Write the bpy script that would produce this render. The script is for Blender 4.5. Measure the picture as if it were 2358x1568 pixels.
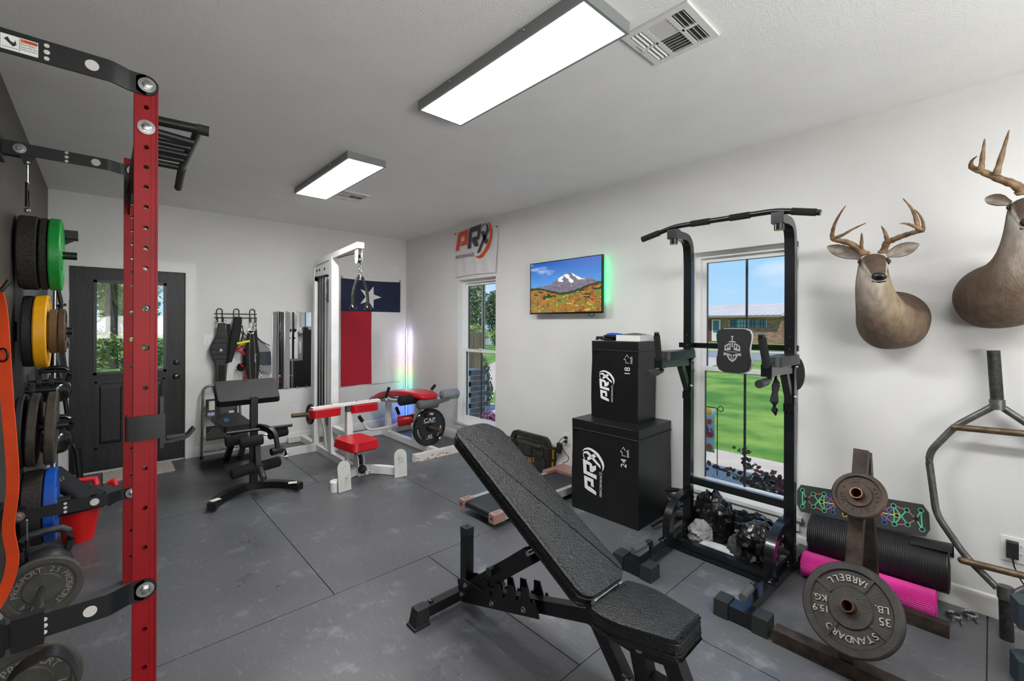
import bpy, bmesh, math, random
from mathutils import Vector, Matrix
from math import sin, cos, pi, radians, atan2, sqrt
SC = bpy.context.scene
for _o in list(bpy.data.objects): bpy.data.objects.remove(_o)
COL = SC.collection
random.seed(7)
# ---------------------------------------------------------------- camera
XL, XR, YB, YF, HC = -.387, 3.38, 6.05, -2.6, 2.765          # room: left, right, back, front walls, ceiling
_th, _ro = radians(42.7), radians(.21)
_f = Vector((sin(_th), cos(_th), 0)); _r0 = Vector((cos(_th), -sin(_th), 0)); _u0 = Vector((0, 0, 1))
_r = _r0*cos(_ro)+_u0*sin(_ro); _u = _u0*cos(_ro)-_r0*sin(_ro)
_cd = bpy.data.cameras.new('camera'); CAM = bpy.data.objects.new('camera', _cd); COL.objects.link(CAM)
CAM.matrix_world = Matrix(((_r.x, _u.x, -_f.x, 0), (_r.y, _u.y, -_f.y, 0), (_r.z, _u.z, -_f.z, 1.5), (0, 0, 0, 1)))
_cd.sensor_width = 36; _cd.lens = 1020/2358*36; _cd.shift_y = -(784-746.2)/2358; _cd.clip_start = .05; _cd.clip_end = 400
SC.camera = CAM
# ---------------------------------------------------------------- sky, sun, exposure
SC.view_settings.view_transform = 'Standard'; SC.view_settings.look = 'None'
SC.view_settings.exposure = 0.08; SC.view_settings.gamma = 1.0; SC.view_settings.use_curve_mapping = False
PANEL = 40.0        # emission of the ceiling light panels
W = bpy.data.worlds.new('sky'); SC.world = W; W.use_nodes = True
_n, _l = W.node_tree.nodes, W.node_tree.links
_n.clear()
_out = _n.new('ShaderNodeOutputWorld'); _bg = _n.new('ShaderNodeBackground'); _bg.inputs[1].default_value = 1.0
_tc = _n.new('ShaderNodeTexCoord'); _sp = _n.new('ShaderNodeSeparateXYZ'); _rp = _n.new('ShaderNodeValToRGB')
_l.new(_tc.outputs['Generated'], _sp.inputs[0]); _l.new(_sp.outputs[2], _rp.inputs[0])
for _i, (_p, _c) in enumerate(((0.0, (.50, .74, .96)), (.12, (.37, .66, .97)), (.45, (.14, .38, .86)), (1.0, (.07, .22, .62)))):
    _e = _rp.color_ramp.elements[_i] if _i < 2 else _rp.color_ramp.elements.new(_p)
    _e.position = _p; _e.color = (*_c, 1)
_mp = _n.new('ShaderNodeMapping'); _mp.inputs['Scale'].default_value = (2.2, 2.2, 7.0)
_nz = _n.new('ShaderNodeTexNoise'); _nz.inputs['Scale'].default_value = 1.7; _nz.inputs['Detail'].default_value = 7
_cr = _n.new('ShaderNodeValToRGB'); _cr.color_ramp.elements[0].position = .55; _cr.color_ramp.elements[1].position = .78
_mx = _n.new('ShaderNodeMixRGB'); _mx.inputs[2].default_value = (.95, .97, 1, 1)
_l.new(_tc.outputs['Generated'], _mp.inputs[0]); _l.new(_mp.outputs[0], _nz.inputs[0]); _l.new(_nz.outputs[0], _cr.inputs[0])
_l.new(_cr.outputs[0], _mx.inputs[0]); _l.new(_rp.outputs[0], _mx.inputs[1]); _l.new(_mx.outputs[0], _bg.inputs[0]); _l.new(_bg.outputs[0], _out.inputs[0])
_sd = bpy.data.lights.new('sun', 'SUN'); _sd.energy = 3.6; _sd.angle = radians(1.2); _sd.color = (1, .96, .88)
SUN = bpy.data.objects.new('sun', _sd); COL.objects.link(SUN); SUN.rotation_euler = Vector((.45, .3, -.84)).to_track_quat('-Z', 'Y').to_euler(); SUN.location = (-3, -4, 9)

_ad = bpy.data.lights.new('ceiling_fill_light', 'AREA'); _ad.shape = 'RECTANGLE'; _ad.size = 2.6; _ad.size_y = 1.0; _ad.energy = 105; _ad.color = (1, .99, .97)
CEIL_FILL = bpy.data.objects.new('ceiling_fill_light', _ad); COL.objects.link(CEIL_FILL); CEIL_FILL.location = (.9, -2.0, 1.4)
CEIL_FILL.rotation_euler = Vector((-.12, .5, .8)).to_track_quat('-Z', 'Y').to_euler()      # added area light behind the camera, aimed up to brighten the ceiling
# ---------------------------------------------------------------- materials
def lin(h):
    h = h.lstrip('#'); v = [int(h[i:i+2], 16)/255 for i in (0, 2, 4)]
    return tuple(x/12.92 if x <= .04045 else ((x+.055)/1.055)**2.4 for x in v)
MATS = {}
def mat(name, col, rough=.5, metal=0., var=0., vs=8., col2=None, bump=0., bs=60., spec=.5, sub=None, emit=None, coat=0., stretch=None, attr=None, rvar=0., detail=4):
    if name in MATS: return MATS[name]
    m = bpy.data.materials.new(name); m.use_nodes = True; MATS[name] = m
    nt = m.node_tree; N, L = nt.nodes, nt.links
    b = N['Principled BSDF']
    c = lin(col)
    b.inputs['Base Color'].default_value = (*c, 1); b.inputs['Roughness'].default_value = rough; b.inputs['Metallic'].default_value = metal
    b.inputs['Specular IOR Level'].default_value = spec
    if coat: b.inputs['Coat Weight'].default_value = coat; b.inputs['Coat Roughness'].default_value = .12
    if emit: b.inputs['Emission Color'].default_value = (*lin(emit[0]), 1); b.inputs['Emission Strength'].default_value = emit[1]
    vec = None
    if var or bump or col2 or rvar:
        tc = N.new('ShaderNodeTexCoord'); vec = tc.outputs['Object']
        if stretch:
            mp = N.new('ShaderNodeMapping'); mp.inputs['Scale'].default_value = stretch; L.new(vec, mp.inputs[0]); vec = mp.outputs[0]
    if attr:
        a = N.new('ShaderNodeAttribute'); a.attribute_name = attr; base = a.outputs['Color']
        if var:
            nz = N.new('ShaderNodeTexNoise'); nz.inputs['Scale'].default_value = vs; nz.inputs['Detail'].default_value = detail; L.new(vec, nz.inputs[0])
            mr = N.new('ShaderNodeMapRange'); mr.inputs[1].default_value = .3; mr.inputs[2].default_value = .7; mr.inputs[3].default_value = 1-var; mr.inputs[4].default_value = 1+var
            L.new(nz.outputs[0], mr.inputs[0])
            mm = N.new('ShaderNodeVectorMath'); mm.operation = 'SCALE'; L.new(base, mm.inputs[0]); L.new(mr.outputs[0], mm.inputs[3]); base = mm.outputs[0]
        L.new(base, b.inputs['Base Color'])
    elif var or col2:
        nz = N.new('ShaderNodeTexNoise'); nz.inputs['Scale'].default_value = vs; nz.inputs['Detail'].default_value = detail; L.new(vec, nz.inputs[0])
        rp = N.new('ShaderNodeValToRGB'); e = rp.color_ramp.elements
        e[0].position = .35; e[1].position = .68
        d = lin(col2) if col2 else tuple(min(1, x*(1+var)) for x in c)
        e[0].color = (*[x*(1-var) for x in c], 1); e[1].color = (*d, 1)
        L.new(nz.outputs[0], rp.inputs[0]); L.new(rp.outputs[0], b.inputs['Base Color'])
    if rvar:
        nr = N.new('ShaderNodeTexNoise'); nr.inputs['Scale'].default_value = vs*1.7; nr.inputs['Detail'].default_value = 5; L.new(vec, nr.inputs[0])
        mr = N.new('ShaderNodeMapRange'); mr.inputs[1].default_value = .3; mr.inputs[2].default_value = .7; mr.inputs[3].default_value = max(.03, rough-rvar); mr.inputs[4].default_value = min(1, rough+rvar)
        L.new(nr.outputs[0], mr.inputs[0]); L.new(mr.outputs[0], b.inputs['Roughness'])
    if bump:
        nb = N.new('ShaderNodeTexNoise'); nb.inputs['Scale'].default_value = bs; nb.inputs['Detail'].default_value = 3; L.new(vec, nb.inputs[0])
        bp = N.new('ShaderNodeBump'); bp.inputs['Strength'].default_value = bump; bp.inputs['Distance'].default_value = .01
        L.new(nb.outputs[0], bp.inputs['Height']); L.new(bp.outputs[0], b.inputs['Normal'])
    return m
def emis(name, col, s):
    if name in MATS: return MATS[name]
    m = bpy.data.materials.new(name); m.use_nodes = True; MATS[name] = m
    N, L = m.node_tree.nodes, m.node_tree.links; N.clear()
    o = N.new('ShaderNodeOutputMaterial'); e = N.new('ShaderNodeEmission'); e.inputs[0].default_value = (*lin(col), 1); e.inputs[1].default_value = s
    L.new(e.outputs[0], o.inputs[0]); return m
def attr_emis(name, attr, s, gloss=.04):
    m = bpy.data.materials.new(name); m.use_nodes = True
    N, L = m.node_tree.nodes, m.node_tree.links; b = N['Principled BSDF']
    a = N.new('ShaderNodeAttribute'); a.attribute_name = attr
    b.inputs['Base Color'].default_value = (.01, .01, .01, 1); b.inputs['Roughness'].default_value = .25
    L.new(a.outputs['Color'], b.inputs['Emission Color']); b.inputs['Emission Strength'].default_value = s
    return m
def glass_mat(name, tint=(1, 1, 1), refl=1.0):
    if name in MATS: return MATS[name]
    m = bpy.data.materials.new(name); m.use_nodes = True; MATS[name] = m
    N, L = m.node_tree.nodes, m.node_tree.links; N.clear()
    o = N.new('ShaderNodeOutputMaterial'); t = N.new('ShaderNodeBsdfTransparent'); g = N.new('ShaderNodeBsdfGlossy'); g.inputs['Roughness'].default_value = .02
    lw = N.new('ShaderNodeLayerWeight'); lw.inputs[0].default_value = .5; pw = N.new('ShaderNodeMath'); pw.operation = 'POWER'; pw.inputs[1].default_value = 4.5
    f = N.new('ShaderNodeMath'); f.operation = 'MULTIPLY_ADD'; f.inputs[1].default_value = .7; f.inputs[2].default_value = .02; x = N.new('ShaderNodeMixShader')
    L.new(lw.outputs['Facing'], pw.inputs[0]); L.new(pw.outputs[0], f.inputs[0])
    t.inputs[0].default_value = (*tint, 1); g.inputs[0].default_value = (refl, refl, refl, 1)
    L.new(f.outputs[0], x.inputs[0]); L.new(t.outputs[0], x.inputs[1]); L.new(g.outputs[0], x.inputs[2]); L.new(x.outputs[0], o.inputs[0]); return m
# ---------------------------------------------------------------- geometry helpers
def V(*a): return Vector(a[0]) if len(a) == 1 else Vector(a)
def rotz(a): return Matrix.Rotation(a, 4, 'Z')
def frame(o, x, y=None, z=None):
    """4x4 with origin o, x axis x, and z axis z (or y axis y)"""
    x = V(x).normalized()
    if z is not None: z = V(z).normalized(); y = z.cross(x).normalized(); z = x.cross(y)
    else: y = V(y).normalized(); z = x.cross(y).normalized(); y = z.cross(x)
    o = V(o)
    return Matrix(((x.x, y.x, z.x, o.x), (x.y, y.y, z.y, o.y), (x.z, y.z, z.z, o.z), (0, 0, 0, 1)))
_TXT = {}
def text2d(s):
    if s in _TXT: return _TXT[s]
    cu = bpy.data.curves.new('t', 'FONT'); cu.body = s; cu.size = 1; cu.resolution_u = 3
    ob = bpy.data.objects.new('t', cu); me = ob.to_mesh()
    vs = [(v.co.x, v.co.y) for v in me.vertices]; fs = [tuple(p.vertices) for p in me.polygons]
    ob.to_mesh_clear(); bpy.data.objects.remove(ob); bpy.data.curves.remove(cu)
    _TXT[s] = (vs, fs); return _TXT[s]
class MB:
    def __init__(s): s.bm = bmesh.new(); s.T = None
    def _v(s, p):
        p = V(p); return s.bm.verts.new(s.T @ p if s.T else p)
    def raw(s, vs, fs):
        b = [s._v(v) for v in vs]
        for f in fs:
            try: s.bm.faces.new([b[i] for i in f])
            except ValueError: pass
        return s
    def box(s, c, d, R=None):
        c = V(c); h = [x/2 for x in d]; vs = []
        for x in (-1, 1):
            for y in (-1, 1):
                for z in (-1, 1):
                    p = Vector((x*h[0], y*h[1], z*h[2]))
                    if R is not None: p = (R.to_3x3() @ p)
                    vs.append(c+p)
        return s.raw(vs, [(0, 1, 3, 2), (4, 6, 7, 5), (0, 4, 5, 1), (2, 3, 7, 6), (0, 2, 6, 4), (1, 5, 7, 3)])
    def bb(s, x0, x1, y0, y1, z0, z1): return s.box(((x0+x1)/2, (y0+y1)/2, (z0+z1)/2), (abs(x1-x0), abs(y1-y0), abs(z1-z0)))
    def sweep(s, pts, prof, up=(0, 0, 1), closed=False, caps=True, scale=None):
        """closed 2-D profile (list of (a,b): a sideways, b along up) swept along pts"""
        P = [V(p) for p in pts]; n = len(P); rings = []; up = V(up)
        for i, p in enumerate(P):
            a = P[i-1] if (i > 0 or closed) else p; b = P[(i+1) % n] if (i < n-1 or closed) else p
            t1 = (p-a).normalized() if (p-a).length > 1e-9 else None; t2 = (b-p).normalized() if (b-p).length > 1e-9 else None
            t = (t1+t2).normalized() if t1 and t2 else (t1 or t2)
            sd = t.cross(up)
            if sd.length < 1e-4: sd = t.cross(Vector((1, 0, 0)) if abs(t.x) < .9 else Vector((0, 1, 0)))
            sd.normalize(); u = sd.cross(t).normalized()
            k = 1.0
            if t1 and t2: k = 1/max(.5, cos(t1.angle(t2)/2))
            q = scale[i] if scale else 1
            # stretch in the bend plane only
            bd = (t2-t1) if t1 and t2 else None
            r = []
            for (x, y) in prof:
                d = sd*x*q+u*y*q
                if bd is not None and bd.length > 1e-5:
                    e = bd.normalized(); d = d+e*(d.dot(e))*(k-1)
                r.append(s._v(p+d))
            rings.append(r)
        m = len(prof)
        for i in range(n if closed else n-1):
            A, B = rings[i], rings[(i+1) % n]
            for j in range(m): s.bm.faces.new((A[j], A[(j+1) % m], B[(j+1) % m], B[j]))
        if caps and not closed:
            s.bm.faces.new(rings[0][::-1]); s.bm.faces.new(rings[-1])
        return s
    def beam(s, p, q, w, h, up=(0, 0, 1)): return s.sweep([p, q], [(-w/2, -h/2), (w/2, -h/2), (w/2, h/2), (-w/2, h/2)], up)
    def bar(s, pts, w, h, up=(0, 0, 1), closed=False): return s.sweep(pts, [(-w/2, -h/2), (w/2, -h/2), (w/2, h/2), (-w/2, h/2)], up, closed)
    def tube(s, pts, r, seg=10, closed=False, radii=None):
        prof = [(cos(2*pi*i/seg)*r, sin(2*pi*i/seg)*r) for i in range(seg)]
        return s.sweep(pts, prof, (0.013, 0.027, 1), closed, True, [x/r for x in radii] if radii else None)
    def cyl(s, p, q, r, seg=16): return s.tube([p, q], r, seg)
    def lathe(s, prof, seg=24, M=None):
        """profile of (r,z) points round local z of M"""
        M = M or Matrix.Identity(4); rings = []
        for r, z in prof:
            if r < 1e-6: rings.append([s._v(M @ Vector((0, 0, z)))])
            else: rings.append([s._v(M @ Vector((r*cos(2*pi*i/seg), r*sin(2*pi*i/seg), z))) for i in range(seg)])
        for A, B in zip(rings, rings[1:]):
            for j in range(seg):
                k = (j+1) % seg
                if len(A) == 1 and len(B) == 1: continue
                if len(A) == 1: s.bm.faces.new((A[0], B[j], B[k]))
                elif len(B) == 1: s.bm.faces.new((A[k], A[j], B[0]))
                else: s.bm.faces.new((A[k], A[j], B[j], B[k]))
        return s
    def prism(s, poly, d, M=None, taper=1.0):
        M = M or Matrix.Identity(4); n = len(poly)
        cx = sum(p[0] for p in poly)/n; cy = sum(p[1] for p in poly)/n
        a = [s._v(M @ Vector((x, y, 0))) for x, y in poly]
        b = [s._v(M @ Vector((cx+(x-cx)*taper, cy+(y-cy)*taper, d))) for x, y in poly]
        s.bm.faces.new(a[::-1]); s.bm.faces.new(b)
        for i in range(n): s.bm.faces.new((a[i], a[(i+1) % n], b[(i+1) % n], b[i]))
        return s
    def ball(s, c, r, seg=16, rings=10, R=None):
        r = (r, r, r) if not hasattr(r, '__len__') else r
        M = Matrix.Translation(V(c)) @ (R.to_4x4() if R is not None else Matrix.Identity(4)) @ Matrix.Diagonal((*r, 1))
        return s.lathe([(sin(pi*i/rings), -cos(pi*i/rings)) for i in range(rings+1)], seg, M)
    def grid(s, fn, nu, nv, thick=0):
        vs = [fn(i/nu, j/nv) for i in range(nu+1) for j in range(nv+1)]
        fs = [(i*(nv+1)+j, (i+1)*(nv+1)+j, (i+1)*(nv+1)+j+1, i*(nv+1)+j+1) for i in range(nu) for j in range(nv)]
        return s.raw(vs, fs)
    def loft(s, rings, cap=True):
        R = [[s._v(p) for p in r] for r in rings]; n = len(R[0])
        for A, B in zip(R, R[1:]):
            for j in range(n): s.bm.faces.new((A[j], A[(j+1) % n], B[(j+1) % n], B[j]))
        if cap: s.bm.faces.new(R[0][::-1]); s.bm.faces.new(R[-1])
        return s
    def text(s, txt, M, size, ext=.001, align='l', shear=0., squash=1.):
        vs, fs = text2d(txt)
        if not vs: return s
        x0 = min(v[0] for v in vs); x1 = max(v[0] for v in vs)
        off = {'l': -x0, 'c': -(x0+x1)/2, 'r': -x1}[align]
        q = [((x+off+shear*y)*size*squash, y*size) for x, y in vs]
        s.raw([M @ Vector((x, y, ext)) for x, y in q], fs)
        if ext > .0015:   # raised lettering: side walls along the outline
            ed = {}
            for f in fs:
                for i in range(len(f)): ed.setdefault(frozenset((f[i], f[(i+1) % len(f)])), []).append((f[i], f[(i+1) % len(f)]))
            for k, v in ed.items():
                if len(v) == 1:
                    a, b = v[0]; A, B = q[a], q[b]
                    s.raw([M @ Vector((*A, 0)), M @ Vector((*B, 0)), M @ Vector((*B, ext)), M @ Vector((*A, ext))], [(0, 1, 2, 3)])
        return s
    def arctext(s, txt, M, R, size, a0, step, ext=.001, inward=False, squash=1.):
        """letters round a circle of radius R in the xy plane of M; a0 = angle of the middle letter"""
        n = len(txt)
        for i, ch in enumerate(txt):
            if ch == ' ': continue
            a = a0-(i-(n-1)/2)*step*(1 if not inward else -1)
            L = M @ Matrix.Translation((R*cos(a), R*sin(a), 0)) @ Matrix.Rotation(a-pi/2+(pi if inward else 0), 4, 'Z')
            s.text(ch, L, size, ext, 'c', 0, squash)
        return s
    def bevel(s, w, seg=2, ang=35, verts=None):
        es = [e for e in s.bm.edges if len(e.link_faces) == 2 and e.calc_face_angle(0) > radians(ang)]
        bmesh.ops.bevel(s.bm, geom=es, offset=w, segments=seg, affect='EDGES', profile=.5, clamp_overlap=True); return s
    def subdiv(s, n): bmesh.ops.subdivide_edges(s.bm, edges=s.bm.edges, cuts=n, use_grid_fill=True); return s
    def move(s, fn):
        for v in s.bm.verts: v.co = fn(v.co)
        return s
    def build(s, name, m, parent=None, label=None, smooth=True, ang=38, w=True, subsurf=0, fix=True):
        if fix: bmesh.ops.recalc_face_normals(s.bm, faces=s.bm.faces)
        M = MW.get(parent.name) if parent else None
        loc = None
        if M is not None:
            if w: s.bm.transform(M.inverted())
        elif w and len(s.bm.verts):
            xs = [v.co for v in s.bm.verts]
            loc = Vector((sum(v.x for v in xs)/len(xs), sum(v.y for v in xs)/len(xs), min(v.z for v in xs)))
            s.bm.transform(Matrix.Translation(-loc))
        me = bpy.data.meshes.new(name); s.bm.to_mesh(me); s.bm.free()
        for mm in (m if isinstance(m, (list, tuple)) else [m]): me.materials.append(mm)
        if smooth:
            me.polygons.foreach_set('use_smooth', [True]*len(me.polygons)); me.set_sharp_from_angle(angle=radians(ang))
        ob = bpy.data.objects.new(name, me); COL.objects.link(ob)
        if parent: ob.parent = parent; MW[ob.name] = M
        else:
            if loc is not None: ob.location = loc
            MW[ob.name] = Matrix.Translation(loc or (0, 0, 0))
        if label: ob['label'] = label
        if subsurf:
            md = ob.modifiers.new('Subdivision', 'SUBSURF'); md.levels = md.render_levels = subsurf
        return ob
MW = {}
def tag(o, label, cat, group=None, kind=None):
    o['label'] = label; o['category'] = cat
    if group: o['group'] = group
    if kind: o['kind'] = kind
    return o
def thing(name, label, cat, loc=(0, 0, 0), rz=0, group=None, M=None):
    o = bpy.data.objects.new(name, None); COL.objects.link(o); o.empty_display_size = .05
    M = M if M is not None else Matrix.Translation(V(loc)) @ rotz(rz)
    o.matrix_world = M; MW[o.name] = M.copy(); return tag(o, label, cat, group)
def struct(o): o['kind'] = 'structure'; return o
def kids(o): return [c for c in bpy.data.objects if c.parent == o]
def dup(root, M, label=None, group=None):
    r = root.copy(); COL.objects.link(r); r.matrix_world = M; MW[r.name] = M.copy()
    if label: r['label'] = label
    if group: r['group'] = group
    for ch in kids(root):
        c = ch.copy(); COL.objects.link(c); c.parent = r; MW[c.name] = M.copy()
        for g in kids(ch):
            d = g.copy(); COL.objects.link(d); d.parent = c; MW[d.name] = M.copy()
    return r
def arc(c, r, a0, a1, n, X=(1, 0, 0), Y=(0, 1, 0)):
    c = V(c); X = V(X); Y = V(Y); return [c+X*r*cos(a0+(a1-a0)*i/n)+Y*r*sin(a0+(a1-a0)*i/n) for i in range(n+1)]
def fillet(pts, r, n=4):
    """round the inner corners of a polyline"""
    P = [V(p) for p in pts]; out = [P[0]]
    for a, b, c in zip(P, P[1:], P[2:]):
        u = (a-b); v = (c-b); d = min(r, u.length*.48, v.length*.48); p = b+u.normalized()*d; q = b+v.normalized()*d
        for i in range(n+1):
            t = i/n; out.append(p*(1-t)**2+b*2*t*(1-t)+q*t*t)
    out.append(P[-1]); return out
def rrect(w, h, r, n=4):
    o = []
    for cx, cy, a in ((w/2-r, h/2-r, 0), (-w/2+r, h/2-r, pi/2), (-w/2+r, -h/2+r, pi), (w/2-r, -h/2+r, 3*pi/2)):
        o += [(cx+r*cos(a+pi/2*i/n), cy+r*sin(a+pi/2*i/n)) for i in range(n+1)]
    return o
def hash01(*a):
    x = sin(sum(v*k for v, k in zip(a, (12.9898, 78.233, 37.719))))*43758.5453; return x-math.floor(x)
def vnoise(x, y, z=0.):
    xi, yi, zi = math.floor(x), math.floor(y), math.floor(z); xf, yf, zf = x-xi, y-yi, z-zi
    sm = lambda t: t*t*(3-2*t); u, v, w_ = sm(xf), sm(yf), sm(zf); r = 0
    for i in (0, 1):
        for j in (0, 1):
            for k in (0, 1):
                r += hash01(xi+i, yi+j, zi+k)*(u if i else 1-u)*(v if j else 1-v)*(w_ if k else 1-w_)
    return r
def fbm(x, y, z=0., o=4):
    s, a = 0, .5
    for _ in range(o): s += a*vnoise(x, y, z); x *= 2.03; y *= 2.03; z *= 2.03; a *= .5
    return s
# common materials
M_BLACK = mat('black_powder_coat', '#0f1113', .42, var=.15, vs=14, bump=.06, bs=300)
M_GLOSSBLK = mat('gloss_black_paint', '#121416', .16, coat=.5)
M_WHITE = mat('white_enamel', '#e4e4e2', .38, var=.05, vs=5, bump=.03, bs=40)
M_CHROME = mat('zinc_bolt', '#b9bbbc', .25, metal=1, var=.15, vs=40)
M_RED = mat('red_vinyl', '#b8101e', .30, var=.12, vs=9, bump=.10, bs=140)
M_VINYL = mat('black_vinyl', '#101214', .34, var=.2, vs=10, bump=.35, bs=220)
M_FOAM = mat('black_foam', '#0e0f10', .85, var=.2, vs=60, bump=.5, bs=500)
M_IRON = mat('cast_iron', '#2c2b29', .55, metal=.35, var=.35, vs=14, col2='#3d3731', bump=.25, bs=160)
M_RUBBER = mat('black_rubber', '#1a1b1c', .62, var=.25, vs=40, bump=.3, bs=260)
M_FABRIC = mat('black_webbing', '#141517', .8, var=.2, vs=30, bump=.35, bs=400)
M_PAPER = mat('white_print', '#e9e9e6', .5)
M_PLAST = mat('white_plastic', '#e8e8e6', .35)
M_DARKHOLE = mat('dark_bore', '#050505', .8)
M_TRIM = mat('white_trim_paint', '#e2e2df', .35, var=.03, vs=6)
# ---------------------------------------------------------------- room shell
M_WALL = mat('light_grey_wall_paint', '#e0e0de', .75, bump=.10, bs=130, var=.02, vs=3)
M_CEIL = mat('textured_ceiling_paint', '#efefed', .85, bump=.22, bs=95, var=.02, vs=3)
M_DARKW = mat('dark_olive_accent_wall', '#4b4640', .42, bump=.25, bs=90, var=.10, vs=4)
M_SLAB = mat('concrete_slab', '#4a4a4a', .9, var=.1)
def wall_y(name, y0, y1, xa, xb, holes, m):          # wall normal to Y, holes (x0,x1,z0,z1)
    b = MB(); x = xa
    for (h0, h1, z0, z1) in sorted(holes):
        b.bb(x, h0, y0, y1, -.02, HC+.1); b.bb(h0, h1, y0, y1, z1, HC+.1)
        if z0 > -.02: b.bb(h0, h1, y0, y1, -.02, z0)
        x = h1
    b.bb(x, xb, y0, y1, -.02, HC+.1); return struct(b.build(name, m, smooth=False))
def wall_x(name, x0, x1, ya, yb, holes, m):
    b = MB(); y = ya
    for (h0, h1, z0, z1) in sorted(holes):
        b.bb(x0, x1, y, h0, -.02, HC+.1); b.bb(x0, x1, h0, h1, z1, HC+.1)
        if z0 > -.02: b.bb(x0, x1, h0, h1, -.02, z0)
        y = h1
    b.bb(x0, x1, y, yb, -.02, HC+.1); return struct(b.build(name, m, smooth=False))
WT = .16
wall_y('wall_back', YB, YB+WT, XL-WT, XR+WT, [(-.262, .682, -.02, 2.062)], M_WALL)
WIN = [(.869, 1.593, .235, 2.057), (3.946, 4.697, .243, 2.063), (-1.75, -1.0, .24, 2.06)]  # last opening: unseen window added behind the camera for extra daylight
wall_x('wall_right', XR, XR+WT, YF, YB, WIN, M_WALL)
wall_x('wall_left', XL-WT, XL, YF, YB, [], M_DARKW)
wall_y('wall_front', YF-WT, YF, XL-WT, XR+WT, [], M_WALL)
struct(MB().bb(XL-WT, XR+WT, YF-WT, YB+WT, HC, HC+.1).build('ceiling', M_CEIL, smooth=False))
floor = struct(MB().bb(XL-WT, XR+WT, YF-WT, YB+WT, -.12, -.012).build('floor', M_SLAB, smooth=False))
# rubber mats: recessed joints, each mat a piece of the floor
def floor_mat():
    m = bpy.data.materials.new('rubber_mat'); m.use_nodes = True; N, L = m.node_tree.nodes, m.node_tree.links; b = N['Principled BSDF']
    g = N.new('ShaderNodeNewGeometry'); pos = g.outputs['Position']
    def noise(sc, det=4, ro=.6):
        n = N.new('ShaderNodeTexNoise'); n.inputs['Scale'].default_value = sc; n.inputs['Detail'].default_value = det; n.inputs['Roughness'].default_value = ro; L.new(pos, n.inputs[0]); return n.outputs[0]
    def ramp(src, a, c0, bpos, c1):
        r = N.new('ShaderNodeValToRGB'); r.color_ramp.elements[0].position = a; r.color_ramp.elements[1].position = bpos
        r.color_ramp.elements[0].color = (*c0, 1); r.color_ramp.elements[1].color = (*c1, 1); L.new(src, r.inputs[0]); return r.outputs[0]
    def mix(a, bb, f, mode='MIX'):
        x = N.new('ShaderNodeMixRGB'); x.blend_type = mode
        for i, s in ((0, f), (1, a), (2, bb)):
            if isinstance(s, (float, int)): x.inputs[0].default_value = s
            elif isinstance(s, tuple): x.inputs[i].default_value = (*s, 1)
            else: L.new(s, x.inputs[i])
        return x.outputs[0]
    base = ramp(noise(1.1, 5), .3, lin('#47484d'), .72, lin('#636466'))
    grain = ramp(noise(260, 2), .35, lin('#333438'), .7, lin('#77787a'))
    c = mix(base, grain, .38)
    scuff = N.new('ShaderNodeMapping'); scuff.inputs['Scale'].default_value = (26, 5, 1); scuff.inputs['Rotation'].default_value = (0, 0, .9); L.new(pos, scuff.inputs[0])
    ns = N.new('ShaderNodeTexNoise'); ns.inputs['Scale'].default_value = 2.2; ns.inputs['Detail'].default_value = 7; L.new(scuff.outputs[0], ns.inputs[0])
    c = mix(c, lin('#8d8f93'), ramp(ns.outputs[0], .60, (0, 0, 0), .80, (.55, .55, .55)))
    vo = N.new('ShaderNodeTexVoronoi'); vo.inputs['Scale'].default_value = 34; L.new(pos, vo.inputs[0])
    c = mix(c, lin('#b9bbbd'), ramp(vo.outputs['Distance'], .035, (.8, .8, .8), .075, (0, 0, 0)))
    dust = noise(3.3, 8, .7)
    c = mix(c, lin('#a5a9ae'), ramp(dust, .56, (0, 0, 0), .80, (.65, .65, .65)))
    L.new(c, b.inputs['Base Color'])
    rr = N.new('ShaderNodeMapRange'); rr.inputs[1].default_value = .3; rr.inputs[2].default_value = .7; rr.inputs[3].default_value = .26; rr.inputs[4].default_value = .46
    L.new(noise(2.2, 6), rr.inputs[0]); L.new(rr.outputs[0], b.inputs['Roughness']); b.inputs['Specular IOR Level'].default_value = .55
    bp = N.new('ShaderNodeBump'); bp.inputs['Strength'].default_value = .16; bp.inputs['Distance'].default_value = .004; L.new(noise(300, 2), bp.inputs['Height']); L.new(bp.outputs[0], b.inputs['Normal'])
    return m
M_MAT = floor_mat()
GAP = .0026
rows = [(-2.6, -1.215, [.9, 2.7]), (-1.215, .012, [.27, 2.1]), (.012, 1.228, [.27, 2.1]), (1.228, 2.465, [-.285, 1.545]), (2.465, 4.297, [-.275, .945, 2.165]), (4.297, 5.517, [1.5]), (5.517, 6.05, [.0, 1.22, 2.44])]
for (ya, yb, xs) in rows:
    e = [XL]+[x for x in xs if x > XL+.05]+[XR]
    for xa, xb in zip(e, e[1:]):
        b = MB().bb(xa+GAP, xb-GAP, ya+GAP, yb-GAP, -.012, 0); b.bevel(.0016, 1, 60)
        b.build('rubber_mat', M_MAT, floor, smooth=False)
def baseb(name, pts, m=M_TRIM):
    prof = [(0, 0), (.016, 0), (.016, .085), (.009, .104), (0, .112)]
    return struct(MB().sweep(pts, [(x, z) for x, z in prof]).build(name, m, ang=25))
baseb('baseboard_back', [(XR, YB, 0), (.757, YB, 0)][::-1])
baseb('baseboard_right', [(XR, YB, 0), (XR, YF, 0)])
baseb('baseboard_left', [(XL, YF, 0), (XL, YB, 0)])
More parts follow.
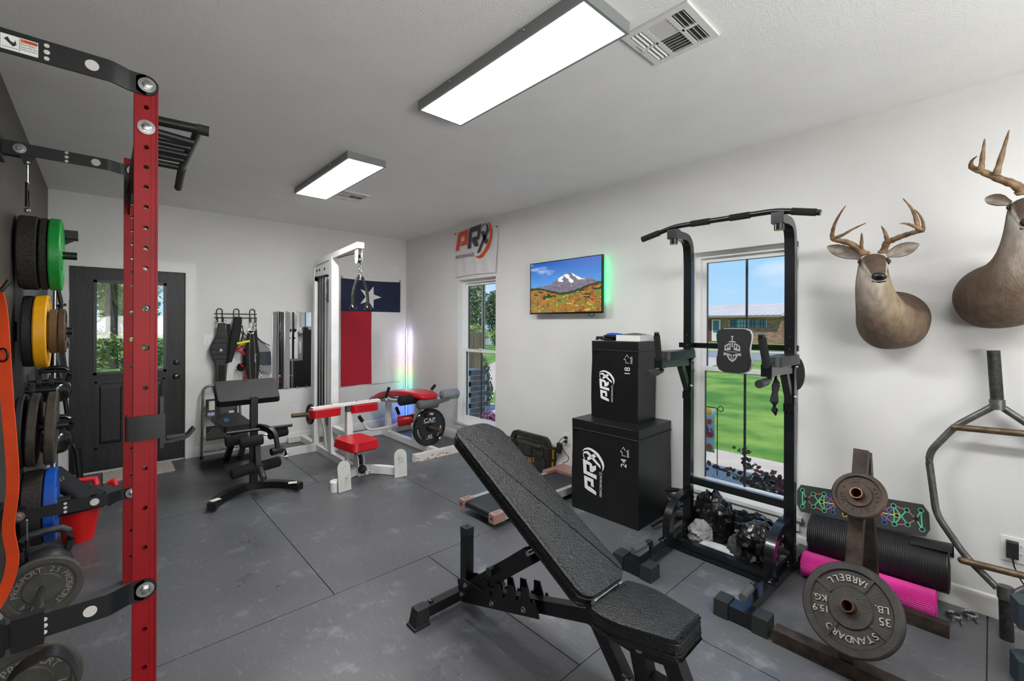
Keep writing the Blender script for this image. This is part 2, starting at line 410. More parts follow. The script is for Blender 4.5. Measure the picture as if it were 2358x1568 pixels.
# ---------------------------------------------------------------- back door
M_DOOR = mat('black_grained_door', '#131516', .45, var=.45, vs=9, col2='#1e2022', bump=.12, bs=26, stretch=(7, 7, .55))
M_BLKP = mat('black_moulding', '#17191a', .34)
tr = MB(); y = YB
tr.bb(-.322, .757, y-.02, y, 2.05, 2.158); tr.bb(.668, .757, y-.018, y, 0, 2.05); tr.bb(-.322, -.246, y-.018, y, 0, 2.05); tr.bevel(.003, 1)
trim = struct(tr.build('trim_1', M_TRIM))
jb = MB(); jb.bb(-.262, -.246, y, y+WT, 0, 2.062); jb.bb(.666, .682, y, y+WT, 0, 2.062); jb.bb(-.262, .682, y, y+WT, 2.05, 2.062); jb.bb(-.262, .682, y+.02, y+WT, -.012, .012)
jb.build('door_jamb', M_TRIM, trim)
dy = YB+.012
d = MB()
X0, X1, Z1 = -.243, .663, 2.047
for a in ((X0, -.058, .014, Z1), (.488, X1, .014, Z1), (-.058, .488, 1.912, Z1), (-.058, .488, .905, .988), (-.058, .488, .014, .235), (.172, .258, .235, .905)): d.bb(a[0], a[1], dy, dy+.044, a[2], a[3])
door = struct(d.build('door_1', M_DOOR, smooth=False))
g = MB()
for a in ((-.072, -.047, .974, 1.926), (.477, .502, .974, 1.926), (-.072, .502, 1.90, 1.926), (-.072, .502, .974, 1.0)): g.bb(a[0], a[1], dy-.012, dy+.03, a[2], a[3])
g.bevel(.005, 2); g.build('glazing_frame', M_BLKP, door)
M_GLASS = glass_mat('window_glass')
MB().bb(-.05, .48, dy+.018, dy+.022, .99, 1.91).build('glass_pane', M_GLASS, door, smooth=False)
for xa, xb in ((-.056, .17), (.26, .486)):
    p = MB(); p.bb(xa, xb, dy+.012, dy+.04, .237, .903)
    p.prism([(xa+.004, .242), (xb-.004, .242), (xb-.004, .898), (xa+.004, .898)], .001, Matrix(((1, 0, 0, 0), (0, 0, -1, dy+.012), (0, 1, 0, 0), (0, 0, 0, 1))))
    p.prism([(xa+.03, .27), (xb-.03, .27), (xb-.03, .87), (xa+.03, .87)], .014, Matrix(((1, 0, 0, 0), (0, 0, -1, dy+.012), (0, 1, 0, 0), (0, 0, 0, 1))), .88)
    pn = p.build('raised_panel', M_DOOR, door, smooth=False)
    f = MB()
    for a in ((xa-.006, xa+.012, .23, .91), (xb-.012, xb+.006, .23, .91), (xa-.006, xb+.006, .23, .248), (xa-.006, xb+.006, .892, .91)): f.bb(a[0], a[1], dy-.004, dy+.012, a[2], a[3])
    f.bevel(.003, 1); f.build('panel_moulding', M_BLKP, pn)
for n, z, r in (('deadbolt', 1.066, .03), ('door_knob', .917, .031)):
    k = MB(); Mk = frame((.59, dy, z), (1, 0, 0), None, (0, -1, 0))
    k.lathe([(0, 0), (r, 0), (r, .006), (r*.8, .012), (.012, .014), (.012, .03), (.024, .036), (.029, .05), (.024, .062), (0, .066)] if n == 'door_knob' else [(0, 0), (r, 0), (r*.93, .012), (r*.5, .016), (0, .018)], 24, Mk)
    if n == 'deadbolt': k.bb(.586, .594, dy-.032, dy-.012, z-.014, z+.014)
    k.build(n, M_GLOSSBLK, door)
for z in (1.77, 1.02, .26):
    MB().cyl((-.246, dy-.004, z-.045), (-.246, dy-.004, z+.045), .007, 8).bb(-.262, -.244, dy-.002, dy+.002, z-.045, z+.045).build('hinge', M_CHROME, door)
# ---------------------------------------------------------------- windows
M_MUNT = mat('dark_grid_bar', '#2d343a', .4)
M_SASH = mat('white_vinyl_window', '#ededeb', .3)
def window(name, y0, y1, z0, z1):
    o = bpy.data.objects.new(name, None); COL.objects.link(o); o.location = (XR, (y0+y1)/2, z0); MW[o.name] = Matrix.Translation(o.location); struct(o)
    xa, xb = XR+.075, XR+.15; b = MB()
    def rim(b, y0, y1, z0, z1, w, xa, xb, wb=None):
        wb = wb or w
        b.bb(xa, xb, y0, y0+w, z0, z1); b.bb(xa, xb, y1-w, y1, z0, z1); b.bb(xa, xb, y0+w, y1-w, z1-w, z1); b.bb(xa, xb, y0+w, y1-w, z0, z0+wb)
    rim(b, y0, y1, z0, z1, .036, xa, xb); b.bevel(.004, 2); b.build('window_frame', M_SASH, o)
    zm = 1.155
    for nm, za, zb, x, mr in (('upper_sash', zm-.02, z1-.036, xa+.036, .034), ('lower_sash', z0+.03, zm+.022, xa+.006, .036)):
        s = MB(); rim(s, y0+.034, y1-.034, za, zb, .034, x, x+.03, mr+.008 if nm == 'lower_sash' else mr); s.bevel(.004, 2)
        so = s.build(nm, M_SASH, o)
        MB().bb(x+.013, x+.017, y0+.066, y1-.066, za+.03, zb-.03).build('glass_pane', M_GLASS, so, smooth=False)
        MB().bb(x+.006, x+.012, (y0+y1)/2-.008, (y0+y1)/2+.008, za+.03, zb-.03).build('grid_bar', M_MUNT, so)
        MB().bb(x+.006, x+.03, y0+.062, y0+.07, za+.03, zb-.03).bb(x+.006, x+.03, y1-.07, y1-.062, za+.03, zb-.03).bb(x+.006, x+.03, y0+.066, y1-.066, zb-.036, zb-.03).build('glazing_bead', M_MUNT, so)
    l = MB(); yc = (y0+y1)/2; l.bb(xa-.004, xa+.03, yc-.03, yc+.03, zm+.02, zm+.032); l.bb(xa-.012, xa, yc-.012, yc+.02, zm+.028, zm+.038); l.bevel(.003, 1); l.build('sash_lock', M_SASH, o)
    st = MB(); st.bb(XR-.03, xa+.01, y0-.028, y1+.028, z0-.022, z0+.002); st.bevel(.005, 2); st.build('window_stool', M_TRIM, o)
    MB().bb(XR-.016, XR, y0-.012, y1+.012, z0-.09, z0-.022).bevel(.003, 1).build('window_apron', M_TRIM, o)
    return o
for i, w_ in enumerate(WIN): window('window_%d' % (i+1), *w_)
# ---------------------------------------------------------------- ceiling lights and vents
M_ALU = mat('grey_aluminium_frame', '#8f9392', .4, metal=.3)
M_PANEL = emis('lit_diffuser', '#ffffff', PANEL)
def light(label, y0, y1, x0=1.31, x1=1.612):
    t = thing('ceiling_light', label, 'ceiling light', ((x0+x1)/2, (y0+y1)/2, HC), 0, 'flat light panels on the ceiling')
    b = MB(); z0, z1 = HC-.052, HC
    for a in ((x0, x0+.014, y0, y1), (x1-.014, x1, y0, y1), (x0+.014, x1-.014, y0, y0+.014), (x0+.014, x1-.014, y1-.014, y1)): b.bb(*a, z0, z1)
    b.bb(x0+.014, x1-.014, y0+.014, y1-.014, z1-.012, z1-.001); b.bevel(.0015, 1)
    b.build('frame', M_ALU, t)
    MB().bb(x0+.013, x1-.013, y0+.013, y1-.013, z0+.002, z0+.008).build('diffuser', M_PANEL, t, smooth=False)
    for k in (.27, .73):
        for x in (x0-.003, x1+.003): MB().ball((x, y0+(y1-y0)*k, z1-.018), .006, 8, 6).build('screw', M_CHROME, t)
light('long flat lit panel light nearest the camera beside the square vent', 1.03, 2.215)
light('smaller looking lit panel light towards the back of the ceiling', 3.2, 4.43)
light('added lit panel light behind the viewer, filling the near end of the room', -1.17, .02)  # out-of-view panel added for fill light
M_VENT = mat('white_vent_metal', '#dcdcda', .45)
M_DUCT = mat('dark_duct', '#4b4b4b', .9)
def vent(label, x0, x1, y0, y1):
    t = thing('ceiling_vent', label, 'vent', ((x0+x1)/2, (y0+y1)/2, HC), 0, 'square air vents on the ceiling')
    f = MB(); z0, z1 = HC-.012, HC; w = x1-x0; h = y1-y0
    m = .028
    for a in ((x0, x0+m, y0, y1), (x1-m, x1, y0, y1), (x0+m, x1-m, y0, y0+m), (x0+m, x1-m, y1-m, y1)): f.bb(*a, z0, z1)
    ya, yb = y0+m+(h-2*m)*.27, y1-m-(h-2*m)*.27; xm = (x0+x1)/2
    for a in ((x0+m, x1-m, ya-.009, ya+.009), (x0+m, x1-m, yb-.009, yb+.009)): f.bb(*a, z0+.001, z1)
    for a in ((xm-.008, xm+.008, y0+m, ya), (xm-.008, xm+.008, yb, y1-m)): f.bb(*a, z0+.001, z1)
    f.bevel(.002, 1); f.build('frame', M_VENT, t)
    MB().bb(x0+m, x1-m, y0+m, y1-m, z1-.0025, z1-.0005).build('duct_opening', M_DUCT, t)
    n = 12
    for i in range(n):
        x = x0+m+(w-2*m)*(i+.5)/n; tl = -.7 if i < n/2 else .7
        MB().box((x, (ya+yb)/2, z1-.008), (.0016, yb-ya-.02, .0125), Matrix.Rotation(tl, 4, 'Y')).build('slat', M_VENT, t)
    for (a, b_, s) in ((y0+m, ya-.009, -1), (yb+.009, y1-m, 1)):
        for i in range(3):
            yy = a+(b_-a)*(i+.5)/3
            for xa, xb in ((x0+m+.004, xm-.01), (xm+.01, x1-m-.004)):
                MB().box(((xa+xb)/2, yy, z1-.008), (xb-xa, .0016, .0125), Matrix.Rotation(.7*s, 4, 'X')).build('slat', M_VENT, t)
    MB().bb(xm-.05, xm+.02, y1-.016, y1-.0135, z0-.0006, z0+.001).build('damper_slot', M_DARKHOLE, t)
    MB().bb(xm+.0, xm+.004, y1-.018, y1-.008, z0-.012, z0).build('damper_lever', M_VENT, t)
vent('white square ceiling vent touching the corner of the nearest light panel', 1.663, 1.965, .806, 1.106)
vent('white ceiling vent partly hidden behind the farther light panel', 1.64, 1.94, 4.16, 4.46)
# ---------------------------------------------------------------- outdoors, seen through the glass
GZ = -.2
M_GRASS = mat('lawn_grass', '#4f8a1f', .9, col2='#8aa844', vs=1.1, detail=9, bump=.5, bs=30, var=.25)
M_CONC = mat('pale_concrete', '#c3b7a8', .85, var=.08, vs=3)
M_ROAD = mat('road_asphalt', '#8d8f92', .9, var=.08, vs=2)
M_SHELL = mat('outside_siding', '#b9b4aa', .8)
struct(MB().bb(-60, 110, -70, 80, GZ-.2, GZ).build('lawn', M_GRASS, smooth=False))
struct(MB().bb(23, 28.5, -70, 90, GZ-.05, GZ+.012).build('street', M_ROAD, smooth=False))
b = MB()
for k in range(9): b.bb(4.55, 6.05, -3+k*1.5+.006, -3+(k+1)*1.5-.006, GZ-.05, GZ+.03)
struct(b.build('path', M_CONC, smooth=False))
struct(MB().prism([(6.05, 7.2), (8.3, 9.6), (17.4, 7.6), (23, 8.6), (23, 24), (11.2, 13.6), (6.05, 9.3)], .02, Matrix.Translation((0, 0, GZ))).build('driveway', M_CONC, smooth=False))
struct(MB().bb(29.5, 30.9, -30, 60, GZ, GZ+.02).build('opposite_walk', M_CONC, smooth=False))
struct(MB().bb(XL-WT, XR+WT, YF-WT, YB+WT, HC+.1, HC+.5).build('roof', M_SHELL, smooth=False))
struct(MB().bb(-1.6, 2.2, YB+WT, YB+2.3, GZ-.05, -.03).build('porch_slab', M_CONC, smooth=False))
pb = MB(); pb.bb(-1.6, 2.2, YB+2.1, YB+2.22, 2.13, 2.4); pb.bb(-1.6, 2.2, YB+WT, YB+2.3, 2.4, 2.46)
struct(pb.build('porch_beam', mat('porch_paint', '#cfc3bd', .6), smooth=False))
# brick house across the street
def brick_mat():
    m = bpy.data.materials.new('far_brick'); m.use_nodes = True; N, L = m.node_tree.nodes, m.node_tree.links
    g = N.new('ShaderNodeNewGeometry'); s = N.new('ShaderNodeSeparateXYZ'); c = N.new('ShaderNodeCombineXYZ'); L.new(g.outputs['Position'], s.inputs[0])
    a = N.new('ShaderNodeMath'); a.operation = 'ADD'; L.new(s.outputs[0], a.inputs[0]); L.new(s.outputs[1], a.inputs[1]); L.new(a.outputs[0], c.inputs[0]); L.new(s.outputs[2], c.inputs[1])
    br = N.new('ShaderNodeTexBrick'); br.inputs['Scale'].default_value = 1; br.inputs['Brick Width'].default_value = .34; br.inputs['Row Height'].default_value = .12; br.inputs['Mortar Size'].default_value = .012; br.inputs['Bias'].default_value = -.1
    br.inputs['Color1'].default_value = (*lin('#a9775a'), 1); br.inputs['Color2'].default_value = (*lin('#6e4433'), 1); br.inputs['Mortar'].default_value = (*lin('#b9a390'), 1)
    L.new(c.outputs[0], br.inputs[0]); L.new(br.outputs[0], N['Principled BSDF'].inputs['Base Color']); N['Principled BSDF'].inputs['Roughness'].default_value = .9; return m
M_FBR = brick_mat(); M_ROOFM = mat('pale_metal_roof', '#cfcac4', .5, metal=.1, var=.05, vs=.6); M_FWIN = mat('far_window_glass', '#5a7486', .15); M_FWIN2 = mat('far_window_blind', '#9ab4c4', .3)
hx = 44.5; hy = 12.75
ht = thing('brick_house', 'low brown brick house with a pale ribbed metal roof across the street', 'house', (hx+4, hy+9, GZ))
MB().bb(hx, hx+9, hy, hy+17, GZ, 2.42).build('wall', M_FBR, ht, smooth=False)
MB().bb(hx+1.2, hx+9, hy-6, hy, GZ, 2.2).build('wall', mat('carport_panel', '#c9c7c4', .7), ht, smooth=False)
roofo = MB().prism([(hx-.7, 2.4), (hx+4.5, 3.66), (hx+9.7, 2.4), (hx+9.7, 2.3), (hx-.7, 2.3)], 17.8, Matrix(((1, 0, 0, 0), (0, 0, 1, hy-.15), (0, 1, 0, 0), (0, 0, 0, 1)))).build('roof', M_ROOFM, ht, smooth=False)
for k in range(36):
    y = hy-.05+k*.48
    MB().beam((hx-.7, y, 2.425), (hx+4.5, y, 3.685), .06, .06).build('roof_rib', M_ROOFM, roofo, smooth=False)
MB().prism([(hx+.4, 2.2), (hx+4.8, 3.0), (hx+9.6, 2.2), (hx+9.6, 2.1), (hx+.4, 2.1)], 6.0, Matrix(((1, 0, 0, 0), (0, 0, 1, hy-6.2), (0, 1, 0, 0), (0, 0, 0, 1)))).build('roof', M_ROOFM, ht, smooth=False)
MB().bb(hx-.72, hx-.66, hy-.15, hy+17.6, 2.2, 2.4).build('fascia', mat('fascia', '#8c8178', .7), ht, smooth=False)
M_FTR = mat('far_trim', '#e5e2dc', .5)
for i, ya in enumerate((13.93, 14.72, 15.66, 16.45)):
    yb = ya+.78; w_ = MB().bb(hx-.05, hx+.05, ya, yb, 1.28, 1.98).build('window', M_FWIN2 if i == 2 else M_FWIN, ht, smooth=False)
    for y in (ya, (2*ya+yb)/3, (ya+2*yb)/3, yb): MB().bb(hx-.08, hx-.04, y-.02, y+.02, 1.28, 1.98).build('mullion', M_FTR if y in (ya, yb) else M_MUNT, w_, smooth=False)
    MB().bb(hx-.08, hx-.04, ya, yb, 1.6, 1.64).build('mullion', M_MUNT, w_, smooth=False)
dd = MB().bb(hx-.04, hx+.05, 18.05, 18.9, GZ+.1, 2.02).build('door', M_FTR, ht, smooth=False)
MB().bb(hx-.06, hx-.03, 18.2, 18.75, .75, 1.92).build('pane', M_FWIN, dd, smooth=False)
MB().bb(hx-.03, hx-.01, 18.95, 19.3, GZ+.1, 2.02).build('shutter', mat('shutter', '#7c3d3a', .7), ht, smooth=False)
# greenery
def leaves(c, r, n, sz, rnd, lift=0., asp=2.0, shell=.55):
    vs, fs = [], []
    for i in range(n):
        u, a = rnd.uniform(-1, 1), rnd.uniform(0, 2*pi); q = sqrt(1-u*u); k = rnd.uniform(shell, 1)**.6
        k *= .82+.36*vnoise(3*q*cos(a)+7, 3*q*sin(a)+3, 3*u+9)
        p = Vector((c[0]+r[0]*k*q*cos(a), c[1]+r[1]*k*q*sin(a), c[2]+r[2]*k*u))
        d = Vector((rnd.uniform(-1, 1), rnd.uniform(-1, 1), rnd.uniform(-.6, .8)+lift)).normalized(); e = d.cross(Vector((rnd.uniform(-1, 1), rnd.uniform(-1, 1), rnd.uniform(-1, 1)))).normalized()
        s = sz*rnd.uniform(.6, 1.3); o = len(vs)
        vs += [p-d*s, p+e*s/asp, p+d*s, p-e*s/asp]; fs.append((o, o+1, o+2, o+3))
    return vs, fs
def leafmat(n, a, b_): return mat(n, a, .7, col2=b_, vs=2.2, var=.3)
def tree(name, label, c, trunk_h, r, n, sz, m, cat='tree', group=None, lobes=5, seed=1, trunk_r=.15, lift=0.):
    rnd = random.Random(seed); t = thing(name, label, cat, (c[0], c[1], GZ), 0, group); b = MB()
    for i in range(lobes):
        o = (0, 0, 0) if i == 0 else (rnd.uniform(-.55, .55)*r[0], rnd.uniform(-.55, .55)*r[1], rnd.uniform(-.45, .5)*r[2])
        k = 1 if i == 0 else rnd.uniform(.45, .7)
        b.raw(*leaves((c[0]+o[0], c[1]+o[1], GZ+trunk_h+r[2]*.8+o[2]), [x*k for x in r], int(n/lobes), sz, rnd, lift))
    f = b.build('foliage', m, t, smooth=False, fix=False); f['kind'] = 'stuff'
    tb = MB(); tb.tube([(c[0], c[1], GZ), (c[0]+.04*r[0], c[1], GZ+trunk_h*.6), (c[0], c[1]+.03*r[1], GZ+trunk_h+r[2])], trunk_r, 8, radii=[trunk_r, trunk_r*.8, trunk_r*.4])
    tb.build('trunk', M_BARK, t)
    return t
M_BARK = mat('grey_bark', '#5e554b', .9, var=.2, bump=.4, bs=20)
M_LDK = leafmat('dark_tree_leaves', '#38512e', '#67845a'); M_LMD = leafmat('mid_tree_leaves', '#4d6b39', '#8ba46d'); M_LLT = leafmat('pale_bush_leaves', '#6c8a3a', '#b1bd6c')
gt = 'trees across the road beyond the narrow window'
for i, (x, y, h, r, s) in enumerate(((28.0, 38.6, .9, (1.9, 1.9, 2.7), 3), (31.8, 36.2, .9, (2.1, 2.1, 2.6), 4), (34.5, 44.5, .9, (2.2, 2.2, 3.4), 5), (35.8, 34.0, .9, (2.1, 2.1, 2.6), 6))):
    tree('tree', ('dark leafy tree at the left of the far treeline beyond the narrow window', 'tallest dark tree of the far treeline beyond the narrow window', 'tree at the left end of the treeline hidden by the window frame', 'tree at the right end of the treeline beyond the narrow window')[i], (x, y), h, r, 3600, .2, M_LDK if i % 2 else M_LMD, 'tree', gt, 6, s, .25)
for i, (x, y, r, s) in enumerate(((21.2, 27.0, (.95, .95, .95), 8), (23.1, 26.6, (.8, .8, .75), 9), (20.0, 28.9, (.9, .9, .6), 10))):
    tree('bush', ('round pale green bush in front of the treeline beyond the narrow window', 'pale bush right of the utility pole beyond the narrow window', 'low brushy bush at the edge of the field beyond the narrow window')[i], (x, y), .15, r, 1500, .09, M_LLT, 'bush', 'pale bushes beyond the narrow window', 4, s, .08)
up = thing('utility_pole', 'tall grey utility pole at the roadside seen through the narrow window', 'pole', (18.9, 23.35, GZ))
MB().tube([(18.9, 23.35, GZ), (18.92, 23.35, 8.4)], .14, 10, radii=[.15, .11]).build('post', mat('weathered_pole', '#85807a', .9, var=.2), up); MB().bb(18.86, 18.98, 22.2, 24.5, 7.7, 7.84).build('crossarm', M_BARK, up)
ub = MB(); ub.bb(24.3, 24.9, 28.7, 29.3, GZ, .5); ub.bevel(.05, 2); tag(ub.build('utility_box', mat('pale_green_box', '#b7c7bb', .6)), 'pale green utility box on the lawn by the road', 'utility box')
# porch post on its brick pedestal, conifer, flowers
wp = thing('porch_post', 'short square cedar post standing beyond the narrow window', 'post', (4.34, 5.56, GZ))
b = MB(); b.bb(4.26, 4.41, 5.47, 5.62, GZ, 1.36); b.bevel(.006, 1); b.build('post', mat('cedar_wood', '#b98a5c', .7, var=.18, vs=6, stretch=(6, 6, .5), col2='#caa277', bump=.2, bs=30), wp)
ped = thing('brick_pedestal', 'grey brick pedestal with pale mortar beside the cedar post', 'pedestal', (4.05, 5.34, GZ))
px0, py0, pw = 3.87, 5.12, .36
MB().bb(px0+.008, px0+pw-.008, py0+.008, py0+pw-.008, GZ, .815).build('mortar_core', mat('mortar', '#cfc9c2', .9), ped, smooth=False)
M_PBR = mat('grey_brick', '#7d726c', .85, var=.25, vs=9, bump=.3, bs=60)
for k in range(13):
    z = GZ+.004+k*.079; o = (k % 2)
    for side in range(2):
        for j in range(2 if not o else 1):
            L0 = [(0, .174), (.186, .36)][j] if not o else (.05, .31)
            if side == 0: c = (px0, px0+.05, py0+L0[0], py0+L0[1])
            else: c = (px0+L0[0], px0+L0[1], py0, py0+.05)
            MB().bb(c[0], c[1], c[2], c[3], z, z+.067).build('brick', M_PBR, ped, smooth=False)
tree('conifer_shrub', 'narrow grey green conifer growing beside the path beyond the narrow window', (5.38, 6.6), .02, (.16, .16, .55), 2200, .035, leafmat('conifer_leaves', '#4a5f47', '#7d937a'), 'shrub', None, 5, 12, .03, 1.6)
fl = tree('potted_flowers', 'rounded clump of pink petunias under the narrow window outside', (3.85, 4.63), .22, (.14, .14, .14), 700, .035, leafmat('flower_leaves', '#54813a', '#8fae55'), 'flowers', None, 2, 14, .012)
b = MB(); rnd = random.Random(5)
for i in range(120):
    u, a = rnd.uniform(-.3, 1), rnd.uniform(0, 2*pi); q = sqrt(1-u*u); p = Vector((3.85+.15*q*cos(a), 4.63+.15*q*sin(a), GZ+.36+.15*u)); nn = Vector((q*cos(a), q*sin(a), u+.2))
    M = frame(p, nn.cross(Vector((.2, .3, 1))), None, nn); b.raw([M @ Vector((0, 0, -.008))]+[M @ Vector((.019*cos(2*pi*k/10)*(1 if k % 2 else .75), .019*sin(2*pi*k/10)*(1 if k % 2 else .75), .004)) for k in range(10)], [(0, k+1, (k+1) % 10+1) for k in range(10)])
f = b.build('blossom', mat('pink_petals', '#d63b9b', .6, col2='#ef86c4', vs=20), fl, smooth=False, fix=False); f['kind'] = 'stuff'
# garden flag, shrub and tuft beyond the wide window
gf = thing('garden_flag', 'small bright garden flag on a thin black wire stand outside the wide window', 'flag', (5.0, 2.06, GZ))
b = MB(); b.tube(fillet([(5.0, 2.06, GZ), (5.0, 2.06, .58), (5.0, 2.42, .575)], .03), .006, 6); b.tube(arc((5.0, 2.025, .575), .028, 0, 2*pi, 16, (0, 1, 0), (0, 0, 1)), .005, 6); b.build('stand', M_BLACK, gf)
vs, fs, cols = [], [], []; nu, nv = 28, 40
for i in range(nu+1):
    for j in range(nv+1):
        y = 2.41-.32*i/nu; z = .565-.49*j/nv; vs.append((5.0+.012*sin(j*.35+i*.2)*(j/nv), y, z))
PAL = [lin(h) for h in ('#f2b53a', '#e9663a', '#d94a7e', '#f2d95a', '#e4473b')]
for i in range(nu):
    for j in range(nv):
        fs.append((i*(nv+1)+j, (i+1)*(nv+1)+j, (i+1)*(nv+1)+j+1, i*(nv+1)+j+1))
        u, v = i/nu, j/nv; c = lin('#c9dfe4')
        for (a, b_, r, k) in ((.2, .05, .16, 1), (.75, .06, .14, 0), (.5, .16, .1, 4), (.8, .3, .1, 1), (.15, .62, .13, 0), (.3, .7, .12, 3), (.8, .6, .12, 1), (.55, .78, .12, 2), (.25, .9, .15, 3), (.8, .88, .13, 1)):
            if (u-a)**2+((v-b_)*1.6)**2 < r*r: c = PAL[k]
        if v > .9 and hash01(i, j) > .4: c = lin('#7fb04b')
        cols.append(c)
b = MB().raw(vs, fs); fo = b.build('flag_cloth', mat('printed_cloth', '#ffffff', .7, attr='Col'), gf, smooth=True, fix=False)
ca = fo.data.color_attributes.new('Col', 'FLOAT_COLOR', 'CORNER')
for p in fo.data.polygons:
    for li in p.loop_indices: ca.data[li].color = (*cols[p.index], 1)
b = MB(); b.tube([(4.985, 2.22-.006*k-.05*sin(k*.7), .36-.004*k+.06*cos(k*.9)) for k in range(14)], .007, 6); b.build('script_stroke', mat('magenta_ink', '#c23a86', .6), gf)
sh = thing('red_leaved_shrub', 'sprawling shrub with oval red and olive leaves just outside the wide window', 'shrub', (4.35, 1.15, GZ))
rnd = random.Random(21); lf = [MB(), MB(), MB()]; st = MB()
for k in range(30):
    a = rnd.uniform(-.6, 3.6); L = rnd.uniform(.35, .85); el = rnd.uniform(.15, 1.0)
    p0 = Vector((4.35+rnd.uniform(-.1, .15), 1.08+rnd.uniform(-.15, .25), GZ+rnd.uniform(0, .2))); d = Vector((cos(a)*cos(el)*.45, sin(a)*cos(el), sin(el)*.85)); pts = []
    for s in range(7):
        t = s/6; pts.append(p0+d*L*t+Vector((0, 0, -.14*t*t)))
    st.tube(pts, .004, 5, radii=[.006-.0007*s for s in range(7)])
    for s in range(1, 7):
        for e in range(4):
            p = pts[s]+Vector((rnd.uniform(-.03, .03), rnd.uniform(-.03, .03), rnd.uniform(-.03, .03))); dd = Vector((rnd.uniform(-1, 1), rnd.uniform(-1, 1), rnd.uniform(-.4, .7))).normalized(); nn = Vector((-1, rnd.uniform(-.8, .8), rnd.uniform(-.2, 1))); M = frame(p, dd, None, dd.cross(nn.cross(dd))+dd*.001 if False else nn-dd*nn.dot(dd))
            q = rnd.uniform(.020, .036); lf[0 if rnd.random() < .45 else (1 if rnd.random() < .6 else 2)].raw([M @ Vector((x*q, y*q, z*q)) for x, y, z in ((0, 0, 0), (.5, .5, .08), (1.2, .62, .1), (2, 0, -.05), (1.2, -.62, .1), (.5, -.5, .08), (1, 0, 0))], [(0, 1, 6), (1, 2, 6), (2, 3, 6), (3, 4, 6), (4, 5, 6), (5, 0, 6)])
st.build('stems', mat('shrub_stem', '#4a3a30', .8), sh)['kind'] = 'stuff'
for q, (nm, h) in zip(lf, (('olive_leaf', '#5e6132'), ('red_leaf', '#8c3f33'), ('dark_leaf', '#4a2f31'))): q.build('leaves', mat(nm, h, .55, var=.25, vs=12), sh, smooth=False, fix=False)['kind'] = 'stuff'
def blades(c, n, L, sp, rnd):
    vs, fs = [], []
    for i in range(n):
        a = rnd.uniform(0, 2*pi); l = L*rnd.uniform(.6, 1.1); d = Vector((cos(a), sin(a), 0)); e = Vector((-sin(a), cos(a), 0))*.006; o = len(vs); p = V(c)
        for s in range(4):
            t = s/3; q = p+d*l*sp*t*(.4+t)+Vector((0, 0, l*(t-.35*t*t))); w_ = 1-t*.95
            vs += [q-e*w_, q+e*w_]
        fs += [(o+2*s, o+2*s+1, o+2*s+3, o+2*s+2) for s in range(3)]
    return vs, fs
rnd = random.Random(3); M_BLADE = leafmat('grass_blades', '#7f8f45', '#b7b56a')
for i, (x, y) in enumerate(((4.3, 1.86), (4.25, 1.5))):
    t = MB().raw(*blades((x, y, GZ), 40, .42, .5, rnd)).build('grass_tuft', M_BLADE, smooth=False, fix=False); tag(t, ('tuft of long grass at the left foot of the wide window outside', 'tuft of long grass under the red leaved shrub outside')[i], 'grass', None, 'stuff')
# behind the back door
tree('bush', 'loose light green bush beyond the door glass', (-.5, 20), .0, (.9, .7, .95), 1500, .08, M_LLT, 'bush', None, 4, 31, .06)
tree('bush', 'dark low bush on the grass beyond the door glass', (1.1, 20.4), .0, (.8, .7, .8), 1200, .08, M_LMD, 'bush', None, 4, 32, .06)
pt = thing('drooping_tree', 'tree with drooping feathery straw green fronds beyond the door glass', 'tree', (.2, 22, GZ)); rnd = random.Random(8)
b = MB()
for k in range(10): b.raw(*[([V(v)+Vector((0, 0, 0)) for v in vs_], fs_) for vs_, fs_ in [blades((.2+rnd.uniform(-1.6, 1.6), 22+rnd.uniform(-1, 1), 2.2+rnd.uniform(-.5, 1.6)), 130, 1.9, .75, rnd)]][0])
b.move(lambda v: Vector((v.x, v.y, v.z-.28*((v.x-.2)**2+(v.y-22)**2)**.5))); b.build('fronds', leafmat('frond', '#7f8a4c', '#b3ab78'), pt, smooth=False, fix=False)['kind'] = 'stuff'
MB().tube([(.2, 22, GZ), (.25, 22, 1.4), (.2, 22, 3)], .22, 8, radii=[.25, .2, .15]).build('trunk', M_BARK, pt)
for i, (x, y, r, s) in enumerate(((-4.2, 34, (2.4, 2, 4.2), 41), (.6, 36, (2.3, 2, 4.4), 42), (5.2, 33, (2.2, 2, 4.2), 43))):
    tree('tree', ('bright green tree at the left of the background beyond the door glass', 'tree closing the background beyond the middle of the door glass', 'tree at the right of the background beyond the door glass')[i], (x, y), .3, r, 2600, .22, M_LLT, 'tree', 'background trees beyond the door', 5, s, .25)
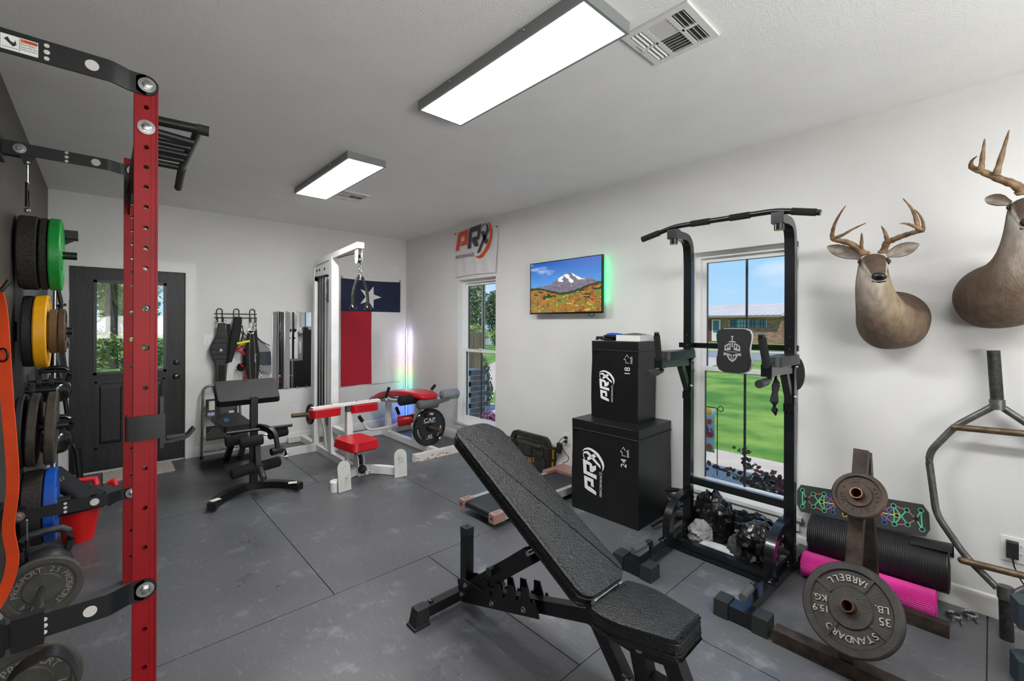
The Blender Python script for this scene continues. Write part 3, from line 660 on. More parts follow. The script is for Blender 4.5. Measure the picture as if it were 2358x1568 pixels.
# ---------------------------------------------------------------- red wall-mounted folding rack
M_RACK = mat('red_powder_coat', '#8a0c14', .5, var=.10, vs=6, bump=.04, bs=200, spec=.3)
def bolt(b, c, n, r=.016, wr=.028):
    M = frame(c, Vector(n).cross(Vector((.1, .3, 1))), None, n)
    b.lathe([(0, 0), (wr, 0), (wr, .003), (r, .0035), (0, .004)], 20, M)
    b.lathe([(r, .003), (r, .011), (r*.8, .013), (0, .013)], 6, M)
def perf_plate(b, x0, x1, z0, z1, y, holes, seg=16):
    """plate in the xz plane with round holes, bands between holes"""
    xc = (x0+x1)/2; z = z0
    for hz, r in sorted(holes):
        h = r*1.35; b.raw([(x0, y, z), (x1, y, z), (x1, y, hz-h), (x0, y, hz-h)], [(0, 1, 2, 3)])
        out, inn = [], []
        for i in range(seg):
            a = 2*pi*i/seg; cx, cz = cos(a), sin(a); hw = (x1-x0)/2
            k = min(hw/abs(cx) if abs(cx) > 1e-6 else 9, h/abs(cz) if abs(cz) > 1e-6 else 9)
            out.append((xc+cx*k, y, hz+cz*k)); inn.append((xc+cx*r, y, hz+cz*r))
        # insert the four corners
        vs = out+inn; fs = [(i, (i+1) % seg, seg+(i+1) % seg, seg+i) for i in range(seg)]
        b.raw(vs, fs)
        for sx in (0, 1):
            for sz in (-1, 1):
                X = (x0, x1)[sx]; cand = sorted(range(seg), key=lambda i: (out[i][0]-X)**2+(out[i][2]-(hz+sz*h))**2)[:2]
                b.raw([out[cand[0]], out[cand[1]], (X, y, hz+sz*h)], [(0, 1, 2)])
        z = hz+h
    b.raw([(x0, y, z), (x1, y, z), (x1, y, z1), (x0, y, z1)], [(0, 1, 2, 3)])
rk = thing('fold_in_rack', 'red steel squat rack with black arms fixed to the dark left wall', 'rack', (.12, 2.8, 0))
HL = [(z, .0085) for z in (2.343, 2.187, 2.109, 2.031, 1.953, 1.871, 1.792, 1.713)]+[(1.558, .0125), (1.403, .0125)]+[(z, .0085) for z in (1.245, .93, .775, .62, .30, .15)]
for (y0, z0) in ((2.248, .004), (3.372, .004)):
    b = MB(); x0, x1, y1, zt = .0855, .1585, y0+.052, 2.445
    for y in (y0, y1): perf_plate(b, x0, x1, z0, zt, y, HL)
    for x in (x0, x1): b.raw([(x, y0, z0), (x, y1, z0), (x, y1, zt), (x, y0, zt)], [(0, 1, 2, 3)])
    for z in (z0, zt): b.raw([(x0, y0, z), (x1, y0, z), (x1, y1, z), (x0, y1, z)], [(0, 1, 2, 3)])
    for x in (x0, x1):
        b.beam((x+(.003 if x < .1 else -.003), y0-.0012, z0), (x+(.003 if x < .1 else -.003), y0-.0012, zt), .006, .003, (0, 1, 0))
    b.beam((.138, y0-.0006, z0), (.138, y0-.0006, zt), .003, .0016, (0, 1, 0))
    up = b.build('upright', M_RACK, rk, smooth=False, fix=False)
    for hz, r in HL:
        s = MB(); s.lathe([(r, 0), (r, .0525)], 14, frame((.122, y0-.0005, hz), (1, 0, 0), None, (0, 1, 0))); s.build('hole_sleeve', M_RACK, up, fix=False)
def strap_arm(pts, h, mname, holes, y):
    b = MB(); b.bar(pts, .007, h, (0, 0, 1)); o = b.build('arm', M_BLACK, rk, ang=20)
    return o
for y0, zt in ((2.248, 2.427), (3.372, 2.376)):
    for z in ((zt, .459) if y0 < 3 else (2.376, .519)):
        yf = y0-.0045
        arm = MB().bar(fillet([(.120, yf, z), (.075, yf, z), (.02, yf-.038, z), (-.335, yf-.038, z)], .015, 3), .007, .078 if y0 < 3 else .06).bevel(.002, 1).build('arm', M_BLACK, rk, ang=20)
        e = MB(); e.lathe([(0, 0), (.039 if y0 < 3 else .03, 0), (.039 if y0 < 3 else .03, .007), (0, .007)], 24, frame((.120, yf+.0035, z), (1, 0, 0), None, (0, -1, 0))); e.build('arm_end', M_BLACK, arm)
        h = MB()
        for x in (-.145,):
            for dz in (-.022, 0, .022): h.lathe([(0, 0), (.007 if dz else .008, 0), (.007, .0006), (0, .0006)], 12, frame((x, yf-.0418, z+dz), (1, 0, 0), None, (0, -1, 0)))
        h.lathe([(0, 0), (.019, 0), (.019, .0006), (0, .0006)], 20, frame((-.032, yf-.0418, z), (1.3, 0, 0), None, (0, -1, 0)))
        h.build('arm_holes', mat('pale_hole', '#cfcac6', .7), arm)
        bb = MB(); bolt(bb, (.123, yf-.0036, z), (0, -1, 0)); bolt(bb, (-.312, yf-.042, z), (0, -1, 0), .013, .024); bb.build('bolt', M_CHROME, arm)
        br = MB(); br.bb(-.387, -.372, yf-.10, yf+.06, z-.06, z+.06); br.bb(-.375, -.29, yf-.034, yf-.030, z-.035, z+.035); br.bb(-.375, -.29, yf+.01, yf+.014, z-.035, z+.035); br.bevel(.002, 1); br.build('wall_hinge', M_BLACK, arm)
# warning sticker on the near upper arm
st = MB().bb(-.25, -.165, 2.2015, 2.2025, 2.399, 2.449).build('warning_label', M_PAPER, rk, 'white and orange warning sticker', smooth=False)
Ms = frame((-.25, 2.2013, 2.399), (1, 0, 0), None, (0, -1, 0))
MB().prism([(.045, .036), (.083, .036), (.083, .047), (.045, .047)], .0006, Ms).build('orange_band', mat('orange_print', '#d9672b', .5), st, smooth=False)
q = MB(); q.text('WARNING', Ms @ Matrix.Translation((.053, .0385, 0)), .009, .0012); 
for i, t in enumerate(('Pinch Point', 'Keep hands clear', 'during operation.')): q.text(t, Ms @ Matrix.Translation((.046, .027-i*.008, 0)), .0068 if i else .009, .0012, squash=.8)
q.prism([(.008, .034), (.016, .042), (.022, .03), (.030, .026), (.033, .036), (.036, .022), (.028, .014), (.020, .022)], .0012, Ms)
q.prism([(.004, .008), (.040, .008), (.040, .0088), (.004, .0088)], .0012, Ms); q.prism([(.0425, .004), (.0432, .004), (.0432, .047), (.0425, .047)], .0012, Ms)
q.build('warning_text', mat('black_ink', '#222222', .6), st, smooth=False)
# second bolt and pull-up grid
bb = MB(); bolt(bb, (.122, 2.2475, 2.265), (0, -1, 0)); bolt(bb, (.122, 3.366, 2.262), (0, -1, 0), .014, .022); bolt(bb, (.10, 2.2465, 2.08) if False else (.122, 3.366, .519), (0, -1, 0), .014, .022); bb.build('bolt', M_CHROME, rk)
pb = thing('multi_grip_pull_up_bar', 'black multi grip pull up grid bolted between the tops of the red uprights', 'pull-up bar', (.2, 2.8, 2.27))
MB().beam((.122, 2.302, 2.27), (.122, 3.37, 2.27), .05, .05).build('crossmember', M_BLACK, pb, smooth=False)
for y in (2.17, 2.285, 2.40, 2.51, 2.6, 2.73):
    y1 = y+.03*(1 if y in (2.285,) else 0)
    MB().tube([(.157 if y < 2.2 else .118, 2.275 if y < 2.2 else y, 2.312 if y < 2.2 else 2.27), (.28 if y > 2.2 else .315, 2.25 if y < 2.2 else y1, 2.31 if y < 2.2 else 2.27)], .0155 if y > 2.2 else .019, 12).build('rung', M_BLACK, pb)
MB().tube([(.29, 2.255, 2.305), (.285, 2.75, 2.27)], .0165, 12).build('front_bar', mat('worn_black_steel', '#4a4745', .35, metal=.6, var=.3, vs=20), pb)
MB().tube([(.287, 2.74, 2.27), (.312, 3.15, 2.27)], .018, 12).build('grip', M_RUBBER, pb); MB().tube([(.285, 2.254, 2.311), (.327, 2.248, 2.309)], .021, 14).build('end_cap', M_RUBBER, pb)
g = MB(); g.bb(.0845, .1595, 3.362, 3.37, 2.2, 2.34); g.prism([(3.37, 2.32), (2.9, 2.32), (3.37, 2.12)], .005, Matrix(((0, 0, 1, .105), (1, 0, 0, 0), (0, 1, 0, 0), (0, 0, 0, 1)))); g.build('end_bracket', M_BLACK, pb, smooth=False)
# gas struts
def strut(p, q, label):
    t = thing('gas_strut', label, 'gas strut', q, 0, 'gas struts of the folding rack'); p, q = V(p), V(q); m = p+(q-p)*.42; d = (q-p).normalized()
    MB().cyl(p, m, .004, 10).build('rod', M_CHROME, t); MB().cyl(m, q-d*.02, .009, 14).build('cylinder', M_GLOSSBLK, t)
    MB().ball(p, .012, 10, 8).ball(q, .013, 10, 8).build('ball_joint', M_CHROME, t)
    MB().prism([(-.03, .035), (.03, .035), (.012, -.012), (-.012, -.012)], .006, frame(p+Vector((0, .004, 0)), (1, 0, 0), None, (0, -1, 0))).build('lug', M_BLACK, t)
strut((-.286, 3.336, 2.315), (-.286, 3.336, 2.07), 'black gas strut hanging under the upper rack arm on the dark wall')
strut((-.284, 3.336, .492), (-.282, 3.336, .25), 'black gas strut hanging under the lower rack arm near the floor')
# J-cup on the near upright
jc = thing('bar_hook', 'black steel bar hook clamped round the near red upright', 'bar hook', (.12, 2.25, 1.09))
b = MB(); b.bar(fillet([(.066, 2.30, 1.09), (.066, 2.240, 1.09), (.176, 2.240, 1.09)], .006, 2), .007, .094).bevel(.002, 1); b.build('sleeve', M_BLACK, jc, ang=20)
b = MB(); b.bb(.167, .179, 2.244, 2.30, 1.0, 1.2); b.bevel(.003, 1); b.build('back_plate', M_BLACK, jc)
b = MB(); b.bar(fillet([(.179, 2.272, 1.13), (.179, 2.272, 1.02), (.255, 2.272, 1.028), (.282, 2.272, 1.062)], .016, 3), .05, .011, (0, 0, 1)); b.bevel(.002, 1); b.build('hook_arm', M_BLACK, jc, ang=25)
MB().bb(.190, .25, 2.25, 2.294, 1.0305, 1.0375).bevel(.002, 1).build('liner', M_RUBBER, jc)
pn = MB(); pn.cyl((.123, 2.3005, 1.085), (.123, 2.325, 1.085), .008, 10); pn.build('pin', M_CHROME, jc)
# ---------------------------------------------------------------- plates on wall pegs
PY = 4.0
def peg(z, y, tip, label, r=.0245, col=False):
    t = thing('storage_peg', label, 'storage peg', (XL, y, z), 0, 'storage pegs on the dark wall')
    MB().bb(XL, XL+.008, y-.05, y+.05, z-.06, z+.06).bevel(.003, 1).build('base_plate', M_BLACK, t); MB().cyl((XL+.006, y, z), (tip, y, z), r, 20).bevel(.002, 1, 50).build('post', M_BLACK, t)
    if col:
        for x in col:
            c = MB(); c.lathe([(r+.001, -.014), (r+.014, -.014), (r+.016, 0), (r+.014, .014), (r+.001, .014)], 18, frame((x, y, z), (0, 0, 1), None, (1, 0, 0))); c.bb(x-.012, x+.012, y-.014, y+.014, z+r+.006, z+r+.03)
            tag(c.build('spring_collar', M_RUBBER), 'black lock collar, %s' % ({-.33: 'inner one on the upper bare wall peg', -.27: 'outer one on the upper bare wall peg', -.345: 'single one on the lower bare wall peg'}[x]), 'collar', 'collars on the wall pegs')
    return t
peg(1.925, PY, -.125, 'black storage peg through the black and green bumper plates')
peg(1.445, PY, -.145, 'black storage peg through the yellow and brown plates')
peg(.85, PY, -.16, 'storage peg through the two large grey iron plates')
peg(.37, PY, -.15, 'storage peg through the black and blue plates near the floor')
def disc(name, label, x0, t, z, R, m, y=PY, hub=None, bore=.0256, lip=.012, group=None, tilt=0, deep=.004, hubm=None):
    o = thing(name, label, 'weight plate', M=Matrix.Translation((x0, y, z)) @ Matrix.Rotation(tilt, 4, 'Y') @ Matrix(((0, 0, 1, 0), (0, 1, 0, 0), (-1, 0, 0, 0), (0, 0, 0, 1))), group=group)
    e = min(.006, t*.2)
    prof = [(bore, 0), (R*.42, 0), (R*.44, deep), (R-lip-.006, deep), (R-lip, 0), (R-e, 0), (R, e), (R, t-e), (R-e, t), (R-lip, t), (R-lip-.006, t-deep), (R*.44, t-deep), (R*.42, t), (bore, t), (bore, 0)]
    MB().lathe(prof, 56).build('disc', m, o, w=False, ang=25)
    MB().lathe([(bore, -.0006), (bore+.020, -.0006), (bore+.020, t+.001), (bore, t+.001), (bore, -.0006)], 28).build('hub_ring', hubm or M_CHROME, o, w=False, ang=25)
    return o
gp = 'plates stored on the wall pegs'
M_GRN = mat('green_bumper', '#159a3c', .42, var=.1, vs=20); M_YEL = mat('yellow_bumper', '#f0ac12', .45, var=.06, vs=20); M_BLU = mat('blue_bumper', '#1553b4', .4, var=.08, vs=20)
M_BUMP = mat('crumb_black_bumper', '#23211f', .7, var=.5, vs=90, bump=.5, bs=260, col2='#3a3531'); M_GRYP = mat('grey_iron_plate', '#3a3833', .6, metal=.25, var=.3, vs=14, bump=.25, bs=160, col2='#4d473f')
M_TAN = mat('worn_tan_iron', '#7d6641', .65, var=.3, vs=30, col2='#5c4a30', bump=.3, bs=180); M_BRN = mat('brown_iron', '#54402f', .6, var=.25, vs=22, bump=.25, bs=180)
disc('bumper_plate', 'thick black bumper plate at the wall side of the green plate', -.372, .082, 1.925, .225, M_BUMP, group=gp)
disc('bumper_plate', 'thinner black bumper plate squeezed against the green plate', -.283, .032, 1.925, .222, M_BUMP, group=gp)
go = disc('bumper_plate', 'bright green bumper plate at the top of the plate column', -.245, .055, 1.925, .225, M_GRN, group=gp, lip=.02, deep=.006)
disc('bumper_plate', 'black bumper plate just behind the yellow plate', -.352, .042, 1.445, .218, M_RUBBER, group=gp)
disc('bumper_plate', 'yellow bumper plate second from the top of the column', -.306, .058, 1.445, .225, M_YEL, group=gp, lip=.02, deep=.006)
disc('iron_plate', 'small speckled tan iron plate between the yellow and brown ones', -.246, .038, 1.445, .138, M_TAN, group=gp, hubm=M_TAN)
disc('iron_plate', 'small brown iron plate outermost on the yellow plate peg', -.206, .033, 1.445, .14, M_BRN, group=gp, lip=.016, deep=.012, hubm=M_BRN)
disc('iron_plate', 'grey iron plate nearer the wall on the third peg down', -.332, .042, .84, .224, M_GRYP, tilt=.04, group=gp, hubm=M_GRYP)
disc('iron_plate', 'grey brown iron plate with chipped rim outermost on the third peg', -.258, .044, .84, .226, mat('grey_brown_iron_plate', '#4a443a', .6, metal=.2, var=.3, vs=14, bump=.25, bs=160), tilt=.03, group=gp, hubm=M_GRYP)
disc('iron_plate', 'black iron plate flush to the wall on the third peg', -.376, .03, .84, .222, M_RUBBER, group=gp)
disc('bumper_plate', 'thick crumb black bumper plate behind the blue plate', -.352, .085, .36, .225, M_BUMP, group=gp)
disc('bumper_plate', 'blue bumper plate lowest in the plate column near the floor', -.262, .052, .36, .225, M_BLU, group=gp, lip=.02, deep=.006)
# lettering on the faces that show
for o_z, x, m_, txt in ((1.925, -.1895, M_PAPER, 'BUMPER'), (.36, -.2095, M_PAPER, 'BUMPER')):
    pass
bk = thing('bar_hanger', 'black gusseted steel bar hanger on the wall above the green plate', 'hanger', (XL, 4.3, 2.1))
MB().bb(XL, -.13, 4.24, 4.36, 2.07, 2.125).bevel(.006, 2).build('arm', M_BLACK, bk); MB().prism([(XL, 2.07), (-.135, 2.07), (XL, 1.9)], .005, Matrix(((1, 0, 0, 0), (0, 0, 1, 4.3), (0, 1, 0, 0), (0, 0, 0, 1)))).build('gusset', M_BLACK, bk, smooth=False)
MB().bb(XL, XL+.006, 4.22, 4.38, 1.88, 2.14).build('back_plate', M_BLACK, bk)
rl = MB(); rl.bb(XL, XL+.03, 3.95, 4.05, .06, 1.96); rl.bevel(.004, 1); tag(rl.build('wall_stringer', M_BLACK), 'black vertical steel rail on the dark wall carrying the plate pegs', 'wall rail')
peg(1.075, 4.55, -.215, 'upper bare black peg with lock collars left of the kettlebells', .02, [-.33, -.27]); peg(1.045, 4.32, -.235, 'lower bare black peg beside the hung kettlebells', .02, [-.345]); peg(.755, 4.6, -.215, 'bare black peg level with the lower kettlebell', .02)
# kettlebells
M_KB = mat('black_enamel_kettlebell', '#101214', .18, coat=.4, var=.1, vs=20)
def kettlebell(label, M, k=1.0, group=None, m=M_KB):
    t = thing('kettlebell', label, 'kettlebell', M=M, group=group)
    MB().lathe([(0, 0), (.055*k, 0), (.075*k, .012*k), (.1*k, .06*k), (.105*k, .1*k), (.094*k, .145*k), (.066*k, .182*k), (.035*k, .197*k), (0, .2*k)], 32).build('bell', m, t, w=False)
    P = [(-.075*k, 0, .165*k), (-.09*k, 0, .215*k), (-.082*k, 0, .262*k), (-.055*k, 0, .284*k), (0, 0, .288*k), (.055*k, 0, .284*k), (.082*k, 0, .262*k), (.09*k, 0, .215*k), (.075*k, 0, .165*k)]
    MB().tube(P, .0175*k, 14).build('handle', m, t, w=False); return t
KG = 'kettlebells on the left side'
kettlebell('black kettlebell hanging on the upper peg, left of the door', Matrix.Translation((-.285, 5.1, .865)), .95, KG)
kettlebell('black kettlebell hanging on the lower peg, left of the door', Matrix.Translation((-.28, 5.1, .455)), 1.0, KG)
kettlebell('small black kettlebell half hidden behind the brown plate', Matrix.Translation((-.265, 5.1, 1.27)), .62, KG)
for z, k in ((.865, .95), (.455, 1.0), (1.27, .62)): peg(z+.256*k, 5.1, -.215, {.865: 'peg carrying the upper hanging kettlebell', .455: 'peg carrying the lower hanging kettlebell', 1.27: 'peg carrying the small kettlebell behind the brown plate'}[z], .013)
kettlebell('large dull black kettlebell standing on the floor under the rack arm', Matrix.Translation((-.235, 3.62, 0)) @ rotz(.1), 1.12, KG, mat('dull_black_kettlebell', '#2a2c2f', .5, var=.2, vs=20))
# curl bar and barbell in the corner
cb = thing('curl_bar', 'black bent curl bar leaning upright in the corner left of the door', 'curl bar', (-.16, 5.82, 0))
P = fillet([(-.372, 5.9, 2.08), (-.345, 5.9, 2.0), (-.285, 5.88, 1.66), (-.342, 5.87, 1.43), (-.31, 5.86, 1.25), (-.246, 5.85, .65), (-.232, 5.84, .40), (-.185, 5.83, .32), (-.16, 5.82, 0)], .05, 4)
MB().tube(P, .0165, 12).build('bar', M_BLACK, cb)
for p, d in (((-.285, 5.88, 1.66), (.06, 0, -.3)), ((-.18, 5.828, .30), (.025, 0, -.3))):
    MB().lathe([(.017, -.012), (.032, -.012), (.032, .012), (.017, .012)], 20, frame(p, (0, 1, 0), None, d)).build('collar', M_BLACK, cb)
MB().tube([(-.178, 5.828, .29), (-.157, 5.82, 0)], .027, 16).build('sleeve', M_BLACK, cb); MB().tube([(-.318, 5.865, 1.24), (-.285, 5.855, .93)], .055, 20).bevel(.006, 1, 60).build('bar_pad', mat('shiny_black_pad', '#1b1a1d', .3), cb)
bb_ = thing('barbell', 'steel barbell standing upright in the corner beside the door casing', 'barbell', (-.322, 5.72, 0))
MB().tube([(-.322, 5.72, .42), (-.330, 5.9, 1.9)], .014, 12).build('shaft', M_CHROME, bb_); MB().tube([(-.318, 5.65, 0), (-.322, 5.72, .41)], .025, 16).build('sleeve', M_CHROME, bb_)
MB().lathe([(.015, -.015), (.038, -.015), (.038, .015), (.015, .015)], 20, frame((-.3222, 5.722, .42), (1, 0, 0), None, (-.014, .26, 1.48))).build('collar', M_CHROME, bb_)
# orange band
ob = thing('resistance_band', 'long orange rubber resistance band loop hanging at the left edge', 'resistance band', (-.33, 2.9, .2))
P = [(-.335, 2.62, 1.62), (-.337, 2.78, 1.66), (-.322, 2.88, 1.55), (-.304, 2.868, 1.2), (-.283, 2.848, .83), (-.296, 2.856, .62), (-.283, 2.852, .48), (-.305, 2.84, .36), (-.345, 2.78, .29), (-.365, 2.68, .31), (-.36, 2.60, .6), (-.35, 2.60, 1.2)]
b = MB(); PP = [V(p) for p in P]; sm = []
for i in range(len(PP)):
    p0, p1, p2, p3 = PP[i-1], PP[i], PP[(i+1) % len(PP)], PP[(i+2) % len(PP)]
    for k in range(6):
        t = k/6; sm.append(.5*((2*p1)+(p2-p0)*t+(2*p0-5*p1+4*p2-p3)*t*t+(3*p1-p0-3*p2+p3)*t**3))
b.sweep(sm, [(-.0025, -.02), (.0025, -.02), (.0025, .02), (-.0025, .02)], (1, -.35, 0), True); b.build('band', mat('orange_rubber', '#d8481c', .5, var=.08, vs=20), ob, ang=50)
hk = thing('band_hook', 'small black steel hook on the wall holding the orange band', 'hook', (XL, 2.7, 1.62)); MB().tube([(XL, 2.7, 1.63), (-.30, 2.7, 1.63), (-.28, 2.7, 1.67)], .008, 8).build('rod', M_BLACK, hk); MB().bb(XL, XL+.006, 2.67, 2.73, 1.58, 1.68).build('plate', M_BLACK, hk)
MB().tube(arc((-.315, 2.862, 1.36), .028, 0, 2*pi, 20, (.6, -.8, 0), (0, 0, 1)), .004, 8).build('clip_ring', M_BLACK, ob)
# short loaded bar on the floor
M_PRO = mat('grey_cast_plate', '#55544f', .6, metal=.3, var=.18, vs=18, bump=.2, bs=160); M_PROL = mat('worn_letter_metal', '#a5a39b', .45, metal=.5)
lb = thing('short_barbell', 'short chrome bar lying along the wall with two iron plates on it', 'barbell', (-.21, 2.85, .153))
MB().tube([(-.205, 2.25, .153), (-.222, 3.36, .153)], .0135, 14).build('bar', M_CHROME, lb)
def cast_plate(label, y, x, words, rot):
    Mx = frame((x, y, .153), (1, 0, 0), None, (.0, -1, 0)) @ Matrix.Rotation(rot, 4, 'Z')
    t = thing('cast_iron_plate', label, 'weight plate', M=Mx, group='cast plates on the short bar')
    R = .153; MB().lathe([(.0145, -.03), (R-.006, -.03), (R, -.026), (R, -.004), (R-.006, 0), (R-.03, 0), (R-.036, -.006), (.075, -.006), (.07, -.001), (.030, -.001), (.0145, -.001), (.0145, -.03)], 56).build('disc', M_PRO, t, w=False, ang=25)
    L = MB(); I = Matrix.Translation((0, 0, -.006))
    for txt, a0, st_, inw in words: L.arctext(txt, I, .084 if not inw else .108, .036, a0, st_, .0045, inw)
    L.build('raised_lettering', M_PROL, t, w=False, smooth=False); return t
def cast_words():
    return [('PROSPORT', radians(-12), .215, False), ('PROSPORT', radians(140), .215, False), ('25', radians(62), .26, False), ('11.4', radians(-118), .19, False)]
cast_plate('grey cast iron twenty five pound plate facing the viewer by the rack arm', 3.25, -.222, cast_words(), 0)
cast_plate('grey cast iron plate partly under the black bag strap at the bottom left corner', 2.40, -.206, cast_words(), 1.6)
# padded sleeves on the low arm, bag
for x0, x1, lb_ in ((-.222, -.146, 'black padded cuff wrapped round the low rack arm'), (-.30, -.236, 'second black cuff on the low rack arm, at the picture edge')):
    b = MB(); b.bb(x0, x1, 2.188, 2.222, .405, .515); b.bevel(.012, 3); tag(b.build('arm_cuff', M_FOAM), lb_, 'cuff', 'cuffs on the low rack arm')
bg = thing('strap_bag', 'black fabric bag with a stiff open strap lying in the bottom left corner', 'bag', (-.17, 2.24, 0))
def ribbon(pts, w, th=.004, up=(0, 1, 0)):
    return MB().sweep(fillet(pts, .04, 3), [(-th/2, -w/2), (th/2, -w/2), (th/2, w/2), (-th/2, w/2)], up)
ribbon([(-.25, 2.24, .02), (-.243, 2.24, .27), (-.215, 2.24, .325), (-.12, 2.24, .352), (-.085, 2.24, .30), (-.062, 2.24, .22), (-.085, 2.24, .1), (-.088, 2.24, .01)], .075).build('strap', mat('black_nylon', '#17191c', .45, var=.2, vs=14, bump=.2, bs=90), bg, ang=50)
b = MB(); b.bb(-.29, -.08, 2.16, 2.30, .0, .09); b.bevel(.03, 3); b.subdiv(2); b.move(lambda v: v+Vector((.008*sin(40*v.y), .008*sin(31*v.x), .012*(vnoise(v.x*30, v.y*30, v.z*30)-.5)))); b.build('body', MATS['black_nylon'], bg)
for v_ in [0]:
    pass
# bucket with straps and sleeves
bu = thing('red_bucket', 'small bright red plastic bucket on the floor under the blue plate', 'bucket', (-.12, 4.28, 0))
Mb = Matrix.Translation((-.12, 4.28, 0))
MB().lathe([(0, .002), (.078, 0), (.112, .215), (.118, .217), (.118, .228), (.112, .228), (.108, .222), (.074, .006), (0, .006)], 40, Mb).build('shell', mat('red_plastic', '#e01a16', .3, var=.05, vs=8), bu, ang=30)
M_NEO = mat('black_neoprene', '#16181a', .8, var=.2, vs=20, bump=.2, bs=200)
def sleeve(label, p, q, r0, r1, sq=.6):
    t = thing('neoprene_sleeve', label, 'knee sleeve', q, 0, 'black sleeves heaped in the red bucket'); p, q = V(p), V(q); ax = (q-p).normalized(); M = frame(p, ax.cross(Vector((0, 0, 1))), None, ax) @ Matrix.Diagonal((1, sq, 1, 1)); L = (q-p).length
    MB().lathe([(r0-.006, 0), (r0, 0), (r0*.96, L*.3), ((r0+r1)/2*.97, L*.6), (r1, L), (r1-.006, L), ((r0+r1)/2-.01, L*.5), (r0-.006, 0)], 28, M).build('tube', M_NEO, t); return t, M
t1, Mt = sleeve('big black neoprene sleeve with white letters sticking out of the bucket', (-.265, 4.40, .46), (-.07, 4.28, .265), .085, .075)
q = MB(); Mq = frame((-.205, 4.315, .455), (-.75, -.2, -.35), None, (-.2, -.95, .45)); q.text('STRONG', frame((-.245, 4.318, .418), (.62, -.32, .42), None, (.15, -.75, .62)) @ Matrix.Rotation(pi, 4, 'Z'), .034, .0012, 'c'); q.build('lettering', M_PAPER, t1, smooth=False)
sleeve('smaller black neoprene sleeve behind the lettered one', (-.15, 4.36, .36), (.0, 4.30, .27), .05, .042)
t3, _ = sleeve('long black sleeve drooping over the bucket rim', (-.2, 4.20, .26), (.01, 4.17, .265), .07, .05, .7)
for p, q in (((.0, 4.20, .30), (.05, 4.15, .285)), ((.035, 4.16, .25), (.075, 4.13, .285))):
    MB().box((V(p)+V(q))/2, (.055, .03, .018), rotz(-.6)).bevel(.005, 2).build('buckle', M_GLOSSBLK, t3)
MB().tube([(.0, 4.2, .3), (.05, 4.16, .28), (.06, 4.14, .255), (.03, 4.15, .235)], .009, 8).build('strap', M_FABRIC, t3)
gl = thing('red_grip_handle', 'red foam handles poking up behind the black sleeves in the bucket', 'handle', (-.1, 4.42, .3)); MB().tube([(-.15, 4.43, .37), (-.04, 4.42, .365), (-.03, 4.40, .32)], .017, 12).build('grip', mat('red_foam', '#d8202c', .6), gl); MB().tube([(.03, 4.40, .32), (.06, 4.385, .335), (.075, 4.37, .30)], .017, 12).build('grip', MATS['red_foam'], gl)
b = MB(); b.bb(.0, .54, 5.62, 5.99, .0, .014); b.bevel(.006, 2)
tag(b.build('door_mat', mat('beige_coir_mat', '#b5ada0', .95, col2='#d5cec2', vs=60, var=.2, bump=.6, bs=300)), 'pale beige mat on the floor in front of the black door', 'door mat')
# ---------------------------------------------------------------- back wall: plates, mirror, flag, hooks
def wallplate(name, label, cat, c, n, w, h, kind):
    t = thing(name, label, cat, c, 0); M = frame(c, Vector((0, 0, 1)).cross(Vector(n)), None, n)
    MB().prism(rrect(w, h, .006), .006, M).bevel(.002, 2).build('cover_plate', M_PLAST, t)
    D = MB()
    if kind == 'outlet':
        for dy in (-.02, .02):
            o = MB().prism(rrect(.030, .028, .010), .0085, M @ Matrix.Translation((0, dy, 0))).build('socket', M_PLAST, t)
            MB().bb(0, 0, 0, 0, 0, 0).box((M @ Vector((-.006, dy+.002, .0086))), (.0022, .0022, .009)).box((M @ Vector((.006, dy+.002, .0086))), (.0022, .0022, .007)).build('slots', M_DARKHOLE, o, smooth=False)
    elif kind == 'switch':
        for dx in (-.023, .023):
            MB().prism(rrect(.010, .024, .002), .0085, M @ Matrix.Translation((dx, 0, 0))).build('toggle_slot', M_PLAST, t); MB().prism(rrect(.007, .012, .002), .018, M @ Matrix.Translation((dx, .003, 0))).build('toggle', M_PLAST, t)
            MB().lathe([(0, .0065), (.0035, .0065), (0, .0075)], 8, M @ Matrix.Translation((dx, -.035, 0))).build('screw', M_CHROME, t)
    elif kind == 'jack':
        MB().prism(rrect(.034, .068, .003), .008, M).build('insert', M_PLAST, t)
        for dy in (-.02, 0, .02): MB().lathe([(0, .0082), (.004, .0082), (.004, .010), (0, .010)], 10, M @ Matrix.Translation((0, dy, 0))).build('port', mat('grey_port', '#8a8a88', .5), t)
    return t
wallplate('light_switch', 'white double light switch right of the black door', 'light switch', (.891, YB, 1.309), (0, -1, 0), .116, .118, 'switch')
wallplate('wall_outlet', 'white outlet low on the back wall left of the white tower', 'outlet', (1.816, YB, .398), (0, -1, 0), .074, .118, 'outlet')
wallplate('cable_plate', 'small white plate high on the back wall above the flag', 'wall plate', (3.222, YB, 2.298), (0, -1, 0), .074, .118, 'jack')
M_MIRR = mat('mirror_silver', '#f2f4f4', .02, metal=1.0)
mi = thing('wall_mirror', 'tall frameless mirror on the back wall behind the white tower', 'mirror', (1.77, YB, .68))
for xa, xb, a in ((1.536, 1.763, .006), (1.767, 1.998, -.004)):
    MB().box(((xa+xb)/2, YB-.010, 1.16), (xb-xa, .006, .965), rotz(a)).build('mirror_pane', M_MIRR, mi, smooth=False)
for z in (.68, 1.645):
    for x in (1.6, 1.7, 1.83, 1.94): MB().bb(x-.012, x+.012, YB-.018, YB, z-.008, z+.008).bevel(.002, 1).build('mirror_clip', M_CHROME, mi)
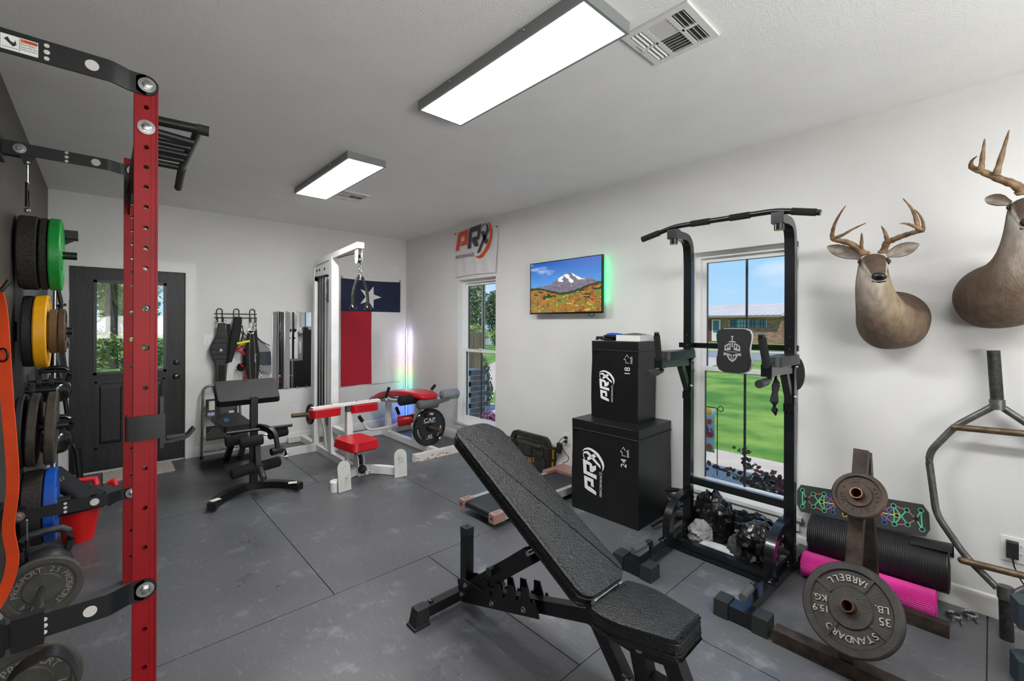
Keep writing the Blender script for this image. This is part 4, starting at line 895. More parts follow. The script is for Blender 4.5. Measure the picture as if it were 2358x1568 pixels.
# flag
fg = thing('wall_flag', 'hanging flag with a white star on dark blue over red and white fields', 'flag', (2.83, YB, .63))
def cloth(x, z):
    t = (2.12-z)/1.5; u = (x-2.386)/.89
    y = YB-.020-.010*sin(u*9+2.2*t)*t-.008*sin(u*17+5*t)*t-.010*(fbm(u*4, t*5)-.5)*t
    for c in (.22, .5, .76): y += .0035*math.exp(-((t-c)/.012)**2)
    y += .003*math.exp(-((u-.55-.3*t)/.02)**2)
    return y, .012*sin(pi*u)*(-1 if z > 2 else .3)*(1 if z > 2 else t)
def panel(x0, x1, z0, z1, nu, nv):
    def f(u, v):
        x, z = x0+(x1-x0)*u, z0+(z1-z0)*v; y, dz = cloth(x, z); return Vector((x, y, z+dz))
    return MB().grid(f, nu, nv)
M_FB = mat('navy_cloth', '#17203f', .75, bump=.1, bs=300); M_FR = mat('crimson_cloth', '#b0142c', .75, bump=.1, bs=300); M_FW = mat('white_cloth', '#dfe0e0', .75, bump=.1, bs=300)
panel(2.384, 3.280, 1.668, 2.122, 50, 26).build('blue_stripe', M_FB, fg, fix=False, ang=80); panel(2.386, 2.828, .635, 1.668, 36, 60).build('red_stripe', M_FR, fg, fix=False, ang=80); panel(2.828, 3.272, .635, 1.668, 36, 60).build('white_stripe', M_FW, fg, fix=False, ang=80)
panel(2.380, 3.284, 2.122, 2.156, 50, 3).build('header_tape', M_FW, fg, fix=False, ang=80)
sp = [((.175 if k % 2 == 0 else .067)*cos(2*pi*k/10), (.175 if k % 2 == 0 else .067)*sin(2*pi*k/10)) for k in range(10)]
b = MB(); b.raw([(2.80, cloth(2.80, 1.88)[0]-.003, 1.88)]+[(2.80+x, cloth(2.80+x, 1.88+z)[0]-.003, 1.88+z+cloth(2.8+x, 1.88+z)[1]) for x, z in sp], [(0, k+1, (k+1) % 10+1) for k in range(10)]); b.build('star', M_FW, fg, fix=False, smooth=False)
for x in (2.395, 3.27):
    MB().tube(arc((x, YB-.026, 2.139), .009, 0, 2*pi, 12, (1, 0, 0), (0, 0, 1)), .003, 6).build('grommet', mat('brass', '#9a8350', .35, metal=1), fg); MB().cyl((x, YB-.034, 2.141), (x, YB, 2.141), .0035, 8).build('nail', M_BLACK, fg)
# hook rack with belts and straps
hr = thing('wire_hook_rack', 'black wire rack with three loop hooks on the back wall', 'hook rack', (1.15, YB, 1.58))
for z in (1.607, 1.562): MB().cyl((.934, YB-.012, z), (1.367, YB-.012, z), .005, 8).build('rail', M_BLACK, hr)
for x in (.984, 1.152, 1.318):
    P = [(x-.027, YB-.018, 1.53), (x-.027, YB-.018, 1.64)]+arc((x, YB-.018, 1.64), .027, pi, 0, 8, (1, 0, 0), (0, 0, 1))+[(x+.027, YB-.018, 1.53)]
    h = MB(); h.tube(P, .0048, 8)
    for s in (-1, 1): h.tube(fillet([(x+.027*s, YB-.018, 1.54), (x+.027*s, YB-.02, 1.512), (x+.027*s, YB-.075, 1.51), (x+.027*s, YB-.08, 1.57)], .012, 3), .0048, 8)
    h.build('hook', M_BLACK, hr)
def strip(outl, y0, th, bow=.0):
    """soft strap: outline of (x_left,x_right,z) rows made into a padded slab"""
    rings = []
    for xl, xr, z in outl:
        xm, hw = (xl+xr)/2, (xr-xl)/2; yb = y0-bow*sin(pi*(outl[0][2]-z)/(outl[0][2]-outl[-1][2])); r = []
        for k in range(16):
            a = 2*pi*k/16; sx = math.copysign(abs(cos(a))**.35, cos(a)); sy = math.copysign(abs(sin(a))**.7, sin(a)); r.append((xm+hw*sx, yb+th/2*sy, z))
        rings.append(r)
    return MB().loft(rings)
M_GBELT = mat('charcoal_belt_fabric', '#3a3a3a', .75, var=.15, vs=30, bump=.3, bs=260); M_BBELT = mat('black_belt_fabric', '#131416', .75, var=.2, vs=30, bump=.3, bs=260)
b1 = thing('lifting_belt', 'wide charcoal lifting belt with a white cross hanging from the left hook', 'belt', (.98, 5.96, .78))
strip([(.955, 1.03, 1.50), (.952, 1.03, 1.45), (.945, 1.035, 1.38), (.925, 1.04, 1.32), (.895, 1.045, 1.26), (.882, 1.045, 1.2), (.885, 1.045, 1.16), (.905, 1.045, 1.1), (.928, 1.045, 1.04), (.935, 1.045, .98), (.935, 1.04, .88), (.935, 1.035, .80), (.94, 1.03, .78)], 5.955, .03).build('belt_body', M_GBELT, b1, ang=60)
for z, x0 in ((1.33, .93), (1.275, .905), (1.2, .888), (1.145, .895), (1.09, .915)): MB().bb(x0, 1.04, 5.936, 5.941, z-.004, z+.004).bevel(.001, 1).build('stitched_seam', M_BBELT, b1)
strip([(.965, 1.02, 1.02), (.965, 1.02, .8)], 5.936, .012).build('velcro_tail', M_BBELT, b1, ang=60)
strip([(1.032, 1.075, 1.49), (1.036, 1.082, 1.42), (1.05, 1.095, 1.33), (1.045, 1.10, 1.2), (1.04, 1.09, 1.1), (1.02, 1.06, 1.04)], 5.945, .02).build('side_band', M_BBELT, b1, ang=60)
x = MB(); x.bb(.979, .989, 5.932, 5.935, 1.175, 1.21); x.bb(.967, 1.001, 5.932, 5.935, 1.188, 1.197); x.build('white_cross', M_PAPER, b1, smooth=False)
for x_ in (.958, 1.03): MB().tube(arc((x_, 5.965, 1.51), .02, 0, 2*pi, 14, (1, 0, 0), (0, .3, 1)), .004, 6).build('d_ring', M_CHROME, b1)
b2 = thing('ab_strap', 'long slanting black padded strap hanging from the middle hook', 'strap', (1.12, 5.94, 1.05))
strip([(1.118, 1.185, 1.573), (1.10, 1.188, 1.52), (1.085, 1.18, 1.42), (1.07, 1.165, 1.33), (1.06, 1.145, 1.24), (1.06, 1.115, 1.15), (1.045, 1.085, 1.05)], 5.925, .03).build('pad', M_BBELT, b2, ang=60)
MB().tube([(1.19, 5.93, 1.47), (1.205, 5.93, 1.38), (1.18, 5.925, 1.28), (1.145, 5.92, 1.24)], .009, 8).build('side_webbing', M_FABRIC, b2)
b3 = thing('resistance_tube', 'resistance tube with neon yellow grips on black straps between the belts', 'resistance tube', (1.19, 5.93, 1.23))
M_NEON = mat('neon_yellow_grip', '#d8ea12', .5)
MB().cyl((1.135, 5.91, 1.262), (1.262, 5.90, 1.29), .0145, 14).bevel(.003, 1, 60).build('grip', M_NEON, b3); MB().cyl((1.125, 5.93, 1.242), (1.215, 5.93, 1.262), .0135, 14).build('grip', M_NEON, b3)
for P in ([(1.18, 5.93, 1.41), (1.20, 5.92, 1.33), (1.225, 5.905, 1.285)], [(1.19, 5.93, 1.40), (1.235, 5.925, 1.35), (1.26, 5.90, 1.30)], [(1.175, 5.93, 1.39), (1.145, 5.93, 1.32), (1.13, 5.92, 1.25)]): MB().tube(P, .005, 6).build('strap', M_FABRIC, b3)
M_REDS = mat('red_webbing', '#b81c26', .6, var=.1, vs=20)
b4 = thing('ankle_straps', 'black cuffs with red webbing hanging behind the yellow grips', 'straps', (1.18, 5.94, .80))
for P, w_ in (([(1.25, 5.955, 1.24), (1.19, 5.95, 1.225), (1.14, 5.945, 1.185), (1.20, 5.94, 1.16), (1.235, 5.94, 1.11)], .014), ([(1.17, 5.94, 1.03), (1.2, 5.93, .99), (1.235, 5.935, .955)], .009), ([(1.235, 5.94, .95), (1.232, 5.94, .87), (1.24, 5.94, .79)], .010)): MB().tube(P, w_, 8).build('webbing', M_REDS, b4)
strip([(1.205, 1.25, 1.2), (1.205, 1.25, 1.1), (1.21, 1.25, .98)], 5.955, .03).build('cuff_strap', M_BBELT, b4, ang=60); MB().lathe([(.038, -.03), (.045, 0), (.038, .03), (.034, .03), (.04, 0), (.034, -.03), (.038, -.03)], 20, frame((1.185, 5.95, .985), (1, 0, 0), None, (.4, -.5, .75))).build('cuff', M_BBELT, b4)
MB().bb(1.165, 1.25, 5.92, 5.97, .785, .805).bevel(.006, 2).build('foot_loop', M_REDS, b4)
b5 = thing('dip_belt', 'black dip belt with pale piping and a chain hanging from the right hook', 'belt', (1.29, 5.92, .76))
strip([(1.25, 1.325, 1.41), (1.237, 1.345, 1.36), (1.232, 1.35, 1.27), (1.222, 1.365, 1.17), (1.217, 1.372, 1.1), (1.22, 1.37, 1.02), (1.235, 1.362, .93), (1.245, 1.357, .84), (1.25, 1.35, .77)], 5.915, .03).build('belt_body', M_BBELT, b5, ang=60)
for dx in (-.03, .025): MB().tube([(1.285+dx*.6, 5.898, 1.38), (1.29+dx, 5.896, 1.2), (1.295+dx*1.2, 5.896, 1.08), (1.30+dx, 5.897, .9), (1.302+dx*.9, 5.898, .78)], .0028, 5).build('piping', mat('tan_piping', '#8a8872', .6), b5)
MB().text('Dmoose', frame((1.312, 5.8955, 1.135), (0, 0, -1), None, (0, -1, 0)), .028, .001).build('lettering', M_PAPER, b5, smooth=False)
MB().tube(arc((1.275, 5.90, 1.405), .03, 0, 2*pi, 18, (1, 0, 0), (0, .2, 1)), .005, 8).build('d_ring', M_CHROME, b5)
def chain(par, p, q, n, s=.011, sag=0):
    p, q = V(p), V(q); d = (q-p).normalized()
    for i in range(n):
        c = p+(q-p)*((i+.5)/n); L = (q-p).length/n*.72
        sd = d.cross(Vector((0, 1, 0) if i % 2 else (1, .2, 0))).normalized()
        P = [c+d*L*cos(a)+sd*s*.62*sin(a) for a in [2*pi*k/10 for k in range(10)]]
        MB().tube(P, .0026, 5, closed=True).build('chain_link', M_CHROME, par)
chain(b5, (1.30, 5.94, 1.52), (1.29, 5.91, 1.42), 4); chain(b5, (1.335, 5.94, 1.50), (1.33, 5.92, 1.41), 3); chain(b5, (1.385, 5.92, .99), (1.385, 5.92, .82), 6)
MB().bb(1.345, 1.42, 5.895, 5.955, .80, .82).bevel(.006, 2).build('red_end', M_REDS, b5)
b6 = thing('mesh_bag', 'grey mesh drawstring bag with a dark band hanging at the right end of the hooks', 'bag', (1.43, 5.96, .9))
M_MESH = mat('grey_mesh', '#8a8c8d', .8, var=.3, vs=160); M_NAVY = mat('dark_slate_nylon', '#2b333c', .5, var=.2, vs=20, bump=.3, bs=60)
strip([(1.345, 1.365, 1.33), (1.35, 1.42, 1.27), (1.35, 1.49, 1.2), (1.352, 1.505, 1.155)], 5.985, .035).build('mesh_top', M_MESH, b6, ang=60)
strip([(1.352, 1.505, 1.155), (1.36, 1.51, 1.08), (1.365, 1.512, .995)], 5.98, .05).build('dark_band', M_NAVY, b6, ang=60); strip([(1.365, 1.512, .995), (1.375, 1.515, .94), (1.43, 1.512, .90), (1.50, 1.51, .885)], 5.985, .035).build('mesh_bottom', M_MESH, b6, ang=60)
MB().tube([(1.34, 5.965, 1.52), (1.345, 5.965, 1.42), (1.352, 5.965, 1.33), (1.40, 5.955, 1.28), (1.49, 5.95, 1.225)], .006, 6).build('drawstring', M_FABRIC, b6)
# step ladder leaning on the wall
M_GREYF = mat('scuffed_grey_tube', '#77797a', .35, metal=.5, var=.35, vs=18)
sl = thing('step_ladder', 'folded grey step ladder with black treads standing against the back wall', 'step ladder', (1.0, 5.93, 0))
P = fillet([(.80, 5.90, 0), (.818, 5.95, .795), (1.165, 5.95, .795), (1.185, 5.90, 0)], .075, 5)
MB().tube(P, .013, 12).build('frame', M_GREYF, sl)
MB().tube([(.828, 5.925, .07), (1.158, 5.925, .07)], .011, 10).build('cross_tube', M_GREYF, sl); MB().tube([(.835, 5.93, .455), (1.155, 5.93, .455)], .009, 10).build('cross_tube', M_GREYF, sl)
M_TREAD = mat('ribbed_black_tread', '#1d1d1e', .6)
for z0, z1, yb in ((.45, .645, 5.945), (.19, .345, 5.92)):
    td = MB().box((.994, yb, (z0+z1)/2), (.30, .018, z1-z0), Matrix.Rotation(-.15, 4, 'X')).bevel(.006, 2).build('tread', M_TREAD, sl)
    for i in range(11):
        x_ = .86+i*.027; MB().box((x_, yb-.0105, (z0+z1)/2), (.006, .005, (z1-z0)*1.05), Matrix.Rotation(-.15, 4, 'X') @ Matrix.Rotation(.75, 4, 'Y')).build('tread_rib', mat('grey_rib', '#77756f', .6), td, smooth=False)
for a, c, h in (((.868, .925, .525, .625), '#d8dccb', 0), ((.855, .93, .465, .498), '#b9c9dd', 0), ((1.06, 1.11, .47, .495), '#dddddd', 0)): MB().bb(a[0], a[1], 5.919, 5.924, a[2], a[3]).build('instruction_label', mat('label_'+c[1:], c, .5, var=.15, vs=60), sl, smooth=False)
for x_ in (.80, 1.185): MB().cyl((x_, 5.90, .0), (x_, 5.905, .03), .017, 10).build('foot', M_RUBBER, sl)
# ---------------------------------------------------------------- white cable tower
ct = thing('cable_tower', 'white lat pulldown tower with red seat and thigh pads', 'weight machine', (1.87, 4.8, 0))
cx_ = 1.87
def wb(p, q, w, h, n='frame_tube', m=M_WHITE, par=None, up=(0, 0, 1), bv=.004): return MB().beam(p, q, w, h, up).bevel(bv, 1).build(n, m, par or ct)
wb((cx_, 6.0, .04), (cx_, 4.2, .04), .062, .074, 'base_rail'); wb((1.52, 5.41, .04), (2.22, 5.41, .04), .07, .078, 'cross_foot'); wb((1.52, 5.41, .028), (1.58, 5.41, .028), .074, .056, 'end_cap')
wb((1.70, 5.97, .04), (2.05, 5.97, .04), .06, .07, 'rear_foot')
A = [V(x, 3.95+.31*sin(pi*(x-1.57)/.58)**.8 if 1.57 < x < 2.15 else 3.95, .045) for x in [1.565+.02*i+.0 for i in range(30)]]
MB().bar(A, .055, .075).build('front_arc_foot', M_WHITE, ct, ang=30)
M_SCW = mat('scratched_white_paint', '#dcdcd8', .45, var=.1, vs=7, col2='#c9c8c3')
for x0, x1, tl in ((1.528, 1.65, .05), (2.082, 2.205, -.06)):
    w_ = x1-x0; pl = [(-w_/2, 0), (w_/2, 0), (w_/2, .205)]+[(w_/2*cos(a), .205+.062*sin(a)) for a in [pi*k/8 for k in range(1, 8)]]+[(-w_/2, .205)]
    fp = MB().prism(pl, .012, frame(((x0+x1)/2, 3.922, .002), (1, tl*3, 0), None, (tl*3, -1, .10))).bevel(.002, 1).build('foot_plate', M_SCW, ct)
    rnd = random.Random(int(x0*100)); MM = frame(((x0+x1)/2, 3.922, .002), (1, tl*3, 0), None, (tl*3, -1, .10))
    for k in range(7):
        px_, pz_ = rnd.uniform(-.035, .02), rnd.uniform(.03, .19); P = [MM @ Vector((px_+.010*i*rnd.uniform(-.4, .9), pz_+.011*i, .0122)) for i in range(5)]
        MB().tube(P, .0009, 4).build('scuff_mark', mat('dark_scuff', '#3b3a38', .7), fp)
MB().lathe([(0, 0), (.05, 0), (.05, .085), (.044, .092), (0, .092)], 20, Matrix.Translation((1.535, 3.99, 0))).build('foot_cap', M_WHITE, ct)
fu = wb((cx_, 4.93, .075), (cx_, 4.93, 2.23), .08, .08, 'front_upright', up=(0, 1, 0)); wb((cx_, 5.475, .08), (cx_, 5.475, 2.06), .06, .06, 'rear_upright', up=(0, 1, 0))
MB().bar(fillet([(cx_, 5.475, 2.0), (cx_, 5.475, 2.21), (cx_, 4.235, 2.275)], .13, 6), .06, .07, (1, 0, 0)).bevel(.003, 1).build('top_arm', M_WHITE, ct, ang=30)
gp_ = MB().prism([(4.97, 2.19), (5.40, 2.16), (5.43, 2.05), (4.97, 2.05)], .006, Matrix(((0, 0, 1, cx_-.034), (1, 0, 0, 0), (0, 1, 0, 0), (0, 0, 0, 1)))).build('gusset_plate', M_WHITE, ct, smooth=False)
for y_ in (5.36, 5.27, 5.11): MB().lathe([(0, 0), (.014, 0), (.014, .006), (0, .008)], 8, frame((cx_-.034, y_, 2.115), (0, 1, 0), None, (-1, 0, 0))).build('bolt', M_BLACK, gp_)
wb((cx_, 5.40, 2.045), (cx_, 5.15, 2.045), .05, .02, 'rod_bracket', M_BLACK)
for y_ in (5.39, 5.31, 5.23): MB().cyl((cx_, y_, .50), (cx_, y_, 2.04), .011, 10).build('guide_rod', mat('dark_steel_rod', '#55565a', .25, metal=.9), ct)
M_CAB = mat('black_cable', '#1a1a1a', .5)
for P in ([(cx_, 5.13, .47), (cx_, 5.13, 2.1)], [(cx_, 5.03, .30), (cx_, 5.03, 2.0)], [(cx_, 4.88, 2.215), (cx_, 4.345, 2.205)], [(cx_, 4.86, .105), (cx_, 4.27, .10)]): MB().tube(P, .0035, 6).build('cable', M_CAB, ct)
def pulley(par, c, r, w=.018, nrm=(1, 0, 0), m=M_BLACK): return MB().lathe([(.006, -w/2), (r, -w/2), (r*.9, -w*.12), (r*.9, w*.12), (r, w/2), (.006, w/2)], 24, frame(c, Vector(nrm).cross(Vector((.1, .2, 1))), None, nrm)).build('pulley', m, par)
pb_ = MB(); pb_.prism([(5.03+.05*cos(a), 1.945+.05*sin(a)) for a in [pi*k/8 for k in range(9)]]+[(5.0, 1.86)]+[(5.03+.05*cos(a), 1.78+.05*sin(a)) for a in [pi+pi*k/8 for k in range(9)]]+[(5.06, 1.86)], .008, Matrix(((0, 0, 1, cx_-.03), (1, 0, 0, 0), (0, 1, 0, 0), (0, 0, 0, 1)))); pbo = pb_.build('pulley_block', mat('dark_grey_steel', '#3b3c3d', .45, metal=.4), ct)
pulley(pbo, (cx_, 5.03, 1.945), .052); pulley(pbo, (cx_, 5.03, 1.78), .052)
hp = MB(); hp.prism([(4.285+.035*cos(a), 2.14+.045*sin(a)) for a in [pi+pi*k/10 for k in range(11)]]+[(4.32, 2.25), (4.25, 2.25)], .005, Matrix(((0, 0, 1, cx_-.025), (1, 0, 0, 0), (0, 1, 0, 0), (0, 0, 0, 1)))); hp.prism([(4.285+.035*cos(a), 2.14+.045*sin(a)) for a in [pi+pi*k/10 for k in range(11)]]+[(4.32, 2.25), (4.25, 2.25)], .005, Matrix(((0, 0, 1, cx_+.02), (1, 0, 0, 0), (0, 1, 0, 0), (0, 0, 0, 1)))); hpo = hp.build('tip_bracket', M_WHITE, ct, smooth=False); hpo['kind'] = 'stuff'
pulley(hpo, (cx_, 4.285, 2.145), .045); MB().ball((cx_, 4.245, 2.13), .016, 12, 8).build('cable_stop', M_CHROME, ct)
pulley(ct, (cx_, 5.10, .52), .06); pulley(ct, (cx_, 5.09, .40), .055)
# peg with small plate
MB().tube([(1.52, 5.2, .487), (1.86, 5.2, .47)], .024, 16).build('plate_peg', mat('worn_brass_peg', '#6a5a45', .4, metal=.7, var=.3, vs=12), ct)
pl = thing('weight_plate', 'small dark iron plate on the white tower peg', 'weight plate', M=frame((1.70, 5.2, .478), (0, 1, 0), None, (-1, 0, .05)))
MB().lathe([(.026, -.03), (.108, -.03), (.114, -.024), (.114, -.004), (.108, 0), (.092, 0), (.088, -.007), (.055, -.007), (.05, -.001), (.026, -.001), (.026, -.03)], 40).build('disc', M_IRON, pl, w=False, ang=25); MB().lathe([(.0255, -.031), (.034, -.031), (.034, .003), (.0255, .003), (.0255, -.031)], 24).build('hub', M_IRON, pl, w=False)
# gussets at the foot
for P in ([(cx_, 5.5, .50), (cx_, 5.35, .44), (cx_, 5.20, .30), (cx_, 5.14, .08)], [(cx_, 5.51, .42), (cx_, 5.56, .28), (cx_, 5.50, .08)]): MB().bar(fillet(P, .12, 5), .05, .022, (1, 0, 0)).build('curved_brace', M_WHITE, ct, ang=40)
MB().prism([(5.10, .08), (4.98, .08), (4.98, .42), (5.10, .46), (5.16, .46), (5.22, .36)], .01, Matrix(((0, 0, 1, cx_), (1, 0, 0, 0), (0, 1, 0, 0), (0, 0, 0, 1)))).build('side_plate', mat('yellowed_white', '#dcd8c6', .5, var=.1, vs=6), ct, smooth=False)
MB().ball((cx_-.03, 5.13, .44), (.016, .016, .016), 10, 8).build('cable_end', mat('rusty_brass', '#a8863a', .4, metal=.7), ct)
wb((cx_, 4.9, .345), (cx_, 4.54, .345), .055, .06, 'link_beam'); wb((cx_, 4.51, .075), (cx_, 4.51, .60), .06, .06, 'thigh_post', up=(0, 1, 0)); wb((cx_, 4.51, .59), (cx_, 4.51, .675), .062, .062, 'adjuster_sleeve', mat('brushed_grey', '#6f7071', .35, metal=.6), up=(0, 1, 0))
wb((1.50, 4.51, .665), (2.20, 4.51, .672), .075, .022, 'pad_bar')
for x0, x1 in ((1.478, 1.768), (1.876, 2.168)):
    MB().prism(rrect(x1-x0, .15, .05, 5), .075, Matrix.Translation(((x0+x1)/2, 4.50, .578))).bevel(.02, 3, 50).build('thigh_pad', M_RED, ct)
    for k in (.25, .75): MB().lathe([(0, 0), (.008, 0), (.008, .004), (0, .005)], 8, Matrix.Translation((x0+(x1-x0)*k, 4.51, .682))).build('bolt', M_BLACK, ct)
b = MB().prism(rrect(.30, .40, .06, 5), .075, Matrix.Translation((1.80, 4.16, .315)) @ rotz(.12), .93).bevel(.018, 3, 50); seat = b.build('seat', M_RED, ct)
MB().prism(rrect(.27, .37, .05, 5), .012, Matrix.Translation((1.80, 4.16, .304)) @ rotz(.12)).build('seat_board', M_BLACK, seat)
wb((cx_-.01, 4.5, .27), (1.83, 4.14, .285), .045, .045, 'seat_beam'); MB().tube([(1.80, 4.28, .31), (1.83, 4.27, .24), (1.855, 4.25, .15)], .009, 8).build('cable_hose', M_CAB, ct)
for x_ in (cx_-.035, cx_+.022): MB().prism([(4.255+.055*cos(a), .15+.055*sin(a)) for a in [pi*k/10 for k in range(11)]]+[(4.20, .06), (4.31, .06)], .010, Matrix(((0, 0, 1, x_), (1, 0, 0, 0), (0, 1, 0, 0), (0, 0, 0, 1)))).build('pulley_cheek', M_WHITE, ct)
pulley(ct, (cx_, 4.255, .15), .05); MB().ball((1.865, 4.17, .075), (.042, .042, .042), 16, 12).build('rubber_stop', M_RUBBER, ct)
MB().tube(arc((1.885, 4.10, .06), .022, 0, 2*pi, 14, (1, 0, 0), (0, .6, .8)), .005, 6).build('snap_hook', M_CHROME, ct)
# rope attachment
ra = thing('triceps_rope', 'twisted black rope with two end knobs hanging from the tower arm', 'rope', (cx_, 4.25, 1.62))
chain(ra, (cx_, 4.245, 2.115), (cx_-.002, 4.245, 2.04), 3, .014); MB().tube([V(cx_+.011*cos(a), 4.245, 2.012+.036*sin(a)) for a in [2*pi*k/16 for k in range(17)]], .0045, 6).build('carabiner', M_CHROME, ra); MB().lathe([(.012, -.02), (.02, -.02), (.02, .02), (.012, .02)], 14, frame((cx_, 4.25, 1.965), (1, 0, 0), None, (0, 0, 1))).build('swivel', M_CHROME, ra)
M_ROPE = mat('braided_black_rope', '#2a2b29', .6, var=.3, vs=60)
for s, xe in ((-1, 1.80), (1, 1.95)):
    p0, p1 = V(cx_+.018*s, 4.25, 1.965), V(xe, 4.25, 1.665); n = 56
    for j in range(3):
        P = []
        for i in range(n+1):
            t = i/n; c = p0+(p1-p0)*t+Vector((.022*s*sin(pi*t), 0, 0)); a = t*26+j*2*pi/3; P.append(c+Vector((.0085*cos(a), .0085*sin(a), 0)))
        MB().tube(P, .0088, 6).build('rope_strand', M_ROPE, ra)
    MB().lathe([(.012, .04), (.018, .03), (.034, .006), (.036, -.004), (.03, -.012), (.024, -.008), (0, -.004)], 20, frame(p1-Vector((0, 0, .012)), (1, 0, 0), None, (0, .25, 1))).build('end_knob', M_GLOSSBLK, ra)
# ---------------------------------------------------------------- white leg curl machine
lc = thing('leg_curl_machine', 'white leg curl machine with a long red pad beside the tower', 'weight machine', (2.8, 4.9, 0))
q = 2.80
def wl(p, r_, w, h, n='frame_tube', m=M_WHITE, up=(0, 0, 1)): return MB().beam(p, r_, w, h, up).bevel(.004, 1).build(n, m, lc)
wl((q, 5.62, .04), (q, 4.28, .04), .06, .072, 'base_rail'); wl((2.48, 4.25, .04), (3.14, 4.25, .04), .07, .078, 'front_foot', mat('rust_spotted_white', '#e2e0da', .45, var=.04, vs=5, col2='#dcd9d0')); wl((2.06, 5.62, .04), (3.27, 5.62, .04), .065, .072, 'rear_foot')
M_RUST = mat('rust', '#8a4b22', .9, var=.3, vs=40); rnd = random.Random(4)
for k in range(16):
    x_ = 2.49+.45*rnd.random()**1.8; z_ = .006+.05*rnd.random()**1.6; a = rnd.uniform(0, 3)
    MB().prism([(.012*rnd.uniform(.3, 1)*cos(a+2*pi*i/7)*1.6, .008*rnd.uniform(.3, 1)*sin(a+2*pi*i/7)) for i in range(7)], .0006, frame((x_, 4.2149, z_), (1, 0, 0), None, (0, -1, 0))).build('rust_spot', M_RUST, lc, smooth=False)
wl((q, 5.46, .07), (q, 5.46, .46), .062, .062, 'rear_post', up=(0, 1, 0)); wl((q, 4.78, .07), (q, 4.68, .56), .062, .062, 'front_post', up=(0, 1, 0)); wl((q, 5.62, .475), (q, 4.66, .565), .06, .062, 'top_beam')
# red pad: cross sections along y
rings = []
for y_, z_, w_, th in ((5.84, .475, .09, .04), (5.80, .495, .125, .06), (5.62, .545, .15, .075), (5.46, .60, .165, .08), (5.30, .64, .17, .08), (5.05, .67, .17, .08), (4.75, .70, .165, .08), (4.55, .70, .15, .075), (4.45, .69, .12, .06), (4.42, .68, .09, .04)):
    rings.append([(q+w_*math.copysign(abs(cos(a))**.4, cos(a)), y_, z_-.04+th/2*math.copysign(abs(sin(a))**.55, sin(a))) for a in [2*pi*k/24 for k in range(24)]])
MB().loft(rings).build('body_pad', M_RED, lc, ang=60, subsurf=1)
M_FOAMG = mat('grey_foam', '#5c5d5d', .6, var=.2, vs=60, bump=.4, bs=400)
def roller(par, p, r_, r, m, n='foam_roller'):
    p, r_ = V(p), V(r_); L = (r_-p).length; return MB().lathe([(0, 0), (.008, 0), (.008, -.004), (r-.008, -.001), (r, .008), (r, L-.008), (r-.008, L), (0, L)], 28, frame(p, (r_-p).cross(Vector((0, 0, 1))), None, r_-p)).build(n, m, par, ang=50)
roller(lc, (2.655, 4.45, .567), (2.905, 4.45, .567), .056, M_FOAMG); roller(lc, (2.505, 4.62, .61), (2.735, 4.62, .615), .057, M_FOAM); roller(lc, (3.07, 4.6, .62), (3.305, 4.6, .62), .062, mat('pale_grey_foam', '#86888a', .55, var=.15, vs=60, bump=.4, bs=400))
MB().cyl((2.60, 4.62, .612), (3.2, 4.6, .62), .012, 10).build('roller_axle', M_CHROME, lc); wl((2.92, 4.46, .57), (3.12, 4.52, .585), .03, .045, 'roller_bracket', mat('brushed_grey', '#6f7071', .35, metal=.6)); wl((2.83, 4.50, .62), (2.80, 4.56, .40), .05, .03, 'lever_arm', M_BLACK, (1, 0, 0)); wl((2.80, 4.56, .45), (2.80, 4.5, .27), .05, .03, 'lever_arm', M_BLACK, (1, 0, 0))
for x_ in (2.76, 2.88): MB().prism([(.05*cos(a), .05*sin(a)) for a in [2*pi*k/20 for k in range(20)]], .012, frame((x_, 4.58, .60), (0, 1, 0), None, (1, 0, 0))).build('pivot_plate', M_WHITE, lc)
MB().tube([(2.81, 4.56, .289), (2.81, 4.22, .289)], .0245, 16).build('plate_peg', mat('worn_brass_peg', '#6a5a45', .4, metal=.7), lc)
for s, x_ in ((-1, 2.60), (1, 2.99)):
    MB().tube(fillet([(q+.05*s, 4.98 if s < 0 else 4.7, .565), (x_-.08*s*0, 4.98 if s < 0 else 4.7, .565), (x_-.06*(1 if s < 0 else -.0), 4.98 if s < 0 else 4.7, .60)], .03, 3), .013, 10).build('handle_tube', M_WHITE, lc)
    c = V(2.515, 4.98, .60) if s < 0 else V(2.935, 4.62, .70); MB().tube([c, c+Vector((.048, 0, .125)) if s < 0 else c+Vector((.052, 0, .05))], .0185, 14).build('handle_grip', M_FOAM, lc)
MB().tube([(2.53, 4.98, .57), (2.515, 4.98, .605)], .013, 10).build('handle_tube', M_WHITE, lc)
roller(lc, (2.70, 5.02, .275), (3.06, 4.86, .33), .064, M_RED, 'red_roller'); wl((q, 4.76, .15), (2.86, 4.95, .27), .04, .04, 'roller_arm')
MB().tube(fillet([(2.365, 5.3, .30), (2.425, 5.3, .185), (2.50, 5.3, .158), (2.78, 5.3, .165), (2.88, 5.3, .19), (2.865, 5.3, .31)], .06, 4), .0155, 10).build('low_handle_bar', M_WHITE, lc)
for p, r_ in (((2.325, 5.3, .355), (2.37, 5.3, .285)), ((2.83, 5.3, .40), (2.868, 5.3, .31))): MB().tube([p, r_], .0215, 14).build('handle_grip', M_FOAM, lc)
# forty five pound grip plate
gpz = thing('grip_plate', 'large black grip plate with white letters on the leg curl machine', 'weight plate', M=frame((2.81, 4.452, .289), (1, 0, 0), None, (0, -1, 0)))
R = .2195; b = MB(); b.lathe([(R-.018, -.035), (R-.004, -.033), (R, -.02), (R-.002, -.004), (R-.008, .003), (R-.016, .003), (R-.022, -.006), (R-.022, -.03), (R-.018, -.035)], 64); b.build('rim', M_GLOSSBLK, gpz, w=False, ang=30)
